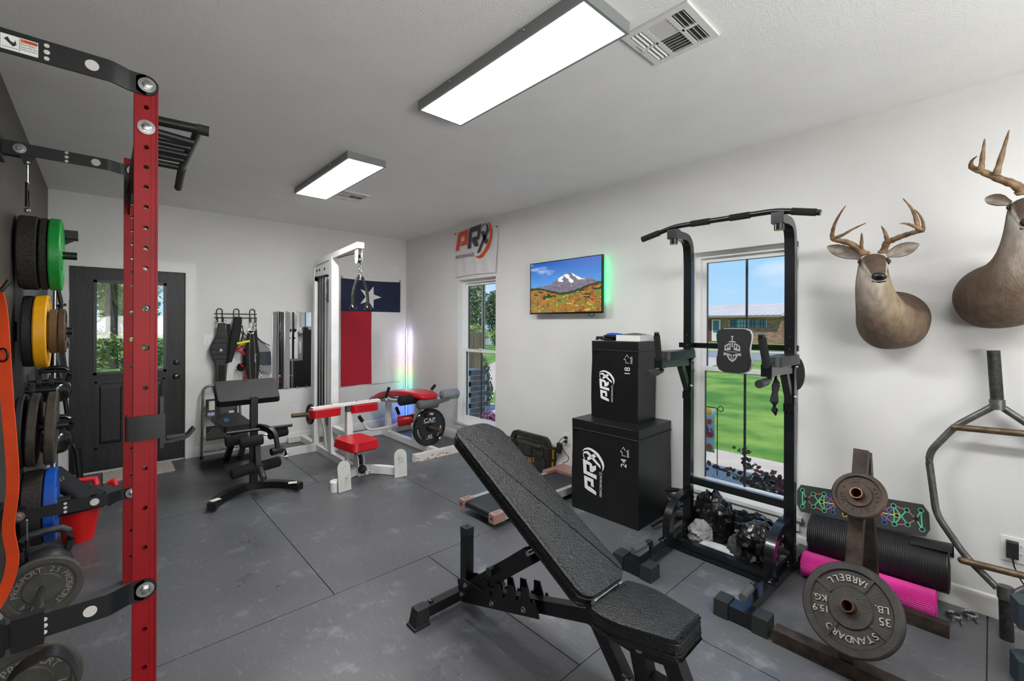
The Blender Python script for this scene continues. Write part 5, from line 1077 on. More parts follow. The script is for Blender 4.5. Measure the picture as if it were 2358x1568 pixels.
# web with three openings, built as sectors
web = MB(); N_ = 72
def openr(a):
    for c in (radians(90), radians(205), radians(-25)):
        d = abs((a-c+pi) % (2*pi)-pi)
        if d < radians(27): return True
    return False
for i in range(N_):
    a0, a1 = 2*pi*i/N_, 2*pi*(i+1)/N_; rr = [.026, .075, .135, .176, R-.02]
    for j in range(4):
        if j == 2 and openr((a0+a1)/2): continue
        P = [(rr[j]*cos(a0), rr[j]*sin(a0)), (rr[j+1]*cos(a0), rr[j+1]*sin(a0)), (rr[j+1]*cos(a1), rr[j+1]*sin(a1)), (rr[j]*cos(a1), rr[j]*sin(a1))]
        web.raw([(x, y, -.010) for x, y in P]+[(x, y, -.026) for x, y in P], [(0, 1, 2, 3), (7, 6, 5, 4), (0, 4, 5, 1), (1, 5, 6, 2), (2, 6, 7, 3), (3, 7, 4, 0)])
bmesh.ops.remove_doubles(web.bm, verts=web.bm.verts, dist=1e-5)
web.build('web', mat('black_grip_plate', '#232426', .5, var=.15, vs=30, bump=.2, bs=300), gpz, w=False, ang=30, smooth=False)
for c in (90, 205, -25):
    a0, a1 = radians(c-27), radians(c+27); P = [V(.176*cos(a0+(a1-a0)*i/10), .176*sin(a0+(a1-a0)*i/10), -.010) for i in range(11)]+[V(.135*cos(a1+(a0-a1)*i/10), .135*sin(a1+(a0-a1)*i/10), -.010) for i in range(11)]
    MB().tube(P, .006, 6, closed=True).build('grip_edge', M_GLOSSBLK, gpz, w=False)
MB().lathe([(.026, -.036), (.042, -.036), (.042, .002), (.026, .002), (.026, -.036)], 28).build('hub', M_GLOSSBLK, gpz, w=False)
L = MB(); I = Matrix.Translation((0, 0, -.0095)); L.text('CAP', I @ Matrix.Translation((0, .062, 0)), .068, .0012, 'c', .0, 1.25); L.text('45', I @ Matrix.Translation((.0, -.125, 0)), .056, .0012, 'c', .15, 1.2); L.raw([I @ V(-.08, .055, .001), I @ V(.08, .055, .001), I @ V(.08, .058, .001), I @ V(-.08, .058, .001)], [(0, 1, 2, 3)]); L.raw([I @ V(-.05, -.133, .001), I @ V(.05, -.133, .001), I @ V(.05, -.130, .001), I @ V(-.05, -.130, .001)], [(0, 1, 2, 3)])
L.build('white_lettering', M_PAPER, gpz, w=False, smooth=False)
# ---------------------------------------------------------------- corner light stick
ls = thing('corner_light', 'slim black corner lamp with a colour strip standing behind the machines', 'floor lamp', (3.285, 5.88, 0))
dv = Vector((-.72, -.69, 0)); lp = V(3.285, 5.88, 0)
MB().beam((3.285, 5.88, .02), (3.285, 5.88, 1.425), .012, .012, (.69, -.72, 0)).build('pole', M_BLACK, ls); MB().bb(3.279, 3.291, 5.874, 5.886, .82, .86).bevel(.001, 1).build('joint', M_PLAST, ls)
MB().lathe([(0, 0), (.09, 0), (.09, .012), (.02, .022), (0, .022)], 28, Matrix.Translation((3.25, 5.85, 0))).build('base', M_BLACK, ls)
n = 70; vs, fs, cl = [], [], []; bk_ = lp-dv*.0075; sd = Vector((.69, -.72, 0))*.011
STOP = [(0, '#1d5cff'), (.28, '#2f74ff'), (.34, '#58c8c0'), (.46, '#7df0b0'), (.52, '#c8f07a'), (.58, '#f0dca0'), (.64, '#f0a8d8'), (.74, '#e6d8ff'), (.88, '#ffffff'), (1, '#b9a4ff')]
def stopcol(t):
    for (a, c0), (b_, c1) in zip(STOP, STOP[1:]):
        if t <= b_: k = (t-a)/(b_-a); return [x*(1-k)+y*k for x, y in zip(lin(c0), lin(c1))]
for i in range(n):
    z0, z1 = .03+1.39*i/n, .03+1.39*(i+1)/n; o = len(vs)
    for dz in (z0, z1):
        for e in (bk_+sd, bk_-sd, bk_-sd-dv*.006, bk_+sd-dv*.006): vs.append((e.x, e.y, dz))
    for f in ((0, 1, 5, 4), (1, 2, 6, 5), (2, 3, 7, 6), (3, 0, 4, 7)): fs.append(tuple(o+k for k in f)); cl.append(stopcol((i+.5)/n))
so = MB().raw(vs, fs).build('light_strip', attr_emis('light_strip', 'Col', 14), ls, smooth=False)
ca = so.data.color_attributes.new('Col', 'FLOAT_COLOR', 'CORNER')
for p in so.data.polygons:
    for li in p.loop_indices: ca.data[li].color = (*cl[p.index], 1)
# ---------------------------------------------------------------- preacher bench
pr = thing('preacher_bench', 'black preacher curl bench with leg rollers near the back wall', 'weight bench', (.98, 4.8, 0))
A = [V(x, 4.17+.30*max(0, sin(pi*(x-.63)/.66))**.7, .05) for x in [.63+.66*i/24 for i in range(25)]]
MB().bar(A, .062, .06).bevel(.003, 1).build('front_arc_foot', M_BLACK, pr, ang=30)
for x_ in (.665, 1.245): MB().box((x_, 4.225, .0805), (.07, .05, .002), rotz(.35 if x_ < 1 else -.35)).build('sticker', mat('cream_sticker', '#e2d8c9', .5), pr, smooth=False)
def wp(p, r_, w, h, n='frame_tube', up=(0, 0, 1), m=M_BLACK): return MB().beam(p, r_, w, h, up).bevel(.003, 1).build(n, m, pr)
wp((.99, 4.47, .05), (.99, 4.47, .84), .056, .056, 'front_post', (0, 1, 0)); wp((.74, 5.49, .045), (1.25, 5.53, .045), .065, .065, 'rear_foot'); wp((.99, 4.5, .40), (.98, 5.45, .43), .05, .05, 'main_beam'); wp((.96, 5.49, .05), (.98, 5.15, .43), .05, .05, 'rear_strut', (1, 0, 0)); wp((1.09, 5.5, .05), (1.02, 4.9, .42), .045, .045, 'rear_strut', (1, 0, 0))
def pad(c, w_, h_, th, M, name, m=M_VINYL, r=.03, tp=.96): return MB().prism(rrect(w_, h_, r, 5), th, M, tp).bevel(.014, 3, 50).build(name, m, pr)
pad(None, .50, .27, .06, frame((.965, 4.60, .855), (1, -.02, -.0), None, (0, -.60, .80)), 'arm_pad'); sp_ = pad(None, .26, .62, .055, frame((.975, 5.30, .455), (1, .03, 0), None, (0, -.03, 1)), 'seat_pad')
MB().text('PROFORM', frame((.935, 5.18, .512), (.1, 1, -.0), None, (0, -.03, 1)) @ Matrix.Translation((0, 0, 0)), .06, .001, 'l', .2, 1.1).build('blue_lettering', mat('light_blue_print', '#4aa5dc', .5), sp_, smooth=False)
wp((.90, 5.60, .40), (.90, 5.62, .86), .075, .04, 'back_post', (1, 0, 0)); MB().lathe([(0, 0), (.022, 0), (.018, .02), (0, .022)], 10, frame((.90, 5.58, .46), (1, 0, 0), None, (0, -1, 0))).build('adjuster_knob', M_BLACK, pr)
for p, r_ in (((.855, 4.33, .475), (1.03, 4.33, .485)), ((.775, 4.47, .475), (.93, 4.47, .485)), ((1.10, 4.44, .49), (1.26, 4.44, .505)), ((.795, 4.34, .225), (.97, 4.36, .245)), ((1.03, 4.36, .24), (1.18, 4.38, .25))): roller(pr, p, r_, .046, M_FOAM)
MB().cyl((.80, 4.47, .48), (1.25, 4.44, .5), .011, 8).build('roller_axle', M_CHROME, pr); MB().cyl((.82, 4.345, .23), (1.16, 4.378, .248), .011, 8).build('roller_axle', M_CHROME, pr)
MB().cyl((.77, 4.40, .565), (1.29, 4.40, .555), .0135, 10).build('crossbar', M_BLACK, pr); wp((1.005, 4.42, .50), (1.005, 4.36, .20), .04, .04, 'leg_lever', (1, 0, 0))
MB().bar(fillet([(1.02, 4.44, .575), (1.05, 4.36, .575), (1.12, 4.30, .54), (1.14, 4.29, .39)], .05, 4), .05, .03, (1, 0, 0)).build('lever_bracket', M_BLACK, pr, ang=40); MB().cyl((1.085, 4.28, .37), (1.175, 4.30, .375), .032, 16).build('pivot_tube', M_BLACK, pr); MB().lathe([(0, 0), (.018, 0), (.02, .02), (0, .03)], 12, frame((1.18, 4.30, .375), (0, 1, 0), None, (1, 0, 0))).build('pull_knob', M_BLACK, pr)
MB().tube(arc((1.195, 4.29, .335), .028, 0, 2*pi, 16, (1, 0, 0), (0, .3, 1)), .0045, 6).build('pull_ring', M_CHROME, pr)
MB().lathe([(0, 0), (.042, 0), (.042, .012), (.027, .014), (.027, .13), (.024, .148), (0, .158)], 20, frame((1.01, 4.34, .235), (1, 0, 0), None, (.42, -.62, -.28))).build('plate_peg', mat('grey_peg', '#4b4a49', .4, metal=.6), pr)
for x_ in (.935, 1.045): MB().box((x_, 4.46, .083), (.04, .05, .006)).build('bolt_tab', M_BLACK, pr, smooth=False)
# ---------------------------------------------------------------- wall banner
LG = {'P': [(1358, 516), (1400, 349), (1425, 297), (1612, 284), (1590, 461), (1468, 470), (1480, 418), (1540, 413), (1548, 346), (1465, 352), (1455, 416), (1410, 515)],
      'R': [(1605, 521), (1648, 276), (1872, 259), (1845, 390), (1825, 433), (1790, 439), (1820, 509), (1752, 512), (1698, 448), (1703, 396), (1795, 390), (1805, 326), (1692, 333), (1668, 520)],
      'x1': [(1790, 594), (1838, 589), (2012, 355), (1990, 282), (1960, 264), (1970, 335)], 'x2': [(1862, 352), (1912, 343), (1945, 400), (1992, 467), (1955, 513), (1900, 425)], 'arc': [(1868, 300), (1905, 268), (1960, 262), (1955, 270), (1912, 280)],
      'C': [(1980, 241), (2040, 285), (2070, 356), (2066, 430), (2040, 503), (2008, 560), (1960, 604), (1905, 645), (1850, 661), (1795, 650), (1745, 618), (1785, 630), (1830, 629), (1885, 605), (1935, 565), (1980, 515), (2010, 469), (2032, 410), (2036, 352), (2020, 290)]}
def logo(b1, b2, M, W_, e=.0012):
    """performance gear logo; b1 takes the P and the crescent, b2 the rest (may be the same builder)"""
    k = W_/720
    for n_, P in LG.items():
        (b1 if n_ in 'PC' else b2).prism([((x-1355)*k, (575-y)*k) for x, y in P], e, M)
    b2.text('PERFORMANCE', M @ Matrix.Translation((0, -.062*W_, 0)), .082*W_, e, 'l', .2, .93)
bn = thing('wall_banner', 'white banner with orange and grey lettering pinned above the narrow window', 'banner', (XR, 4.33, 2.09))
def ban(u, v):
    y = 4.762-.86*u-.02*(1-v)*(1-2*u)*-1 if False else 4.762-(.875-.04*(1-v))*u; z = 2.10+(.60-.035*u+.012*sin(9*u))*v
    return Vector((XR-.008-.010*(1-v)*(.4+sin(u*13+v*3)**2)-.006*(fbm(u*5, v*4)-.5), y, z+.012*sin(pi*u)*(1-v)))
b = MB().grid(ban, 40, 28); b.build('cloth', mat('white_banner_vinyl', '#dadad9', .5, bump=.03, bs=60), bn, fix=False, ang=80)
Mb_ = frame((XR-.0235, 4.722, 2.385), (0, -1, 0), (0, .0, 1))
o1, o2 = MB(), MB(); logo(o1, o2, Mb_, .74)
o1.build('orange_print', mat('orange_print', '#d9672b', .5), bn, 'orange letter and crescent', smooth=False).data.materials[0] = mat('bright_orange_print', '#e2481c', .5); o2.build('grey_print', mat('dark_grey_print', '#3d3e40', .5), bn, 'grey lettering', smooth=False)
for y_, z_ in ((4.735, 2.665), (4.33, 2.68), (3.91, 2.635)): MB().ball((XR-.02, y_, z_), .009, 8, 6).build('pin', M_BLACK, bn)
# ---------------------------------------------------------------- television
tv = thing('television', 'wall television showing a snowy mountain over autumn meadows', 'television', (XR-.05, 2.84, 1.6))
xf = XR-.085; ya, yb, za, zb = 2.378, 3.292, 1.602, 2.132
MB().bb(xf+.004, xf+.03, ya, yb, za, zb).bevel(.003, 2).build('cabinet', M_GLOSSBLK, tv); MB().bb(xf+.03, xf+.06, ya+.12, yb-.12, za+.06, zb-.12).bevel(.01, 2).build('rear_housing', M_BLACK, tv); MB().bb(XR-.03, XR, 2.7, 2.98, 1.74, 2.0).build('wall_mount', M_BLACK, tv)
bz = MB(); w_ = .008
for a in ((ya, ya+w_, za, zb), (yb-w_, yb, za, zb), (ya, yb, zb-w_, zb), (ya, yb, za, za+.017)): bz.bb(xf, xf+.006, *a)
bz.build('bezel', M_GLOSSBLK, tv, smooth=False)
NU, NV = 200, 112; vs, fs, cl = [], [], []
for i in range(NU+1):
    for j in range(NV+1): vs.append((xf+.003, yb-w_-(yb-ya-2*w_)*i/NU, za+.017+(zb-za-.017-w_)*j/NV))
def tvcol(u, v):
    # v up. sky, mountain, tree line, meadow
    def mx(a, b_, t): t = min(1, max(0, t)); return [x*(1-t)+y*t for x, y in zip(a, b_)]
    rid = .52+.235*math.exp(-((u-.58)/.17)**2)+.09*math.exp(-((u-.86)/.09)**2)+.045*math.exp(-((u-.40)/.08)**2)+.05*(fbm(u*22, 3.1)-.5)
    fore = .50-.13*math.exp(-((u-.5)/.26)**2)+.05*(u > .75)*(u-.75)*3+.02*(fbm(u*30, 1.7)-.5)
    if v > rid:
        c = mx(lin('#5fa0e6'), lin('#1356b8'), (v-.5)/.5); k = fbm(u*5, v*9, 2)-.62
        return mx(c, lin('#cfe2f5'), k*3*(1 if u < .4 else .5))
    if v > fore+.02*fbm(u*60, 5):
        rock = mx(lin('#5c5568'), lin('#9a8f9c'), fbm(u*40+v*18, v*50, 4)); sn = fbm(u*16+v*9, v*14-u*5, 1)+.9*(v-.60)/(rid-.45+1e-3)*.55
        return mx(rock, lin('#f4f7fb'), (sn-.52)*9)
    tl = fore-.05+.03*fbm(u*70, 2)
    if v > tl or (fbm(u*14, v*22, 7) > .60 and v > .22): return mx(lin('#14281a'), lin('#3d5a34'), fbm(u*80, v*80, 3))
    n1 = fbm(u*18, v*26, 11); n2 = fbm(u*60, v*75, 5); c = mx(lin('#7d8a3a'), lin('#c2702a'), (n1-.35)*3.2); c = mx(c, lin('#a3283a'), (fbm(u*26, v*30, 21)-.52)*5); c = mx(c, lin('#e0c95a'), (fbm(u*22, v*24, 33)-.58)*5)
    return [x*(.55+.9*n2) for x in c]
for i in range(NU):
    for j in range(NV):
        fs.append((i*(NV+1)+j, (i+1)*(NV+1)+j, (i+1)*(NV+1)+j+1, i*(NV+1)+j+1)); cl.append(tvcol((i+.5)/NU, (j+.5)/NV))
so = MB().raw(vs, fs).build('screen', attr_emis('tv_screen', 'Col', .95), tv, smooth=False, fix=False)
ca = so.data.color_attributes.new('Col', 'FLOAT_COLOR', 'CORNER')
ca.data.foreach_set('color', [x for c in cl for _ in range(4) for x in (*c, 1)])
M_LEDG = emis('green_led_strip', '#18e884', 16.0)
MB().bb(xf+.031, xf+.037, ya+.014, ya+.026, za+.1, zb-.03).build('led_strip', M_LEDG, tv, 'green backlight strip', smooth=False); MB().bb(xf+.031, xf+.035, ya+.35, ya+.62, zb-.024, zb-.018).build('led_strip', emis('dim_green_led', '#40e890', 4.0), tv, 'faint green backlight strip', smooth=False)
MB().tube([(xf+.03, 2.56, 1.62), (xf+.05, 2.56, 1.585), (xf+.055, 2.53, 1.57), (xf+.05, 2.495, 1.59), (xf+.04, 2.49, 1.62)], .003, 6).build('cable_loop', M_CAB, tv)
# ---------------------------------------------------------------- outlets on the right wall
wallplate('wall_outlet', 'white outlet with two black plugs left of the black boxes', 'outlet', (XR, 2.849, .362), (-1, 0, 0), .076, .120, 'outlet')
ac = thing('adapter_cable', 'black plugs and adapter cords hanging from the outlet by the treadmill', 'cord', (3.33, 2.89, .13))
for z_, P in ((.382, [(3.355, 2.852, .382), (3.335, 2.87, .38), (3.33, 2.905, .35), (3.345, 2.925, .315)]), (.342, [(3.355, 2.852, .342), (3.335, 2.868, .34), (3.335, 2.89, .31), (3.345, 2.87, .25), (3.35, 2.80, .20), (3.34, 2.81, .16), (3.32, 2.86, .135)])):
    MB().box((3.358, 2.852, z_), (.028, .024, .022)).bevel(.005, 2).build('plug', M_RUBBER, ac); MB().tube(fillet(P, .03, 3), .0035, 6).build('cord', M_CAB, ac)
MB().box((3.345, 2.925, .265), (.03, .05, .10), Matrix.Rotation(.12, 4, 'X')).bevel(.005, 2).build('adapter_brick', M_RUBBER, ac); MB().tube([(3.345, 2.92, .22), (3.34, 2.945, .17), (3.33, 2.95, .13)], .0035, 6).build('cord', M_CAB, ac)
wallplate('wall_outlet', 'wide white outlet plate near the right edge, low beside the hex bar', 'outlet', (XR, -.095, .372), (-1, 0, 0), .124, .124, 'outlet')
pa = thing('power_adapter', 'square black power adapter plugged in near the right edge', 'adapter', (3.36, -.072, .378)); MB().box((3.352, -.072, .378), (.04, .042, .078)).bevel(.004, 2).build('case', M_RUBBER, pa); MB().tube([(3.345, -.072, .34), (3.342, -.078, .30), (3.345, -.10, .24), (3.35, -.14, .17), (3.35, -.2, .12)], .0035, 6).build('cord', M_CAB, pa)
# ---------------------------------------------------------------- mounted deer
M_FUR = mat('deer_fur', '#6b5747', .85, var=.28, vs=34, attr='Col', bump=.5, bs=150, stretch=(1, 1, .45), detail=6)
M_ANT = mat('antler', '#6a4c33', .5, var=.3, vs=26, col2='#8c7350', bump=.3, bs=60); M_NOSE = mat('deer_nose', '#0f1014', .25, bump=.2, bs=200); M_EYE = mat('glass_eye', '#0a0706', .05, coat=.6)
def deer(label, rings, eyes, nose, ears, antlers, sc=1.0, pale=None):
    t = thing('deer_mount', label, 'deer mount', (XR, rings[0][0][1], rings[0][0][2]-.2), 0, 'mounted deer on the right wall'); N_ = 32; R = []; C_ = []
    cb, cd, cw, cg = lin('#5d4a3b'), lin('#3a2c22'), lin('#e2dacd'), lin('#8d7c68')
    mx = lambda a, b_, k: [x*(1-k)+y*k for x, y in zip(a, b_)]
    for i, (c, U, a, bt, bb_) in enumerate(rings):
        c = V(c); U = V(U).normalized(); nx = V(rings[min(i+1, len(rings)-1)][0])-V(rings[max(i-1, 0)][0]); S = nx.cross(U).normalized(); r = []
        for k in range(N_):
            ph = 2*pi*k/N_; s_, u_ = cos(ph), sin(ph)
            d = 1.0
            if i < 3 and u_ < -.3: d = 1+.07*(-u_-.3)*cos(3.2*ph+1.2)          # leg stubs of the chest
            r.append(c+S*a*s_*d+U*(bt if u_ > 0 else bb_)*u_*d)
            n_ = len(rings)-1-i
            col = mx(cb, cd, max(0, u_)*.55 if i < 8 else .25)
            if i <= 4: col = mx(col, cd, .25*(abs(s_)**2)); col = mx(col, cg, .30*max(0, -u_))
            if 5 <= i <= 7 and u_ < -.2: col = mx(col, cw, min(1, (-u_-.2)*1.1)*(.9 if i == 7 else (.55 if i == 6 else .3)))
            if 2 <= i <= 6 and s_ < -.2 and u_ < .35: col = mx(col, lin('#b7a384'), .5*min(1, (-s_-.2)*1.3)*(1 if i > 3 else .4))
            if i >= 8 and u_ < -.15: col = mx(col, cw, min(1, (-u_-.15)*2.2))
            if n_ <= 3 and u_ < .5: col = mx(col, cw, .55)
            if i == 9 and .0 < u_ < .6: col = mx(col, cg, .5)
            if n_ in (3, 4) and u_ > .6: col = mx(col, cd, .5)
            C_.append(col)
        R.append(r)
    bo = MB().loft(R).build('body', M_FUR, t, ang=180, subsurf=1)
    ca = bo.data.color_attributes.new('Col', 'FLOAT_COLOR', 'POINT')
    # vertex order of the loft is ring by ring
    ca.data.foreach_set('color', [x for c in C_ for x in (*c, 1)])
    fd = (V(nose)-(V(eyes[0])+V(eyes[1]))/2).normalized(); sd_ = (V(eyes[1])-V(eyes[0])).normalized(); upv = sd_.cross(fd).normalized()
    if upv.z < 0: upv = -upv
    RM = Matrix((sd_, fd, upv)).transposed()
    for e in eyes:
        MB().ball(V(e), (.013*sc, .016*sc, .012*sc), 16, 10, RM).build('eye', M_EYE, t)
        ring = MB().tube([V(e)+RM @ Vector((.0, .019*sc*cos(a), .013*sc*sin(a))) for a in [2*pi*k/16 for k in range(16)]], .0045*sc, 6, closed=True).build('eyelid', mat('dark_eyelid', '#2a211b', .7), t)
    nb = MB().ball(V(nose), (.030*sc, .020*sc, .021*sc), 20, 12, RM).build('nose', M_NOSE, t)
    for s in (-1, 1): MB().ball(V(nose)+RM @ Vector((.017*s*sc, .012*sc, .002*sc)), (.007*sc, .009*sc, .0055*sc), 10, 8, RM).build('nostril', M_DARKHOLE, nb)
    MB().tube([V(nose)+RM @ Vector((.026*x*sc, .004*sc-.02*abs(x)*sc, -.030*sc-.004*abs(x)*sc)) for x in (-1, -.5, 0, .5, 1)], .0035*sc, 6).build('mouth', mat('dark_mouth', '#17120f', .7), t)
    for e0, e1, wd in ears:
        e0, e1 = V(e0), V(e1); ax = (e1-e0); L = ax.length; ax.normalize(); fr = (V(-1, -.2, -.1)-ax*ax.dot(V(-1, -.2, -.1))).normalized(); sv = ax.cross(fr)
        PR = [(0, .42), (.12, .6), (.3, .92), (.5, 1), (.7, .86), (.86, .55), (.96, .24), (1, .03)]
        for nm, m_, off, shp in (('ear_back', mat('ear_fur', '#6a5a4b', .85, var=.25, vs=40), -.006, 1.0), ('ear_inner', mat('pale_ear_fur', '#c9bfb2', .85, var=.3, vs=30, col2='#8b7d70', stretch=(1, 1, 1)), 0, .9)):
            b = MB(); b.grid(lambda u, v: (lambda f, w_: e0+ax*L*f+sv*(wd*w_*shp*(2*v-1))+fr*(off+.032*sc*(2*v-1)**2*w_-.004))(PR[min(7, int(u*7+.5))][0], PR[min(7, int(u*7+.5))][1]), 7, 8); b.build(nm, m_, t, fix=False, ang=80)
    for parts in antlers:
        b = MB()
        for P, r0, r1 in parts:
            PP = [V(p) for p in P]; sm = []
            for i in range(len(PP)-1):
                p0, p1, p2, p3 = PP[max(0, i-1)], PP[i], PP[i+1], PP[min(len(PP)-1, i+2)]
                for k in range(4):
                    q_ = k/4; sm.append(.5*((2*p1)+(p2-p0)*q_+(2*p0-5*p1+4*p2-p3)*q_*q_+(3*p1-p0-3*p2+p3)*q_**3))
            sm.append(PP[-1]); n_ = len(sm)
            b.tube(sm, r0, 10, radii=[(r0+(r1-r0)*(i/(n_-1))**1.3)*(1+.10*sin(i*2.3)) for i in range(n_)])
        b.build('antler', M_ANT, t)
        MB().lathe([(0, 0), (.022*sc, 0), (.025*sc, .006), (.02*sc, .012), (0, .014)], 14, frame(parts[0][0][0], (0, 1, 0), None, V(parts[0][0][1])-V(parts[0][0][0]))).build('antler_burr', M_ANT, t)
    return t
r1 = [((3.379, .385, 1.545), (0, 0, 1), .158, .150, .185), ((3.32, .385, 1.545), (0, 0, 1), .165, .155, .19), ((3.22, .385, 1.525), (.1, 0, 1), .158, .150, .165), ((3.13, .40, 1.535), (.3, 0, 1), .130, .14, .125), ((3.065, .418, 1.60), (.6, 0, .8), .098, .115, .10), ((3.025, .428, 1.67), (.86, 0, .5), .082, .10, .082), ((3.005, .432, 1.74), (1, 0, .12), .074, .085, .072), ((3.0, .432, 1.80), (.9, 0, .4), .062, .075, .066),
      ((2.972, .425, 1.835), (.35, .03, .93), .060, .052, .070), ((2.93, .4145, 1.823), (-.45, -.1, .88), .059, .050, .056), ((2.875, .400, 1.79), (-.5, -.1, .86), .046, .036, .046), ((2.832, .388, 1.764), (-.5, -.1, .86), .036, .027, .040), ((2.797, .3785, 1.742), (-.5, -.1, .86), .033, .024, .036), ((2.778, .374, 1.731), (-.5, -.1, .86), .024, .016, .028)]
deer('smaller mounted deer head whose antlers and both ears show, right of the wide window', r1, [(2.922, .470, 1.832), (2.918, .358, 1.826)], (2.776, .374, 1.738), [((3.02, .485, 1.868), (3.05, .645, 1.952), .034), ((3.02, .375, 1.868), (3.05, .251, 1.915), .034)],
     [[([(2.985, .462, 1.880), (2.957, .516, 1.938), (2.934, .559, 1.958), (2.911, .588, 1.971), (2.889, .584, 2.006), (2.866, .568, 2.046), (2.843, .542, 2.087), (2.82, .515, 2.118)], .0165, .002), ([(2.885, .583, 1.967), (2.86, .536, 1.975), (2.84, .487, 1.997), (2.82, .432, 2.015)], .0095, .002), ([(2.972, .475, 1.905), (2.95, .469, 1.951), (2.93, .466, 1.985)], .010, .003)],
      [([(2.985, .385, 1.880), (2.967, .369, 1.927), (2.953, .352, 1.932), (2.94, .317, 1.944), (2.927, .273, 1.955), (2.913, .24, 1.959), (2.9, .226, 1.96), (2.887, .226, 1.996), (2.873, .237, 2.031), (2.86, .253, 2.056)], .0165, .002), ([(2.965, .366, 1.925), (2.953, .371, 1.964), (2.942, .378, 1.99), (2.93, .386, 2.009)], .011, .002), ([(2.88, .227, 1.957), (2.86, .262, 1.982), (2.84, .283, 1.991), (2.82, .301, 1.991)], .0085, .002), ([(2.89, .241, 1.957), (2.887, .251, 2.018), (2.883, .267, 2.069), (2.88, .297, 2.122)], .011, .002)]])
yc = -.10
r2 = [((3.379, -.02, 1.64), (0, 0, 1), .165, .165, .165), ((3.30, -.02, 1.645), (0, 0, 1), .170, .170, .165), ((3.20, -.03, 1.645), (.1, 0, 1), .155, .165, .16), ((3.11, -.05, 1.67), (.3, 0, 1), .130, .15, .14), ((3.04, -.075, 1.74), (.6, 0, .8), .098, .12, .115), ((3.0, -.09, 1.82), (.86, 0, .5), .078, .10, .09), ((2.985, -.098, 1.90), (1, 0, .12), .068, .085, .074), ((2.98, yc, 1.965), (.9, 0, .4), .062, .075, .066),
      ((2.955, yc-.003, 2.015), (.35, .03, .93), .060, .055, .072), ((2.91, yc-.004, 2.008), (-.45, 0, .88), .056, .05, .058), ((2.855, yc-.004, 1.973), (-.5, 0, .86), .045, .036, .047), ((2.81, yc-.004, 1.946), (-.5, 0, .86), .037, .028, .042), ((2.775, yc-.004, 1.925), (-.5, 0, .86), .034, .025, .038), ((2.757, yc-.004, 1.914), (-.5, 0, .86), .025, .017, .03)]
bl = [([(2.97, -.088, 2.085), (2.946, -.070, 2.118), (2.921, -.025, 2.148), (2.897, .024, 2.185), (2.873, .061, 2.21), (2.849, .066, 2.223), (2.824, .06, 2.234), (2.80, .046, 2.24)], .019, .002), ([(2.855, .035, 2.19), (2.84, .029, 2.259), (2.84, .024, 2.32)], .0115, .002), ([(2.885, -.010, 2.162), (2.875, -.029, 2.252), (2.87, -.048, 2.345)], .0135, .002)]
mir = lambda P: [(x, 2*(yc-.028)-y, z) for x, y, z in P]
deer('larger mounted deer head cut by the right edge, with tall brown antler tines', r2, [(2.905, -.052, 2.017), (2.905, -.156, 2.017)], (2.757, yc-.004, 1.922), [((2.995, -.055, 2.05), (3.02, .025, 2.095), .027), ((2.995, -.155, 2.05), (3.02, -.245, 2.09), .027)], [bl, [(mir(P), a, c) for P, a, c in bl]], 1.0)
# ---------------------------------------------------------------- hex bar leaning on the wall
M_HEX = mat('raw_grey_steel', '#6b6b6a', .38, metal=.75, var=.3, vs=22, bump=.15, bs=120); M_KNURL = mat('dark_knurled_steel', '#3a3a3a', .42, metal=.7, var=.35, vs=50, bump=.3, bs=400); M_BRZ = mat('rusty_handle_steel', '#6a5b48', .42, metal=.6, var=.35, vs=24, bump=.25, bs=200)
hb = thing('hex_bar', 'grey steel hex bar leaning upright on the right wall', 'hex bar', (3.19, -.06, 0))
MB().tube([(3.312, -.005, 1.375), (3.298, -.018, 1.13)], .0245, 18).build('sleeve', M_KNURL, hb); MB().tube([(3.298, -.018, 1.13), (3.296, -.020, 1.08)], .029, 18).build('collar', M_HEX, hb)
for s in (1, -1):
    f_ = lambda y, y0: y0+(y-y0)*s
    P = fillet([(3.296, f_(.0, -.02), 1.09), (3.287, f_(.13, -.025), .974), (3.274, f_(.232, -.03), .81), (3.246, f_(.198, -.035), .50), (3.222, f_(.09, -.045), .33), (3.20, f_(-.02, -.05), .225)], .05, 4); MB().tube(P, .0165, 14).build('frame_tube', M_HEX, hb)
MB().tube([(3.258, .131, .972), (3.258, -.185, .985)], .0165, 14).build('grip_bar', M_BRZ, hb); MB().tube([(3.188, .100, .316), (3.190, -.19, .326)], .0165, 14).build('grip_bar', M_BRZ, hb)
for c in ((3.258, .131, .972), (3.188, .100, .316)): MB().ball(c, .0165, 12, 8).build('rounded_end', M_BRZ, hb)
MB().tube([(3.200, -.045, .245), (3.196, -.048, .185)], .029, 18).build('collar', M_HEX, hb); MB().tube([(3.196, -.048, .185), (3.182, -.052, .0)], .0245, 18).build('sleeve', M_KNURL, hb)
hd = thing('hex_dumbbell', 'dark slate hexagonal dumbbell standing on end at the bottom right corner', 'dumbbell', (2.86, -.13, 0))
hexp = lambda r: [(r*cos(2*pi*k/6+.3), r*sin(2*pi*k/6+.3)) for k in range(6)]
M_SLATE = mat('slate_rubber', '#2c3b42', .55, var=.15, vs=18, bump=.1, bs=120)
for z0, n_ in ((0, 'head'), (.24, 'head')): MB().prism(hexp(.082), .105, Matrix.Translation((2.86, -.135, z0+.001))).bevel(.012, 2, 30).build(n_, M_SLATE, hd)
MB().cyl((2.86, -.135, .1), (2.86, -.135, .25), .018, 14).build('handle', M_CHROME, hd)
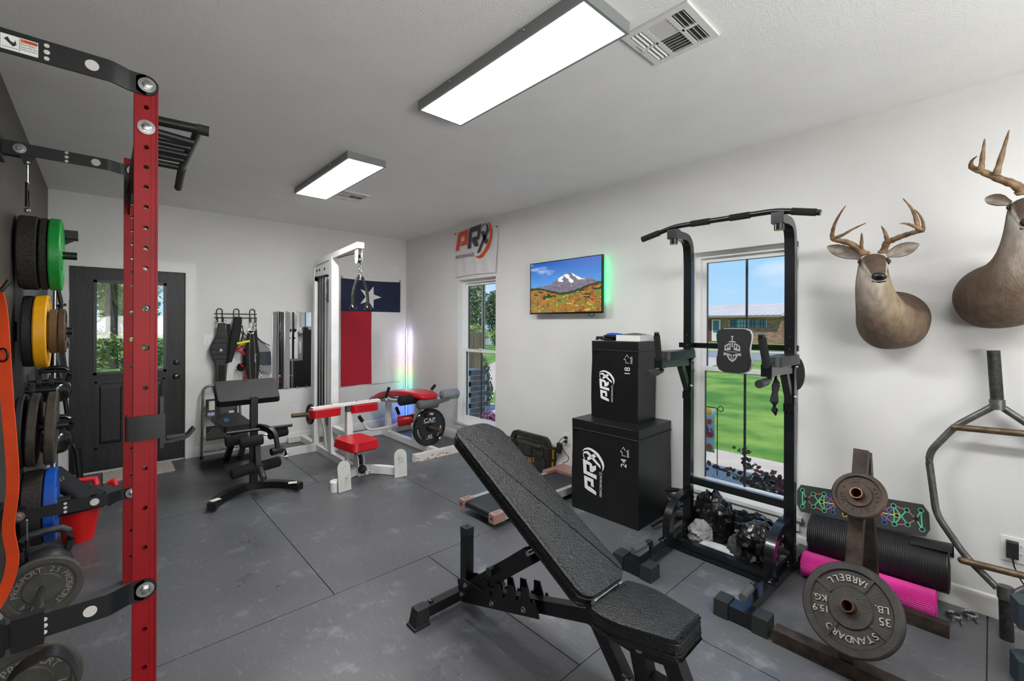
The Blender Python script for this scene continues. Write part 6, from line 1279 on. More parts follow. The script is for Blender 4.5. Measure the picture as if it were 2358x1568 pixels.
# ---------------------------------------------------------------- mats, push-up board, clamps
def ribroll(name, label, p, q_, r, m, nrib, axial):
    t = thing(name, label, 'yoga mat', p, 0, None); p, q_ = V(p), V(q_); M = frame(p, (q_-p).cross(Vector((0, 0, 1))), None, q_-p); L = (q_-p).length; b = MB()
    if axial: b.lathe([(.02, 0), (r, 0)]+[(r+(.0016 if i % 2 else -.0016), L*i/(2*nrib)) for i in range(1, 2*nrib)]+[(r, L), (.02, L)], 48, M)
    else:
        sg = nrib*2
        for z0, z1 in ((0, L),): b.loft([[M @ Vector(((r+(.0016 if i % 2 else -.0016))*cos(2*pi*i/sg), (r+(.0016 if i % 2 else -.0016))*sin(2*pi*i/sg), z)) for i in range(sg)] for z in (0, L)])
    b.build('rolled_mat', m, t, ang=20 if axial else 10)
    for e in (0, L):
        sp_ = [M @ Vector(((.016+(r-.02)*i/90)*cos(i*.42), (.016+(r-.02)*i/90)*sin(i*.42), e+(.001 if e else -.001))) for i in range(91)]; MB().tube(sp_, .0028, 4).build('spiral_edge', m, t)
    return t
M_PINK = mat('pink_foam_mat', '#c8238a', .6, var=.08, vs=8); M_BMAT = mat('black_foam_mat', '#1c1d1f', .42, var=.15, vs=10)
ribroll('rolled_yoga_mat', 'rolled bright pink exercise mat on the floor behind the plate tree', (3.10, .765, .0725), (3.11, .190, .0785), .070, M_PINK, 46, False)
bm = ribroll('rolled_yoga_mat', 'thick rolled black ribbed exercise mat lying on the pink one', (3.235, .755, .205), (3.25, .150, .225), .118, M_BMAT, 62, True)
fl_ = MB(); fl_.grid(lambda u, v: Vector((3.25+(.122+.02*v*u)*cos(.2+1.9*v), .30-.165*u, .222+(.122+.016*u)*sin(.2+1.9*v))), 6, 16); fl_.build('loose_flap', mat('smooth_black_foam', '#131415', .5), bm, fix=False, ang=60)
pu = thing('push_up_board', 'dark push up board with coloured rings leaning on the wall above the mats', 'push-up board', M=frame((3.285, .845, .305), (.02, -1, .075), None, (-.93, -.0, .30)))
W_, H_ = .625, .165
for x0, x1 in ((0, .318), (.318, W_)):
    c = .022; out = [(x0+(c if x0 == 0 else 0), 0), (x1-(c if x1 == W_ else 0), 0)]+([(W_, .04), (W_, H_-.04)] if x1 == W_ else [])+[(x1-(c if x1 == W_ else 0), H_), (x0+(c if x0 == 0 else 0), H_)]+([(0, H_-.04), (0, .04)] if x0 == 0 else [])
    MB().prism(out, .018).bevel(.004, 2, 30).build('board_half', mat('dark_slate_plastic', '#2b2f31', .5, bump=.1, bs=200), pu, w=False)
CC = {'g': '#5fc498', 'y': '#d6cf3a', 'b': '#4566b8', 'r': '#b5635c', 'k': '#2a2425'}
half = [(.05, .80, 'g'), (.05, .20, 'g'), (.085, .5, 'k'), (.145, .73, 'g'), (.145, .27, 'g'), (.215, .5, 'y'), (.235, .80, 'g'), (.235, .20, 'g'), (.305, .80, 'b'), (.305, .20, 'b'), (.335, .5, 'r'), (.40, .2, 'y')]
links = [(0, 1, 'g'), (0, 2, 'g'), (1, 2, 'g'), (2, 3, 'r'), (2, 4, 'r'), (3, 6, 'r'), (4, 7, 'r'), (3, 7, 'g'), (4, 6, 'g'), (6, 7, 'g'), (5, 10, 'y'), (6, 10, 'r'), (7, 10, 'r'), (8, 10, 'b'), (9, 10, 'b'), (6, 9, 'b'), (7, 8, 'b')]
for mirr in (False, True):
    pos = [((W_-u*W_*1.0 if mirr else u*W_*1.0), v*H_) for u, v, c in half]
    for a, b_, c in links:
        (x0, y0), (x1, y1) = pos[a], pos[b_]; d_ = Vector((x1-x0, y1-y0)); L = d_.length; d_.normalize(); nx_, ny_ = -d_.y*.0028, d_.x*.0028
        MB().raw([(x0+nx_, y0+ny_, .0186), (x0-nx_, y0-ny_, .0186), (x1-nx_, y1-ny_, .0186), (x1+nx_, y1+ny_, .0186)], [(0, 1, 2, 3)]).build('colour_line', mat('line_'+c, CC[c], .5), pu, w=False, smooth=False)
    for (x, y), (u, v, c) in zip(pos, half):
        if mirr and u > .39: continue
        Mh = Matrix.Translation((x, y, .018)); MB().lathe([(.0085, .0012), (.0125, .0012), (.0125, 0)], 18, Mh).build('socket_ring', mat('line_'+c, CC[c], .5), pu, w=False); MB().lathe([(0, .0016), (.0092, .0016)], 14, Mh).build('socket_hole', M_DARKHOLE, pu, w=False)
for i, (x, y, lb_) in enumerate(((3.205, .128, 'spring'), (3.275, .075, 'spring'))):
    t = thing('bar_clamp', ('chrome bar clamp on the floor, the one nearer the pink mat', 'chrome bar clamp on the floor, the one nearer the hex bar')[i], 'bar clamp', (x, y, 0), .5, 'pair of bar clamps by the baseboard')
    MB().tube([(x+.026*cos(a), y+.026*sin(a), .022) for a in [2*pi*k/22 for k in range(22)]], .0055, 8, closed=True).build('ring', M_CHROME, t); MB().lathe([(.022, .003), (.028, .003), (.028, .018), (.022, .018), (.022, .003)], 24, Matrix.Translation((x, y, 0))).build('band', M_CHROME, t)
    for s in (-1, 1): MB().tube([(x-.02, y+.012*s-.01, .010), (x-.05, y+.02*s-.012, .009)], .005, 6).build('lever', M_CHROME, t)
# ---------------------------------------------------------------- plate tree
M_RUSTB = mat('scraped_black_steel', '#2b2a29', .5, metal=.35, var=.3, vs=16, col2='#4a3c33', bump=.15, bs=120)
pt_ = thing('plate_tree', 'scraped black steel plate stand with two angled posts in front of the mats', 'plate rack', (2.68, .42, 0))
def wt(p, r_, w, h, n, up=(0, 0, 1)): return MB().beam(p, r_, w, h, up).bevel(.003, 1).build(n, M_RUSTB, pt_)
wt((2.36, .70, .032), (2.36, .05, .032), .066, .062, 'front_foot'); wt((3.0, .70, .032), (3.0, .135, .032), .05, .062, 'rear_foot'); wt((2.36, .42, .06), (2.66, .42, .905), .055, .055, 'front_post', (0, 1, 0)); wt((2.99, .42, .06), (2.735, .42, .87), .05, .05, 'rear_post', (0, 1, 0)); wt((2.40, .42, .035), (2.98, .42, .035), .05, .05, 'base_link')
PN = Vector((-cos(radians(33))*cos(radians(12)), cos(radians(33))*sin(radians(12)), sin(radians(33))))
M_PEGC = mat('copper_brown_peg', '#6b4a38', .4, metal=.7, var=.3, vs=20)
def tree_plate(name, label, c, R, words, rot, m, lm, peg_to, spokes=True, hubr=.46, flat=()):
    M = frame(c, Vector((0, 0, 1)).cross(PN), None, PN) @ Matrix.Rotation(rot, 4, 'Z'); t = thing(name, label, 'weight plate', M=M, group='plates on the plate tree')
    th = .16*R
    MB().lathe([(.0262, -th), (R-.006, -th), (R, -th+.006), (R, -.006), (R-.006, 0), (R*.83, 0), (R*.80, -.010), (R*hubr, -.010), (R*(hubr-.03), -.002), (.0262, -.002), (.0262, -th)], 72).build('disc', m, t, w=False, ang=25)
    if spokes:
        for k in range(4):
            a = radians(45+90*k+8); MB().beam((R*hubr*cos(a), R*hubr*sin(a), -.0075), (R*.82*cos(a), R*.82*sin(a), -.0075), .011, .009).build('spoke_rib', m, t, w=False, smooth=False)
    L = MB(); I = Matrix.Translation((0, 0, -.010))
    for w_ in words: L.arctext(w_[0], I, w_[1], w_[2], w_[3], w_[4], w_[5], w_[6], w_[7] if len(w_) > 7 else 1)
    for w_, x_, y_, sz in flat: L.text(w_, I @ Matrix.Translation((x_, y_, 0)), sz, .006, 'c')
    L.build('raised_lettering', lm, t, w=False, smooth=False); return M
R3 = .1835; c3 = Vector((2.352, .411, .292))
M3 = tree_plate('cast_iron_plate', 'large thirty five pound cast iron plate low on the plate tree', c3, R3, [('BARBELL', .130, .038, radians(-90), .205, .006, True), ('STANDARD', .106, .036, radians(90), .215, .006, False)], radians(196), mat('blackened_iron', '#363431', .55, metal=.35, var=.25, vs=14, bump=.25, bs=160), mat('silver_worn_letter', '#a9a69d', .45, metal=.5), None, flat=[('35', -.117, .012, .042), ('LB.', -.112, -.030, .038), ('15.9', .113, .012, .038), ('KG.', .113, -.030, .036)])
c5 = Vector((2.521, .4115, .732))
M5 = tree_plate('cast_iron_plate', 'small five pound brown iron plate high on the plate tree', c5, .106, [('OLYMPIC', .062, .017, radians(-5), .27, .004, False), ('5 LBS.', .062, .017, radians(125), .25, .004, False), ('2.3 KILOS', .062, .017, radians(238), .22, .004, False)], 0, mat('browned_iron', '#3b332d', .6, metal=.3, var=.3, vs=16, bump=.25, bs=160, col2='#4a3b30'), mat('rusty_letter', '#5a4638', .6, metal=.3), None, False, .52)
for c, b0 in ((c3, .03), (c5, .022)):
    post = V(2.36, .42, .06)+V(.30, 0, .845)*((c.z-.06)/.845); a = c-PN*.085
    MB().lathe([(.018, .0), (.0245, 0), (.0245, .15), (.0205, .15), (.0205, .04), (0, .04)], 24, frame(c+PN*(b0-.15), Vector((0, 0, 1)).cross(PN), None, PN)).build('peg', M_PEGC, pt_, ang=50)
# second peg stub and small plate behind, on the wall side
MB().tube([(2.83, .42, .50), (2.90, .42, .54)], .0245, 16).build('peg', M_PEGC, pt_)
# ---------------------------------------------------------------- plyo boxes
M_BOX = mat('black_box_vinyl', '#111314', .36, var=.18, vs=9, bump=.18, bs=160); M_SEAM = mat('box_seam', '#0d0e0f', .6)
def plyo(label, corner, dx, dy, h, z0, rz, num):
    Mx = Matrix.Translation(V(corner[0], corner[1], z0)) @ rotz(rz); t = thing('plyo_box', label, 'plyo box', M=Mx, group='black jump boxes')
    b = MB().bb(0, dx, 0, dy, 0, h); b.bevel(.016, 3); b.subdiv(3)
    b.move(lambda v: v+Vector((.004*sin(v.z*9+v.y*7)*(v.z/h), .004*sin(v.z*8+v.x*6), 0))*(1 if .03 < v.z < h-.03 else .2)); b.build('foam_body', M_BOX, t, w=False, ang=50)
    s = MB(); zz = h-.085
    s.tube([(-.002, dy-.02, zz+.01), (-.004, .02, zz+.01), (.0, -.001, zz+.01), (.02, -.004, zz+.01), (dx-.02, -.004, zz+.01), (dx+.001, .0, zz+.01)], .0045, 6).build('zip_seam', M_SEAM, t, w=False)
    MB().bb(-.006, .02, .02, .10, zz-.004, zz+.024).bevel(.004, 1).build('zip_flap', M_BOX, t, w=False)
    MB().bb(-.012, -.002, dy-.035, dy-.022, zz-.02, zz+.004).bevel(.002, 1).build('zip_pull', M_BLACK, t, w=False)
    # edges: piping
    for P in ([(.006, .006, .02), (.006, .006, h-.02)], [(.02, .004, h-.006), (dx-.02, .004, h-.006)], [(.004, .02, h-.006), (.004, dy-.02, h-.006)]): MB().tube(P, .0045, 6).build('piping', M_BOX, t, w=False)
    # front face print: x axis of the print runs up, letters read bottom to top; face normal -x, viewer's right is -y
    k = min(dy, h*.86); Mf = frame((-.0085, dy*.545, h*.22), (0, 0, 1), None, (-1, 0, 0)); w1 = MB(); logo(w1, w1, Mf @ Matrix.Translation((0, 0, 0)), k*.60, .0015); w1.build('white_logo', M_PAPER, t, w=False, smooth=False)
    n_ = MB(); Mn = frame((-.0085, dy*.155, h*.60), (0, 0, 1), None, (-1, 0, 0)); n_.text(num, Mn, .068, .0015, 'l'); n_.text('inch', Mn @ Matrix.Translation((.083, -.022, 0)), .034, .0015, 'l', 0, 1.0)
    ar = [(.150, .022), (.118, .048), (.118, .034), (.088, .034), (.088, .010)]
    n_.tube([Mn @ Vector((.086, .008, .001)), Mn @ Vector((.086, .036, .001)), Mn @ Vector((.112, .036, .001)), Mn @ Vector((.112, .052, .001)), Mn @ Vector((.150, .026, .001)), Mn @ Vector((.128, .010, .001))], .0016, 4)
    n_.build('white_number', M_PAPER, t, w=False, smooth=False); return t
plyo('big black twenty four inch jump box standing on the floor', (2.858, 1.738), .505, .606, .728, 0, radians(1.5), '24'); plyo('smaller black eighteen inch jump box stacked on the bigger one', (3.062, 1.868), .300, .425, .632, .730, radians(4), '18')
# things on top of the boxes
zt = 1.364
gl2 = thing('work_gloves', 'crumpled pair of black and blue gloves on the upper jump box', 'gloves', (3.11, 2.18, zt))
for c, r_, a, m_ in (((3.13, 2.18, zt+.014), (.055, .09, .014), .2, M_FABRIC), ((3.12, 2.16, zt+.036), (.05, .085, .015), -.3, M_FABRIC), ((3.13, 2.13, zt+.052), (.045, .075, .014), .1, mat('blue_glove_fabric', '#1d50b0', .6, var=.2, vs=20))):
    b = MB().ball(c, r_, 20, 12, rotz(a)); b.move(lambda v: v+Vector((.008*(fbm(v.x*40, v.y*40, v.z*60)-.5), .012*(fbm(v.y*38, v.z*50, v.x*30)-.5), max(zt-v.z+.001, 0) if v.z < zt else .008*(fbm(v.x*45, v.y*35)-.5)))); b.build('glove', m_, gl2, ang=60)
for i in range(4): MB().tube([(3.09-.01*i, 2.22+.012*i, zt+.03), (3.07, 2.245+.008*i, zt+.02), (3.06, 2.262, zt+.012)], .009, 8).build('finger', M_FABRIC, gl2)
wbx = thing('white_box', 'flat white cardboard box on the upper jump box', 'box', (3.22, 2.0, zt)); MB().box((3.215, 2.0, zt+.026), (.26, .20, .048), rotz(radians(10))).bevel(.002, 1).build('carton', mat('white_card', '#dcdbd8', .6), wbx); MB().box((3.14, 1.925, zt+.026), (.09, .002, .04), rotz(radians(10))).build('label', M_PAPER, wbx, smooth=False)
b = MB().grid(lambda u, v: Vector((3.10+.235*u, 1.915+.17*v, zt+.0515+.012*sin(pi*u)*sin(pi*v)+.006*fbm(u*7, v*6))), 24, 18); tag(b.build('grey_towel', mat('grey_terry_cloth', '#6b6763', .9, var=.3, vs=60, bump=.6, bs=300), fix=False), 'folded grey cloth lying on the white box', 'cloth')
# ---------------------------------------------------------------- tool box
M_TB = mat('dusty_black_plastic', '#232323', .6, var=.3, vs=16, bump=.15, bs=120, col2='#34332f'); M_TY = mat('tool_yellow', '#e0a012', .5, var=.08, vs=20)
tb = thing('tool_box', 'scuffed black tool case with yellow letters against the wall by the treadmill', 'tool box', (3.30, 3.3, 0))
MB().bb(3.235, 3.375, 2.985, 3.60, .0, .255).bevel(.018, 3).build('case', M_TB, tb); MB().bar(fillet([(3.305, 3.02, .24), (3.305, 3.055, .325), (3.305, 3.52, .325), (3.305, 3.565, .24)], .035, 4), .055, .042, (1, 0, 0)).bevel(.006, 2).build('carry_handle', M_TB, tb)
for y0, y1, z0, z1, n_ in ((3.03, 3.17, .17, .262, 'front_block'), (3.42, 3.57, .17, .262, 'front_block'), (3.20, 3.39, .15, .235, 'latch'), (3.0, 3.58, .02, .13, 'lower_panel'), (3.005, 3.15, .135, .165, 'ridge')): MB().bb(3.218, 3.242, y0, y1, z0, z1).bevel(.008, 2).build(n_, M_TB, tb)
for c in (3.51, 3.1): MB().cyl((3.225, c+.05, .262), (3.225, c-.05, .262), .022, 14).build('hinge_barrel', M_TB, tb)
MB().text('DEWALT', frame((3.2165, 3.36, .095), (0, -1, 0), None, (-1, 0, 0)), .066, .0015, 'l', 0, .82).build('yellow_lettering', M_TY, tb, smooth=False)
MB().bb(3.222, 3.236, 3.018, 3.048, .06, .16).bevel(.003, 1).build('yellow_latch', M_TY, tb); MB().bb(3.30, 3.315, 2.976, 2.988, .02, .12).build('yellow_latch', M_TY, tb, smooth=False); MB().bb(3.31, 3.325, 2.976, 2.988, .15, .24).build('yellow_latch', M_TY, tb, smooth=False); MB().tube(arc((3.232, 3.55, .26), .028, .2, 2.6, 8, (0, 1, 0), (0, 0, 1)), .004, 6).build('yellow_ring', M_TY, tb)
# ---------------------------------------------------------------- walking treadmill
tm = thing('walking_treadmill', 'low black walking treadmill with rose gold corners along the floor', 'treadmill', (2.7, 2.655, 0))
M_RG = mat('rose_gold_plastic', '#b08a80', .35, metal=.35, var=.05, vs=8); M_BELT = mat('treadmill_belt', '#26272a', .5, var=.12, vs=10, bump=.2, bs=260); M_SIL = mat('silver_rail', '#b6b7b6', .35, metal=.5)
ym0, ym1 = 2.44, 2.872
MB().bb(2.12, 3.34, ym0+.05, ym1-.05, .055, .10).bevel(.018, 3).build('belt', M_BELT, tm); MB().cyl((2.118, ym0+.045, .077), (2.118, ym1-.045, .077), .024, 18).build('front_roller', M_GLOSSBLK, tm)
for y0, y1 in ((ym0+.008, ym0+.05), (ym1-.05, ym1-.008)): MB().bb(2.16, 3.34, y0, y1, .045, .103).bevel(.005, 2).build('side_rail', M_SIL, tm)
for y0, y1 in ((ym0, ym0+.062), (ym1-.062, ym1)):
    b = MB().bb(2.082, 2.19, y0, y1, .045, .112).bevel(.012, 3); c_ = b.build('corner_cap', M_RG, tm); MB().bb(2.105, 2.165, y0+.016, y1-.016, .1125, .1138).build('cap_inset', mat('inset_grey', '#77736d', .5), c_, smooth=False); MB().cyl((2.0805, (y0+y1)/2, .078), (2.084, (y0+y1)/2, .078), .010, 12).build('screw_recess', M_DARKHOLE, c_)
b = MB(); b.prism([(3.05, ym0), (3.345, ym0), (3.345, ym1), (3.05, ym1), (3.05, ym1-.055), (3.16, ym1-.075), (3.16, ym0+.075), (3.05, ym0+.055)], .05, Matrix.Translation((0, 0, .075))).bevel(.008, 2); hdm = b.build('motor_hood', M_RG, tm)
MB().bb(3.2, 3.30, 2.56, 2.66, .1255, .127).build('printed_emblem', mat('grey_emblem', '#6a6a7a', .5), hdm, smooth=False)
for x_ in (2.30, 3.2):
    for y_ in (ym0+.06, ym1-.06): MB().cyl((x_, y_, 0), (x_, y_, .05), .018, 10).build('foot', M_RUBBER, tm)
# ---------------------------------------------------------------- power tower
M_PT = mat('satin_black_steel', '#0f1215', .27, var=.12, vs=10, coat=.3, bump=.04, bs=120)
pw_ = thing('power_tower', 'black pull up and dip tower standing in front of the wide window', 'power tower', (2.9, 1.16, 0))
def wq(p, r_, w, h, n, up=(0, 0, 1), m=M_PT): return MB().beam(p, r_, w, h, up).bevel(.003, 1).build(n, m, pw_)
M_RUBCAP = mat('ribbed_rubber_cap', '#232526', .55, bump=.1, bs=80)
for y_, yf0, yf1 in ((1.455, 1.345, 1.585), (.845, .735, .965)):
    s = 1 if y_ > 1 else -1
    wq((2.36, y_-.012*s, .04), (3.36, y_+.018*s, .04), .05, .055, 'base_rail'); wq((2.38, yf0, .04), (2.38, yf1, .04), .085, .07, 'front_foot', (0, 0, 1))
    for a, b_ in ((yf0-.012, yf0+.058), (yf1-.058, yf1+.012)):
        cp = MB().prism([(-.052, 0), (.052, 0), (.046, .082), (-.046, .082)], b_-a, frame((2.38, a, .001), (1, 0, 0), (0, 0, 1)) @ Matrix(((1, 0, 0, 0), (0, 1, 0, 0), (0, 0, -1, 0), (0, 0, 0, 1)))).bevel(.003, 1).build('rubber_cap', M_RUBCAP, pw_)
        for k in range(7): MB().box((2.38-.0495+.0007*k, (a+b_)/2, .012+.0105*k), (.004, (b_-a)*.98, .004)).build('cap_rib', M_RUBCAP, cp, smooth=False)
    MB().bar(fillet([(3.075, y_+.014*s, .07), (3.075, y_+.014*s, 1.93), (3.06, y_+.014*s, 2.11), (2.83, y_+.014*s, 2.115)], .15, 7), .05, .055, (0, 1, 0)).bevel(.003, 1).build('upright', M_PT, pw_, ang=30)
    yy = y_+.014*s
    MB().box((2.85, yy, 2.113), (.06, .066, .064)).bevel(.004, 1).build('end_block', M_PT, pw_); MB().cyl((2.85, yy, 2.082), (2.85, yy, 2.045), .026, 18).bevel(.003, 1, 50).build('end_knob', M_GLOSSBLK, pw_)
    MB().bar(fillet([(2.757, y_, .06), (2.757, y_, .24), (2.90, y_, .315), (3.09, y_+.01*s, .315)], .16, 7), .05, .05, (0, 1, 0)).bevel(.003, 1).build('curved_brace', M_PT, pw_, ang=30); wq((2.775, y_, .115), (3.06, y_+.01*s, .115), .03, .025, 'lower_brace')
    for x_ in (2.757, 3.075): MB().box((x_, yy, .0685), (.085, .07, .006)).build('base_flange', M_PT, pw_, smooth=False)
    for x_, z_ in ((2.715, .074), (2.80, .074), (3.03, .074)): MB().lathe([(0, 0), (.009, 0), (.009, .006), (.004, .009), (0, .009)], 6, Matrix.Translation((x_, yy, z_))).build('bolt', M_CHROME, pw_)
    for z_ in (1.43, 1.355): MB().lathe([(0, 0), (.008, 0), (0, .0006)], 10, frame((3.05-.0003, yy, z_), (0, 1, 0), None, (-1, 0, 0))).build('adjuster_hole', M_DARKHOLE, pw_)
    MB().lathe([(0, 0), (.012, 0), (.012, .001), (0, .001)], 16, frame((3.0475, yy, .985), (0, 1, 0), None, (-1, 0, 0))).build('side_badge', M_PAPER, pw_); MB().text('L' if s > 0 else 'R', frame((3.0462, yy, .979), (0, -1, 0), None, (-1, 0, 0)), .016, .0003, 'c').build('badge_letter', M_BLACK, pw_, smooth=False)
    # push-up grip
    MB().tube(fillet([(2.545, y_, .06), (2.545, y_, .135), (2.36, y_+.005*s, .14)], .03, 4), .0155, 12).build('floor_grip', M_GLOSSBLK, pw_); MB().cyl((2.47, y_, .137), (2.345, y_+.005*s, .14), .019, 14).bevel(.003, 1, 50).build('grip_sleeve', mat('grey_grip', '#4a4c4d', .5), pw_)
    # dip arm
    wq((3.07, yy, 1.235), (2.68, yy, 1.245), .042, .05, 'arm_tube'); MB().box((2.675, yy, 1.25), (.055, .055, .065)).bevel(.004, 1).build('arm_end_block', M_PT, pw_)
    MB().prism(rrect(.40, .105, .035, 5), .055, frame((2.90, yy, 1.268), (1, 0, 0), None, (0, 0, 1)), .95).bevel(.015, 3, 50).build('elbow_pad', M_VINYL, pw_)
    wq((2.955, yy, 1.215), (3.065, yy, 1.03), .038, .038, 'arm_brace', (0, 1, 0)); MB().box((3.07, yy, 1.0), (.058, .058, .05)).build('brace_collar', M_PT, pw_, smooth=False)
    MB().cyl((2.66, yy, 1.27), (2.61, yy-.01*s, 1.43), .0205, 16).bevel(.003, 1, 50).build('vertical_grip', M_FOAM, pw_); MB().cyl((2.612, yy-.01*s, 1.42), (2.604, yy-.012*s, 1.45), .016, 14).build('grip_core', M_GLOSSBLK, pw_)
    MB().tube(fillet([(2.685, yy, 1.25), (2.70, yy, 1.195), (2.54, yy+.004*s, 1.19)], .03, 4), .0165, 14).build('dip_handle', M_GLOSSBLK, pw_); MB().cyl((2.64, yy, 1.192), (2.525, yy+.004*s, 1.19), .0215, 16).bevel(.003, 1, 50).build('dip_grip', mat('shiny_dark_foam', '#2b2d2e', .4), pw_)
    for x_, z_ in ((3.06, 1.25), (3.045, 1.07)): MB().lathe([(0, 0), (.012, 0), (.012, .008), (.006, .016), (0, .016)], 8, frame((x_, yy-.027, z_), (1, 0, 0), None, (0, -1, 0))).build('bolt', M_CHROME, pw_)
    MB().lathe([(0, 0), (.02, 0), (.02, .025), (.012, .032), (0, .032)], 14, frame((3.10, yy, 1.17), (0, 1, 0), None, (1, 0, 0))).build('lock_knob', M_GLOSSBLK, pw_)
wq((2.845, 1.45, .045), (2.845, .85, .045), .05, .05, 'cross_tube'); wq((2.815, 1.45, .018), (2.815, .85, .018), .02, .02, 'cross_lip')
wq((3.08, 1.46, .40), (3.08, .85, .40), .03, .048, 'back_cross_tube'); wq((3.12, 1.56, 1.352), (3.12, .80, 1.358), .022, .036, 'slider_bar'); 
for y_ in (1.50, .84): MB().box((3.115, y_, 1.34), (.034, .022, .075)).bevel(.003, 1).build('slider_clamp', M_PT, pw_)
P = fillet([(2.845, 1.70, 2.112), (2.845, 1.455, 2.165), (2.845, .842, 2.158), (2.845, .628, 2.108)], .06, 4); MB().tube(P, .0165, 14).build('pull_up_bar', M_PT, pw_)
for a, b_, n_ in (((2.845, 1.705, 2.111), (2.845, 1.575, 2.139), 'foam_grip'), ((2.845, 1.345, 2.1635), (2.845, 1.225, 2.162), 'foam_grip'), ((2.845, 1.10, 2.1605), (2.845, .985, 2.159), 'foam_grip'), ((2.845, .765, 2.14), (2.845, .65, 2.113), 'foam_grip'), ((2.845, .65, 2.113), (2.845, .628, 2.108), 'end_plug')): MB().cyl(a, b_, .0205 if n_ == 'foam_grip' else .015, 16).bevel(.002, 1, 50).build(n_, M_FOAM if n_ == 'foam_grip' else M_GLOSSBLK, pw_)
# back rest with emblem: outline in (y,z)
half_ = [(0, .285), (.065, .284), (.092, .272), (.102, .245), (.100, .215), (.093, .178), (.090, .15), (.094, .115), (.101, .085), (.099, .05), (.085, .018), (.06, .004), (0, 0)]
outl = [(x, y) for x, y in half_]+[(-x, y) for x, y in half_[::-1][1:-1]]
Mbk = frame((3.03, 1.135, 1.19), (0, -1, 0), None, (-1, 0, 0)); bo_ = MB().prism(outl, .05, Mbk).bevel(.012, 3, 50).build('back_pad', M_BELT if False else mat('matte_black_fabric', '#17181a', .7, bump=.15, bs=300), pw_); MB().prism([(x*1.03, .1425+(y-.1425)*1.02) for x, y in outl], .022, Mbk @ Matrix.Translation((0, 0, -.012))).build('pale_edge', mat('pale_piping', '#cfcfcd', .5), bo_)
E_ = Mbk @ Matrix.Translation((0, .0, .0505)); em = MB()
pl_ = lambda P, s_=1: em.prism([(x, y) for x, y in P], .001, E_)
for s in (1, -1):
    f_ = lambda P: [(s*x, y) for x, y in (P if s > 0 else P[::-1])]
    for P in ([(.010, .165), (.048, .150), (.048, .141), (.018, .148), (.010, .147)], [(.048, .150), (.048, .174), (.041, .174), (.041, .147)], [(.048, .174), (.024, .190), (.010, .193), (.010, .185), (.024, .181), (.041, .170)], [(.010, .160), (.016, .160), (.016, .190), (.010, .190)], [(.024, .156), (.024, .176), (.030, .172), (.030, .155)], [(.012, .122), (.056, .131), (.050, .122), (.056, .112), (.040, .113), (.040, .120)], [(.004, .119), (.038, .119), (.020, .085), (0, .070), (0, .082), (.016, .096), (.024, .112), (.004, .112)], [(.006, .112), (.011, .112), (.004, .09), (0, .085)]): em.prism(f_(P), .001, E_)
pl_([(-.003, .165), (.003, .165), (.003, .235), (-.003, .235)]); pl_([(-.022, .198), (.022, .198), (.018, .205), (-.018, .205)]); pl_([(-.008, .232), (.008, .232), (.008, .238), (-.008, .238)])
em.text('SPORTSROYALS', E_ @ Matrix.Translation((0, .133, 0)), .0095, .001, 'c'); em.build('emblem', mat('silver_print', '#a9abad', .4), bo_, smooth=False)
wq((3.04, 1.135, 1.355), (3.12, 1.135, 1.355), .05, .05, 'pad_mount')
# straps hung on the right arm
gs = thing('wrist_straps', 'black padded wrist straps hanging from the right dip arm', 'straps', (2.95, .86, .98))
for P, w_ in (([(2.86, .855, 1.22), (2.87, .85, 1.15), (2.855, .85, 1.11), (2.84, .85, 1.06), (2.85, .85, 1.01), (2.87, .85, .975)], .02), ([(2.90, .86, 1.22), (2.905, .855, 1.16), (2.89, .855, 1.12)], .016)): MB().tube(P, w_, 12, radii=[w_*k for k in ((.7, 1.1, .8, 1.15, .9, .15) if len(P) == 6 else (.8, 1, .5))]).build('strap', M_FABRIC, gs)
kp = thing('black_cushion', 'rounded black pad hanging behind the right dip arm at the window edge', 'pad', (3.2, .83, 1.1)); b = MB().ball((3.17, .825, 1.19), (.05, .045, .105), 20, 14); b.move(lambda v: v+Vector((0, 0, .01*sin(v.x*50)))); b.build('pad', M_FABRIC, kp); MB().tube([(3.17, .825, 1.28), (3.14, .835, 1.33), (3.11, .845, 1.345)], .006, 6).build('loop', M_FABRIC, kp)
# ---------------------------------------------------------------- crumpled black bags and cloths under the tower
M_BAG = mat('crinkled_black_plastic', '#0e1012', .22, var=.2, vs=14, bump=.25, bs=40, coat=.3); M_GCL = mat('grey_cloth', '#8d8e8f', .8, var=.15, vs=14, bump=.3, bs=90); M_LGC = mat('pale_cloth', '#b9babb', .75, var=.1, vs=14)
def crumple(name, label, c, r, m, seed, amp=.35, cat='bag', grp=None, n=40):
    b = MB().ball(c, r, n, int(n*.6)); cc = V(c)
    def fn(v):
        d = v-cc; q_ = Vector((d.x/r[0], d.y/r[1], d.z/r[2])); k = 1+amp*(abs(fbm(q_.x*2.1+seed, q_.y*2.1, q_.z*2.1, 3)-.5)*-3+.45)+amp*.35*(abs(vnoise(q_.x*6+seed, q_.y*6, q_.z*6)-.5)*-2+.5)
        p = cc+d*k; p.z = max(p.z, .003+.004*vnoise(p.x*30, p.y*30)); return p
    b.move(fn); return tag(b.build(name, m, ang=24), label, cat, grp)
gb = 'black bags under the tower'
crumple('plastic_bag', 'crinkled shiny black bag on the right under the tower', (3.04, .99, .10), (.13, .14, .13), M_BAG, 2, .42, 'bag', gb); crumple('plastic_bag', 'taller crinkled black bag at the left under the tower', (3.16, 1.33, .14), (.10, .12, .16), M_BAG, 5, .45, 'bag', gb); crumple('plastic_bag', 'low black bag at the back under the tower against the wall', (3.25, 1.12, .10), (.09, .17, .11), M_BAG, 9, .4, 'bag', gb)
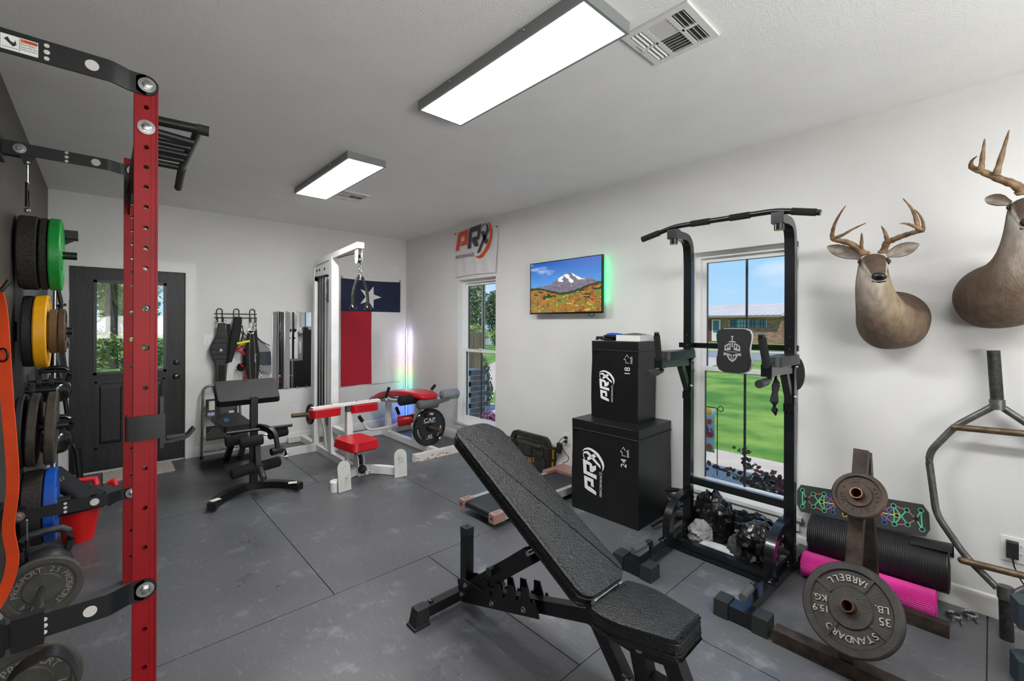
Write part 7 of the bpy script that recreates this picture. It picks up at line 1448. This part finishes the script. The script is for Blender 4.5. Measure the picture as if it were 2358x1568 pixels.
crumple('grey_cloth', 'grey cloth heaped beside the left black bag under the tower', (3.03, 1.36, .06), (.07, .07, .08), M_GCL, 12, .5, 'cloth'); crumple('white_roll', 'long pale rolled cloth lying under the tower', (2.945, 1.20, .035), (.04, .12, .035), M_LGC, 15, .2, 'cloth'); crumple('dark_cuff', 'charcoal cuff of cloth between the two black bags', (2.985, 1.105, .07), (.06, .05, .085), mat('charcoal_cloth', '#3a3a3c', .8, var=.2, vs=20), 18, .25, 'cloth')
crumple('clear_bag', 'pale crumpled plastic by the wall left of the tower bags', (3.27, 1.50, .08), (.04, .05, .08), M_LGC, 23, .5, 'bag')
sp2 = thing('strap_pile', 'tangle of black and grey straps behind the left tower post', 'straps', (3.2, 1.6, 0)); rnd = random.Random(77)
for k in range(9):
    a = rnd.uniform(0, 6); P = [(3.2+.10*cos(a+i*.8)*(.6+.4*rnd.random()), 1.60+.10*sin(a+i*.8)*(.6+.4*rnd.random()), .03+.035*k*.7+.02*rnd.random()) for i in range(6)]
    MB().sweep(fillet(P, .04, 3), [(-.016, -.003), (.016, -.003), (.016, .003), (-.016, .003)]).build('strap', M_FABRIC if k % 3 else mat('lilac_grey_web', '#77747f', .8), sp2, ang=60)
MB().tube([(3.1, 1.62, .06), (3.02, 1.66, .05), (2.95, 1.68, .03)], .012, 8).build('buckle_tail', M_GLOSSBLK, sp2)
# ---------------------------------------------------------------- adjustable bench in the foreground
M_BV = mat('grained_black_leatherette', '#0e1012', .33, var=.25, vs=12, bump=.55, bs=150, stretch=(1, 1, 1), rvar=.08, spec=.6)
ab = thing('adjustable_bench', 'black adjustable weight bench with raised back pad in the foreground', 'weight bench', (1.42, 1.3, 0))
def wa(p, r_, w, h, n, up=(0, 0, 1), m=M_BLACK): return MB().beam(p, r_, w, h, up).bevel(.003, 1).build(n, m, ab)
wa((1.19, 1.932, .058), (1.63, 1.932, .058), .05, .052, 'rear_foot')
for x0, x1 in ((1.118, 1.20), (1.62, 1.702)):
    s = 1 if x0 < 1.3 else -1
    b = MB(); b.loft([[(x0-.006, 1.893, .0), (x1+.002, 1.893, 0), (x1+.002, 1.971, 0), (x0-.006, 1.971, 0)], [(x0-.006, 1.893, .012), (x1+.002, 1.893, .012), (x1+.002, 1.971, .012), (x0-.006, 1.971, .012)], [(x0+.002, 1.90, .013), (x1, 1.90, .013), (x1, 1.964, .013), (x0+.002, 1.964, .013)], [(x0+(.018 if s > 0 else 0), 1.903, .088), (x1-(0 if s > 0 else .018), 1.903, .088), (x1-(0 if s > 0 else .018), 1.961, .088), (x0+(.018 if s > 0 else 0), 1.961, .088)]]).bevel(.003, 1).build('foot_cap', M_RUBBER, ab)
    MB().lathe([(0, 0), (.012, 0), (.010, .012), (0, .016)], 12, Matrix.Translation(((x1+.03) if s > 0 else (x0-.03), 1.932, .085))).build('button_head', M_GLOSSBLK, ab)
wa((1.432, 1.90, .06), (1.432, 1.90, .378), .05, .05, 'storage_post', (0, 1, 0)); b = MB().bb(1.406, 1.458, 1.874, 1.926, .378, .418).bevel(.004, 2); pc = b.build('post_cap', M_GLOSSBLK, ab); MB().lathe([(0, .0006), (.009, .0006), (.009, 0)], 16, Matrix.Translation((1.432, 1.90, .418))).build('cap_hole', M_DARKHOLE, pc); MB().bb(1.40, 1.464, 1.868, 1.932, .083, .10).bevel(.002, 1).build('post_collar', M_BLACK, ab)
A0, A1 = V(1.41, 1.87, .10), V(1.41, 1.0, .385); dd_ = (A1-A0).normalized(); nn_ = Vector((1, 0, 0)).cross(dd_).normalized()
if nn_.z < 0: nn_ = -nn_
wa(A0, A1, .045, .055, 'main_tube', nn_)
Ml = frame((0, A0.y, A0.z), dd_, nn_)      # (s,h) plane
pol = [(0, -.038), (.56, -.038), (.575, .03)]
for s0 in (.50, .405, .31, .215): pol += [(s0+.062, .045), (s0+.06, .03), (s0+.05, .022), (s0+.045, .085), (s0+.01, .088), (s0-.002, .06), (s0-.012, .024), (s0-.022, .022)]
pol = [(0, -.038), (.585, -.038), (.585, .012), (.575, .032)]
for s0 in (.515, .42, .325, .23): pol += [(s0+.052, .034), (s0+.046, .018), (s0+.034, .018), (s0+.028, .078), (s0-.008, .082), (s0-.018, .05), (s0-.028, .030)]
pol += [(.17, .045), (.06, .075), (.0, .07)]
for x_ in (1.366, 1.448):
    MB().prism(pol, .006, Matrix.Translation((x_, 0, 0)) @ Ml @ Matrix.Translation((0, 0, -.003))).build('notched_plate', M_BLACK, ab, smooth=False)
for s0, h0 in ((.02, .0), (.07, .045), (.27, -.012), (.50, -.010)):
    c = Ml @ V(s0, h0, 0); MB().lathe([(0, 0), (.014, 0), (.014, .003), (.009, .004), (.009, .012), (.005, .014), (0, .012)], 12, frame((1.3625, c.y, c.z), (0, 1, 0), None, (-1, 0, 0))).build('bolt', M_CHROME, ab)
# back pad
Lv, Nv = Vector((0, .87, .493)), Vector((0, -.493, .87)); PC = V(1.422, 1.412, .737)
oc = lambda w, l, c: [(-w/2, -l/2+c*.6), (-w/2+c*.6, -l/2), (w/2-c*.6, -l/2), (w/2, -l/2+c*.6), (w/2, l/2-c*1.3), (w/2-c*1.15, l/2), (-w/2+c*.7, l/2), (-w/2, l/2-c*.7)]
def softpad(poly, th, M, name, r=.016):
    b = MB().prism(poly, th, M @ Matrix.Translation((0, 0, -th))); b.bevel(.022, 4, 70) if False else None
    # round the plan corners first, then the rims
    es = [e for e in b.bm.edges if abs((e.verts[1].co-e.verts[0].co).normalized().dot(M.to_3x3().col[2])) > .99]; bmesh.ops.bevel(b.bm, geom=es, offset=.028, segments=4, affect='EDGES', profile=.5); b.bevel(r, 4, 60)
    o = b.build(name, M_BV, ab, ang=50); return o
Mp = frame(PC, (1, 0, 0), Lv); bp_ = softpad(oc(.275, .965, .055), .062, Mp, 'back_pad')
def seam(poly, M, z, parent, inset=.004, r=.0022):
    P = [M @ Vector((x*(1+inset), y*(1+inset*.3), z)) for x, y in poly]; MB().tube(fillet(P+[P[0]], .03, 4), r, 6).build('piping', M_VINYL, parent)
seam(oc(.275, .965, .055), Mp, -.017, bp_, .005)
seam(oc(.275, .965, .055), Mp, -.046, bp_, .005)
MB().box(PC-Nv*.074, (.22, .88, .018), Matrix((Vector((1, 0, 0)), Lv, Nv)).transposed()).build('pad_board', M_BLACK, ab, smooth=False)
wa(PC-Nv*.10-Lv*.46, PC-Nv*.10+Lv*.12, .05, .035, 'pad_rail', Nv)
# strut
S0, S1 = V(1.407, 1.83, .125), V(1.407, 1.375, .485); sn = Vector((1, 0, 0)).cross((S1-S0).normalized())
for x_ in (1.378, 1.436): wa((x_, S0.y, S0.z), (x_, S1.y, S1.z), .012, .075, 'strut_side', sn)
wa((1.407, 1.60, .307), (1.407, 1.40, .465), .045, .03, 'strut_web', sn); MB().cyl((1.345, 1.615, .325), (1.47, 1.615, .325), .020, 18).bevel(.003, 1, 50).build('strut_pin', M_GLOSSBLK, ab); MB().cyl((1.36, 1.37, .50), (1.455, 1.37, .50), .011, 12).build('top_pin', M_CHROME, ab); MB().cyl((1.35, 1.80, .15), (1.465, 1.80, .15), .012, 12).build('pivot_pin', M_GLOSSBLK, ab)
# seat
sp0 = [(-.122, 0), (.122, 0), (.138, -.06), (.136, -.13), (.092, -.30), (.080, -.315), (-.080, -.315), (-.092, -.30), (-.136, -.13), (-.138, -.06)]
Mse = frame((1.415, .985, .480), (1, .02, 0), (-.02, 1, -.07)); b = MB().prism(sp0, .068, Mse @ Matrix.Translation((0, 0, -.068)))
es = [e for e in b.bm.edges if abs((e.verts[1].co-e.verts[0].co).normalized().dot(Mse.to_3x3().col[2])) > .99]; bmesh.ops.bevel(b.bm, geom=es, offset=.016, segments=3, affect='EDGES', profile=.5); b.bevel(.014, 4, 60); se = b.build('seat_pad', M_BV, ab, ang=50)
for z_ in (-.016, -.052):
    P = [Mse @ Vector((x*1.004, y-.0006, z_)) for x, y in sp0]; MB().tube(fillet(P+[P[0]], .015, 3), .0022, 6).build('piping', M_VINYL, se)
MB().box(Mse @ V(0, -.16, -.075), (.16, .26, .014), Mse).build('seat_board', M_BLACK, ab, smooth=False)
MB().cyl((1.34, 1.0, .472), (1.51, 1.004, .472), .0085, 14).build('hinge_rod', M_CHROME, ab)
for x_ in (1.34, 1.50): MB().cyl((x_-.006, 1.0, .472), (x_+.012, 1.0, .472), .0125, 14).build('hinge_collar', M_CHROME, ab)
for x_ in (1.385, 1.443): MB().prism([(1.06, .34), (1.03, .335), (.845, .335), (.72, .365), (.70, .395), (.72, .42), (1.01, .415), (1.06, .47), (1.075, .44)], .006, Matrix(((0, 0, 1, x_-.003), (1, 0, 0, 0), (0, 1, 0, 0), (0, 0, 0, 1)))).build('seat_bracket', M_BLACK, ab, smooth=False)
wa((1.414, 1.04, .36), (1.414, .80, .05), .045, .055, 'front_leg', (0, 1, 0)); wa((1.414, .86, .385), (1.414, .775, .04), .05, .06, 'front_leg', (0, 1, 0)); wa((1.414, .735, .395), (1.414, .665, .25), .05, .06, 'handle_leg', (0, 1, 0)); wa((1.18, .775, .04), (1.65, .775, .04), .05, .055, 'front_foot'); wa((1.414, .80, .26), (1.414, .685, .262), .05, .04, 'handle_bridge')
for x_ in (1.17, 1.66): MB().box((x_, .775, .04), (.06, .062, .078)).bevel(.006, 2).build('foot_cap', M_RUBBER, ab)
MB().lathe([(0, 0), (.017, 0), (.017, .006), (.013, .009), (0, .009)], 8, frame((1.3815, .835, .368), (0, 1, 0), None, (-1, 0, 0))).build('bolt', M_CHROME, ab); MB().box((1.383, .87, .215), (.012, .07, .04)).bevel(.006, 2).build('leg_lug', M_GLOSSBLK, ab); MB().lathe([(0, 0), (.014, 0), (.012, .012), (0, .014)], 12, frame((1.378, .87, .235), (0, 1, 0), None, (-1, 0, 0))).build('bolt', M_CHROME, ab)
for _o in bpy.data.objects:      # tiny joined details: punched holes and cast letters
    if _o.parent and _o.name.split('.')[0] in ('arm_holes', 'raised_lettering'): _o['kind'] = 'stuff'
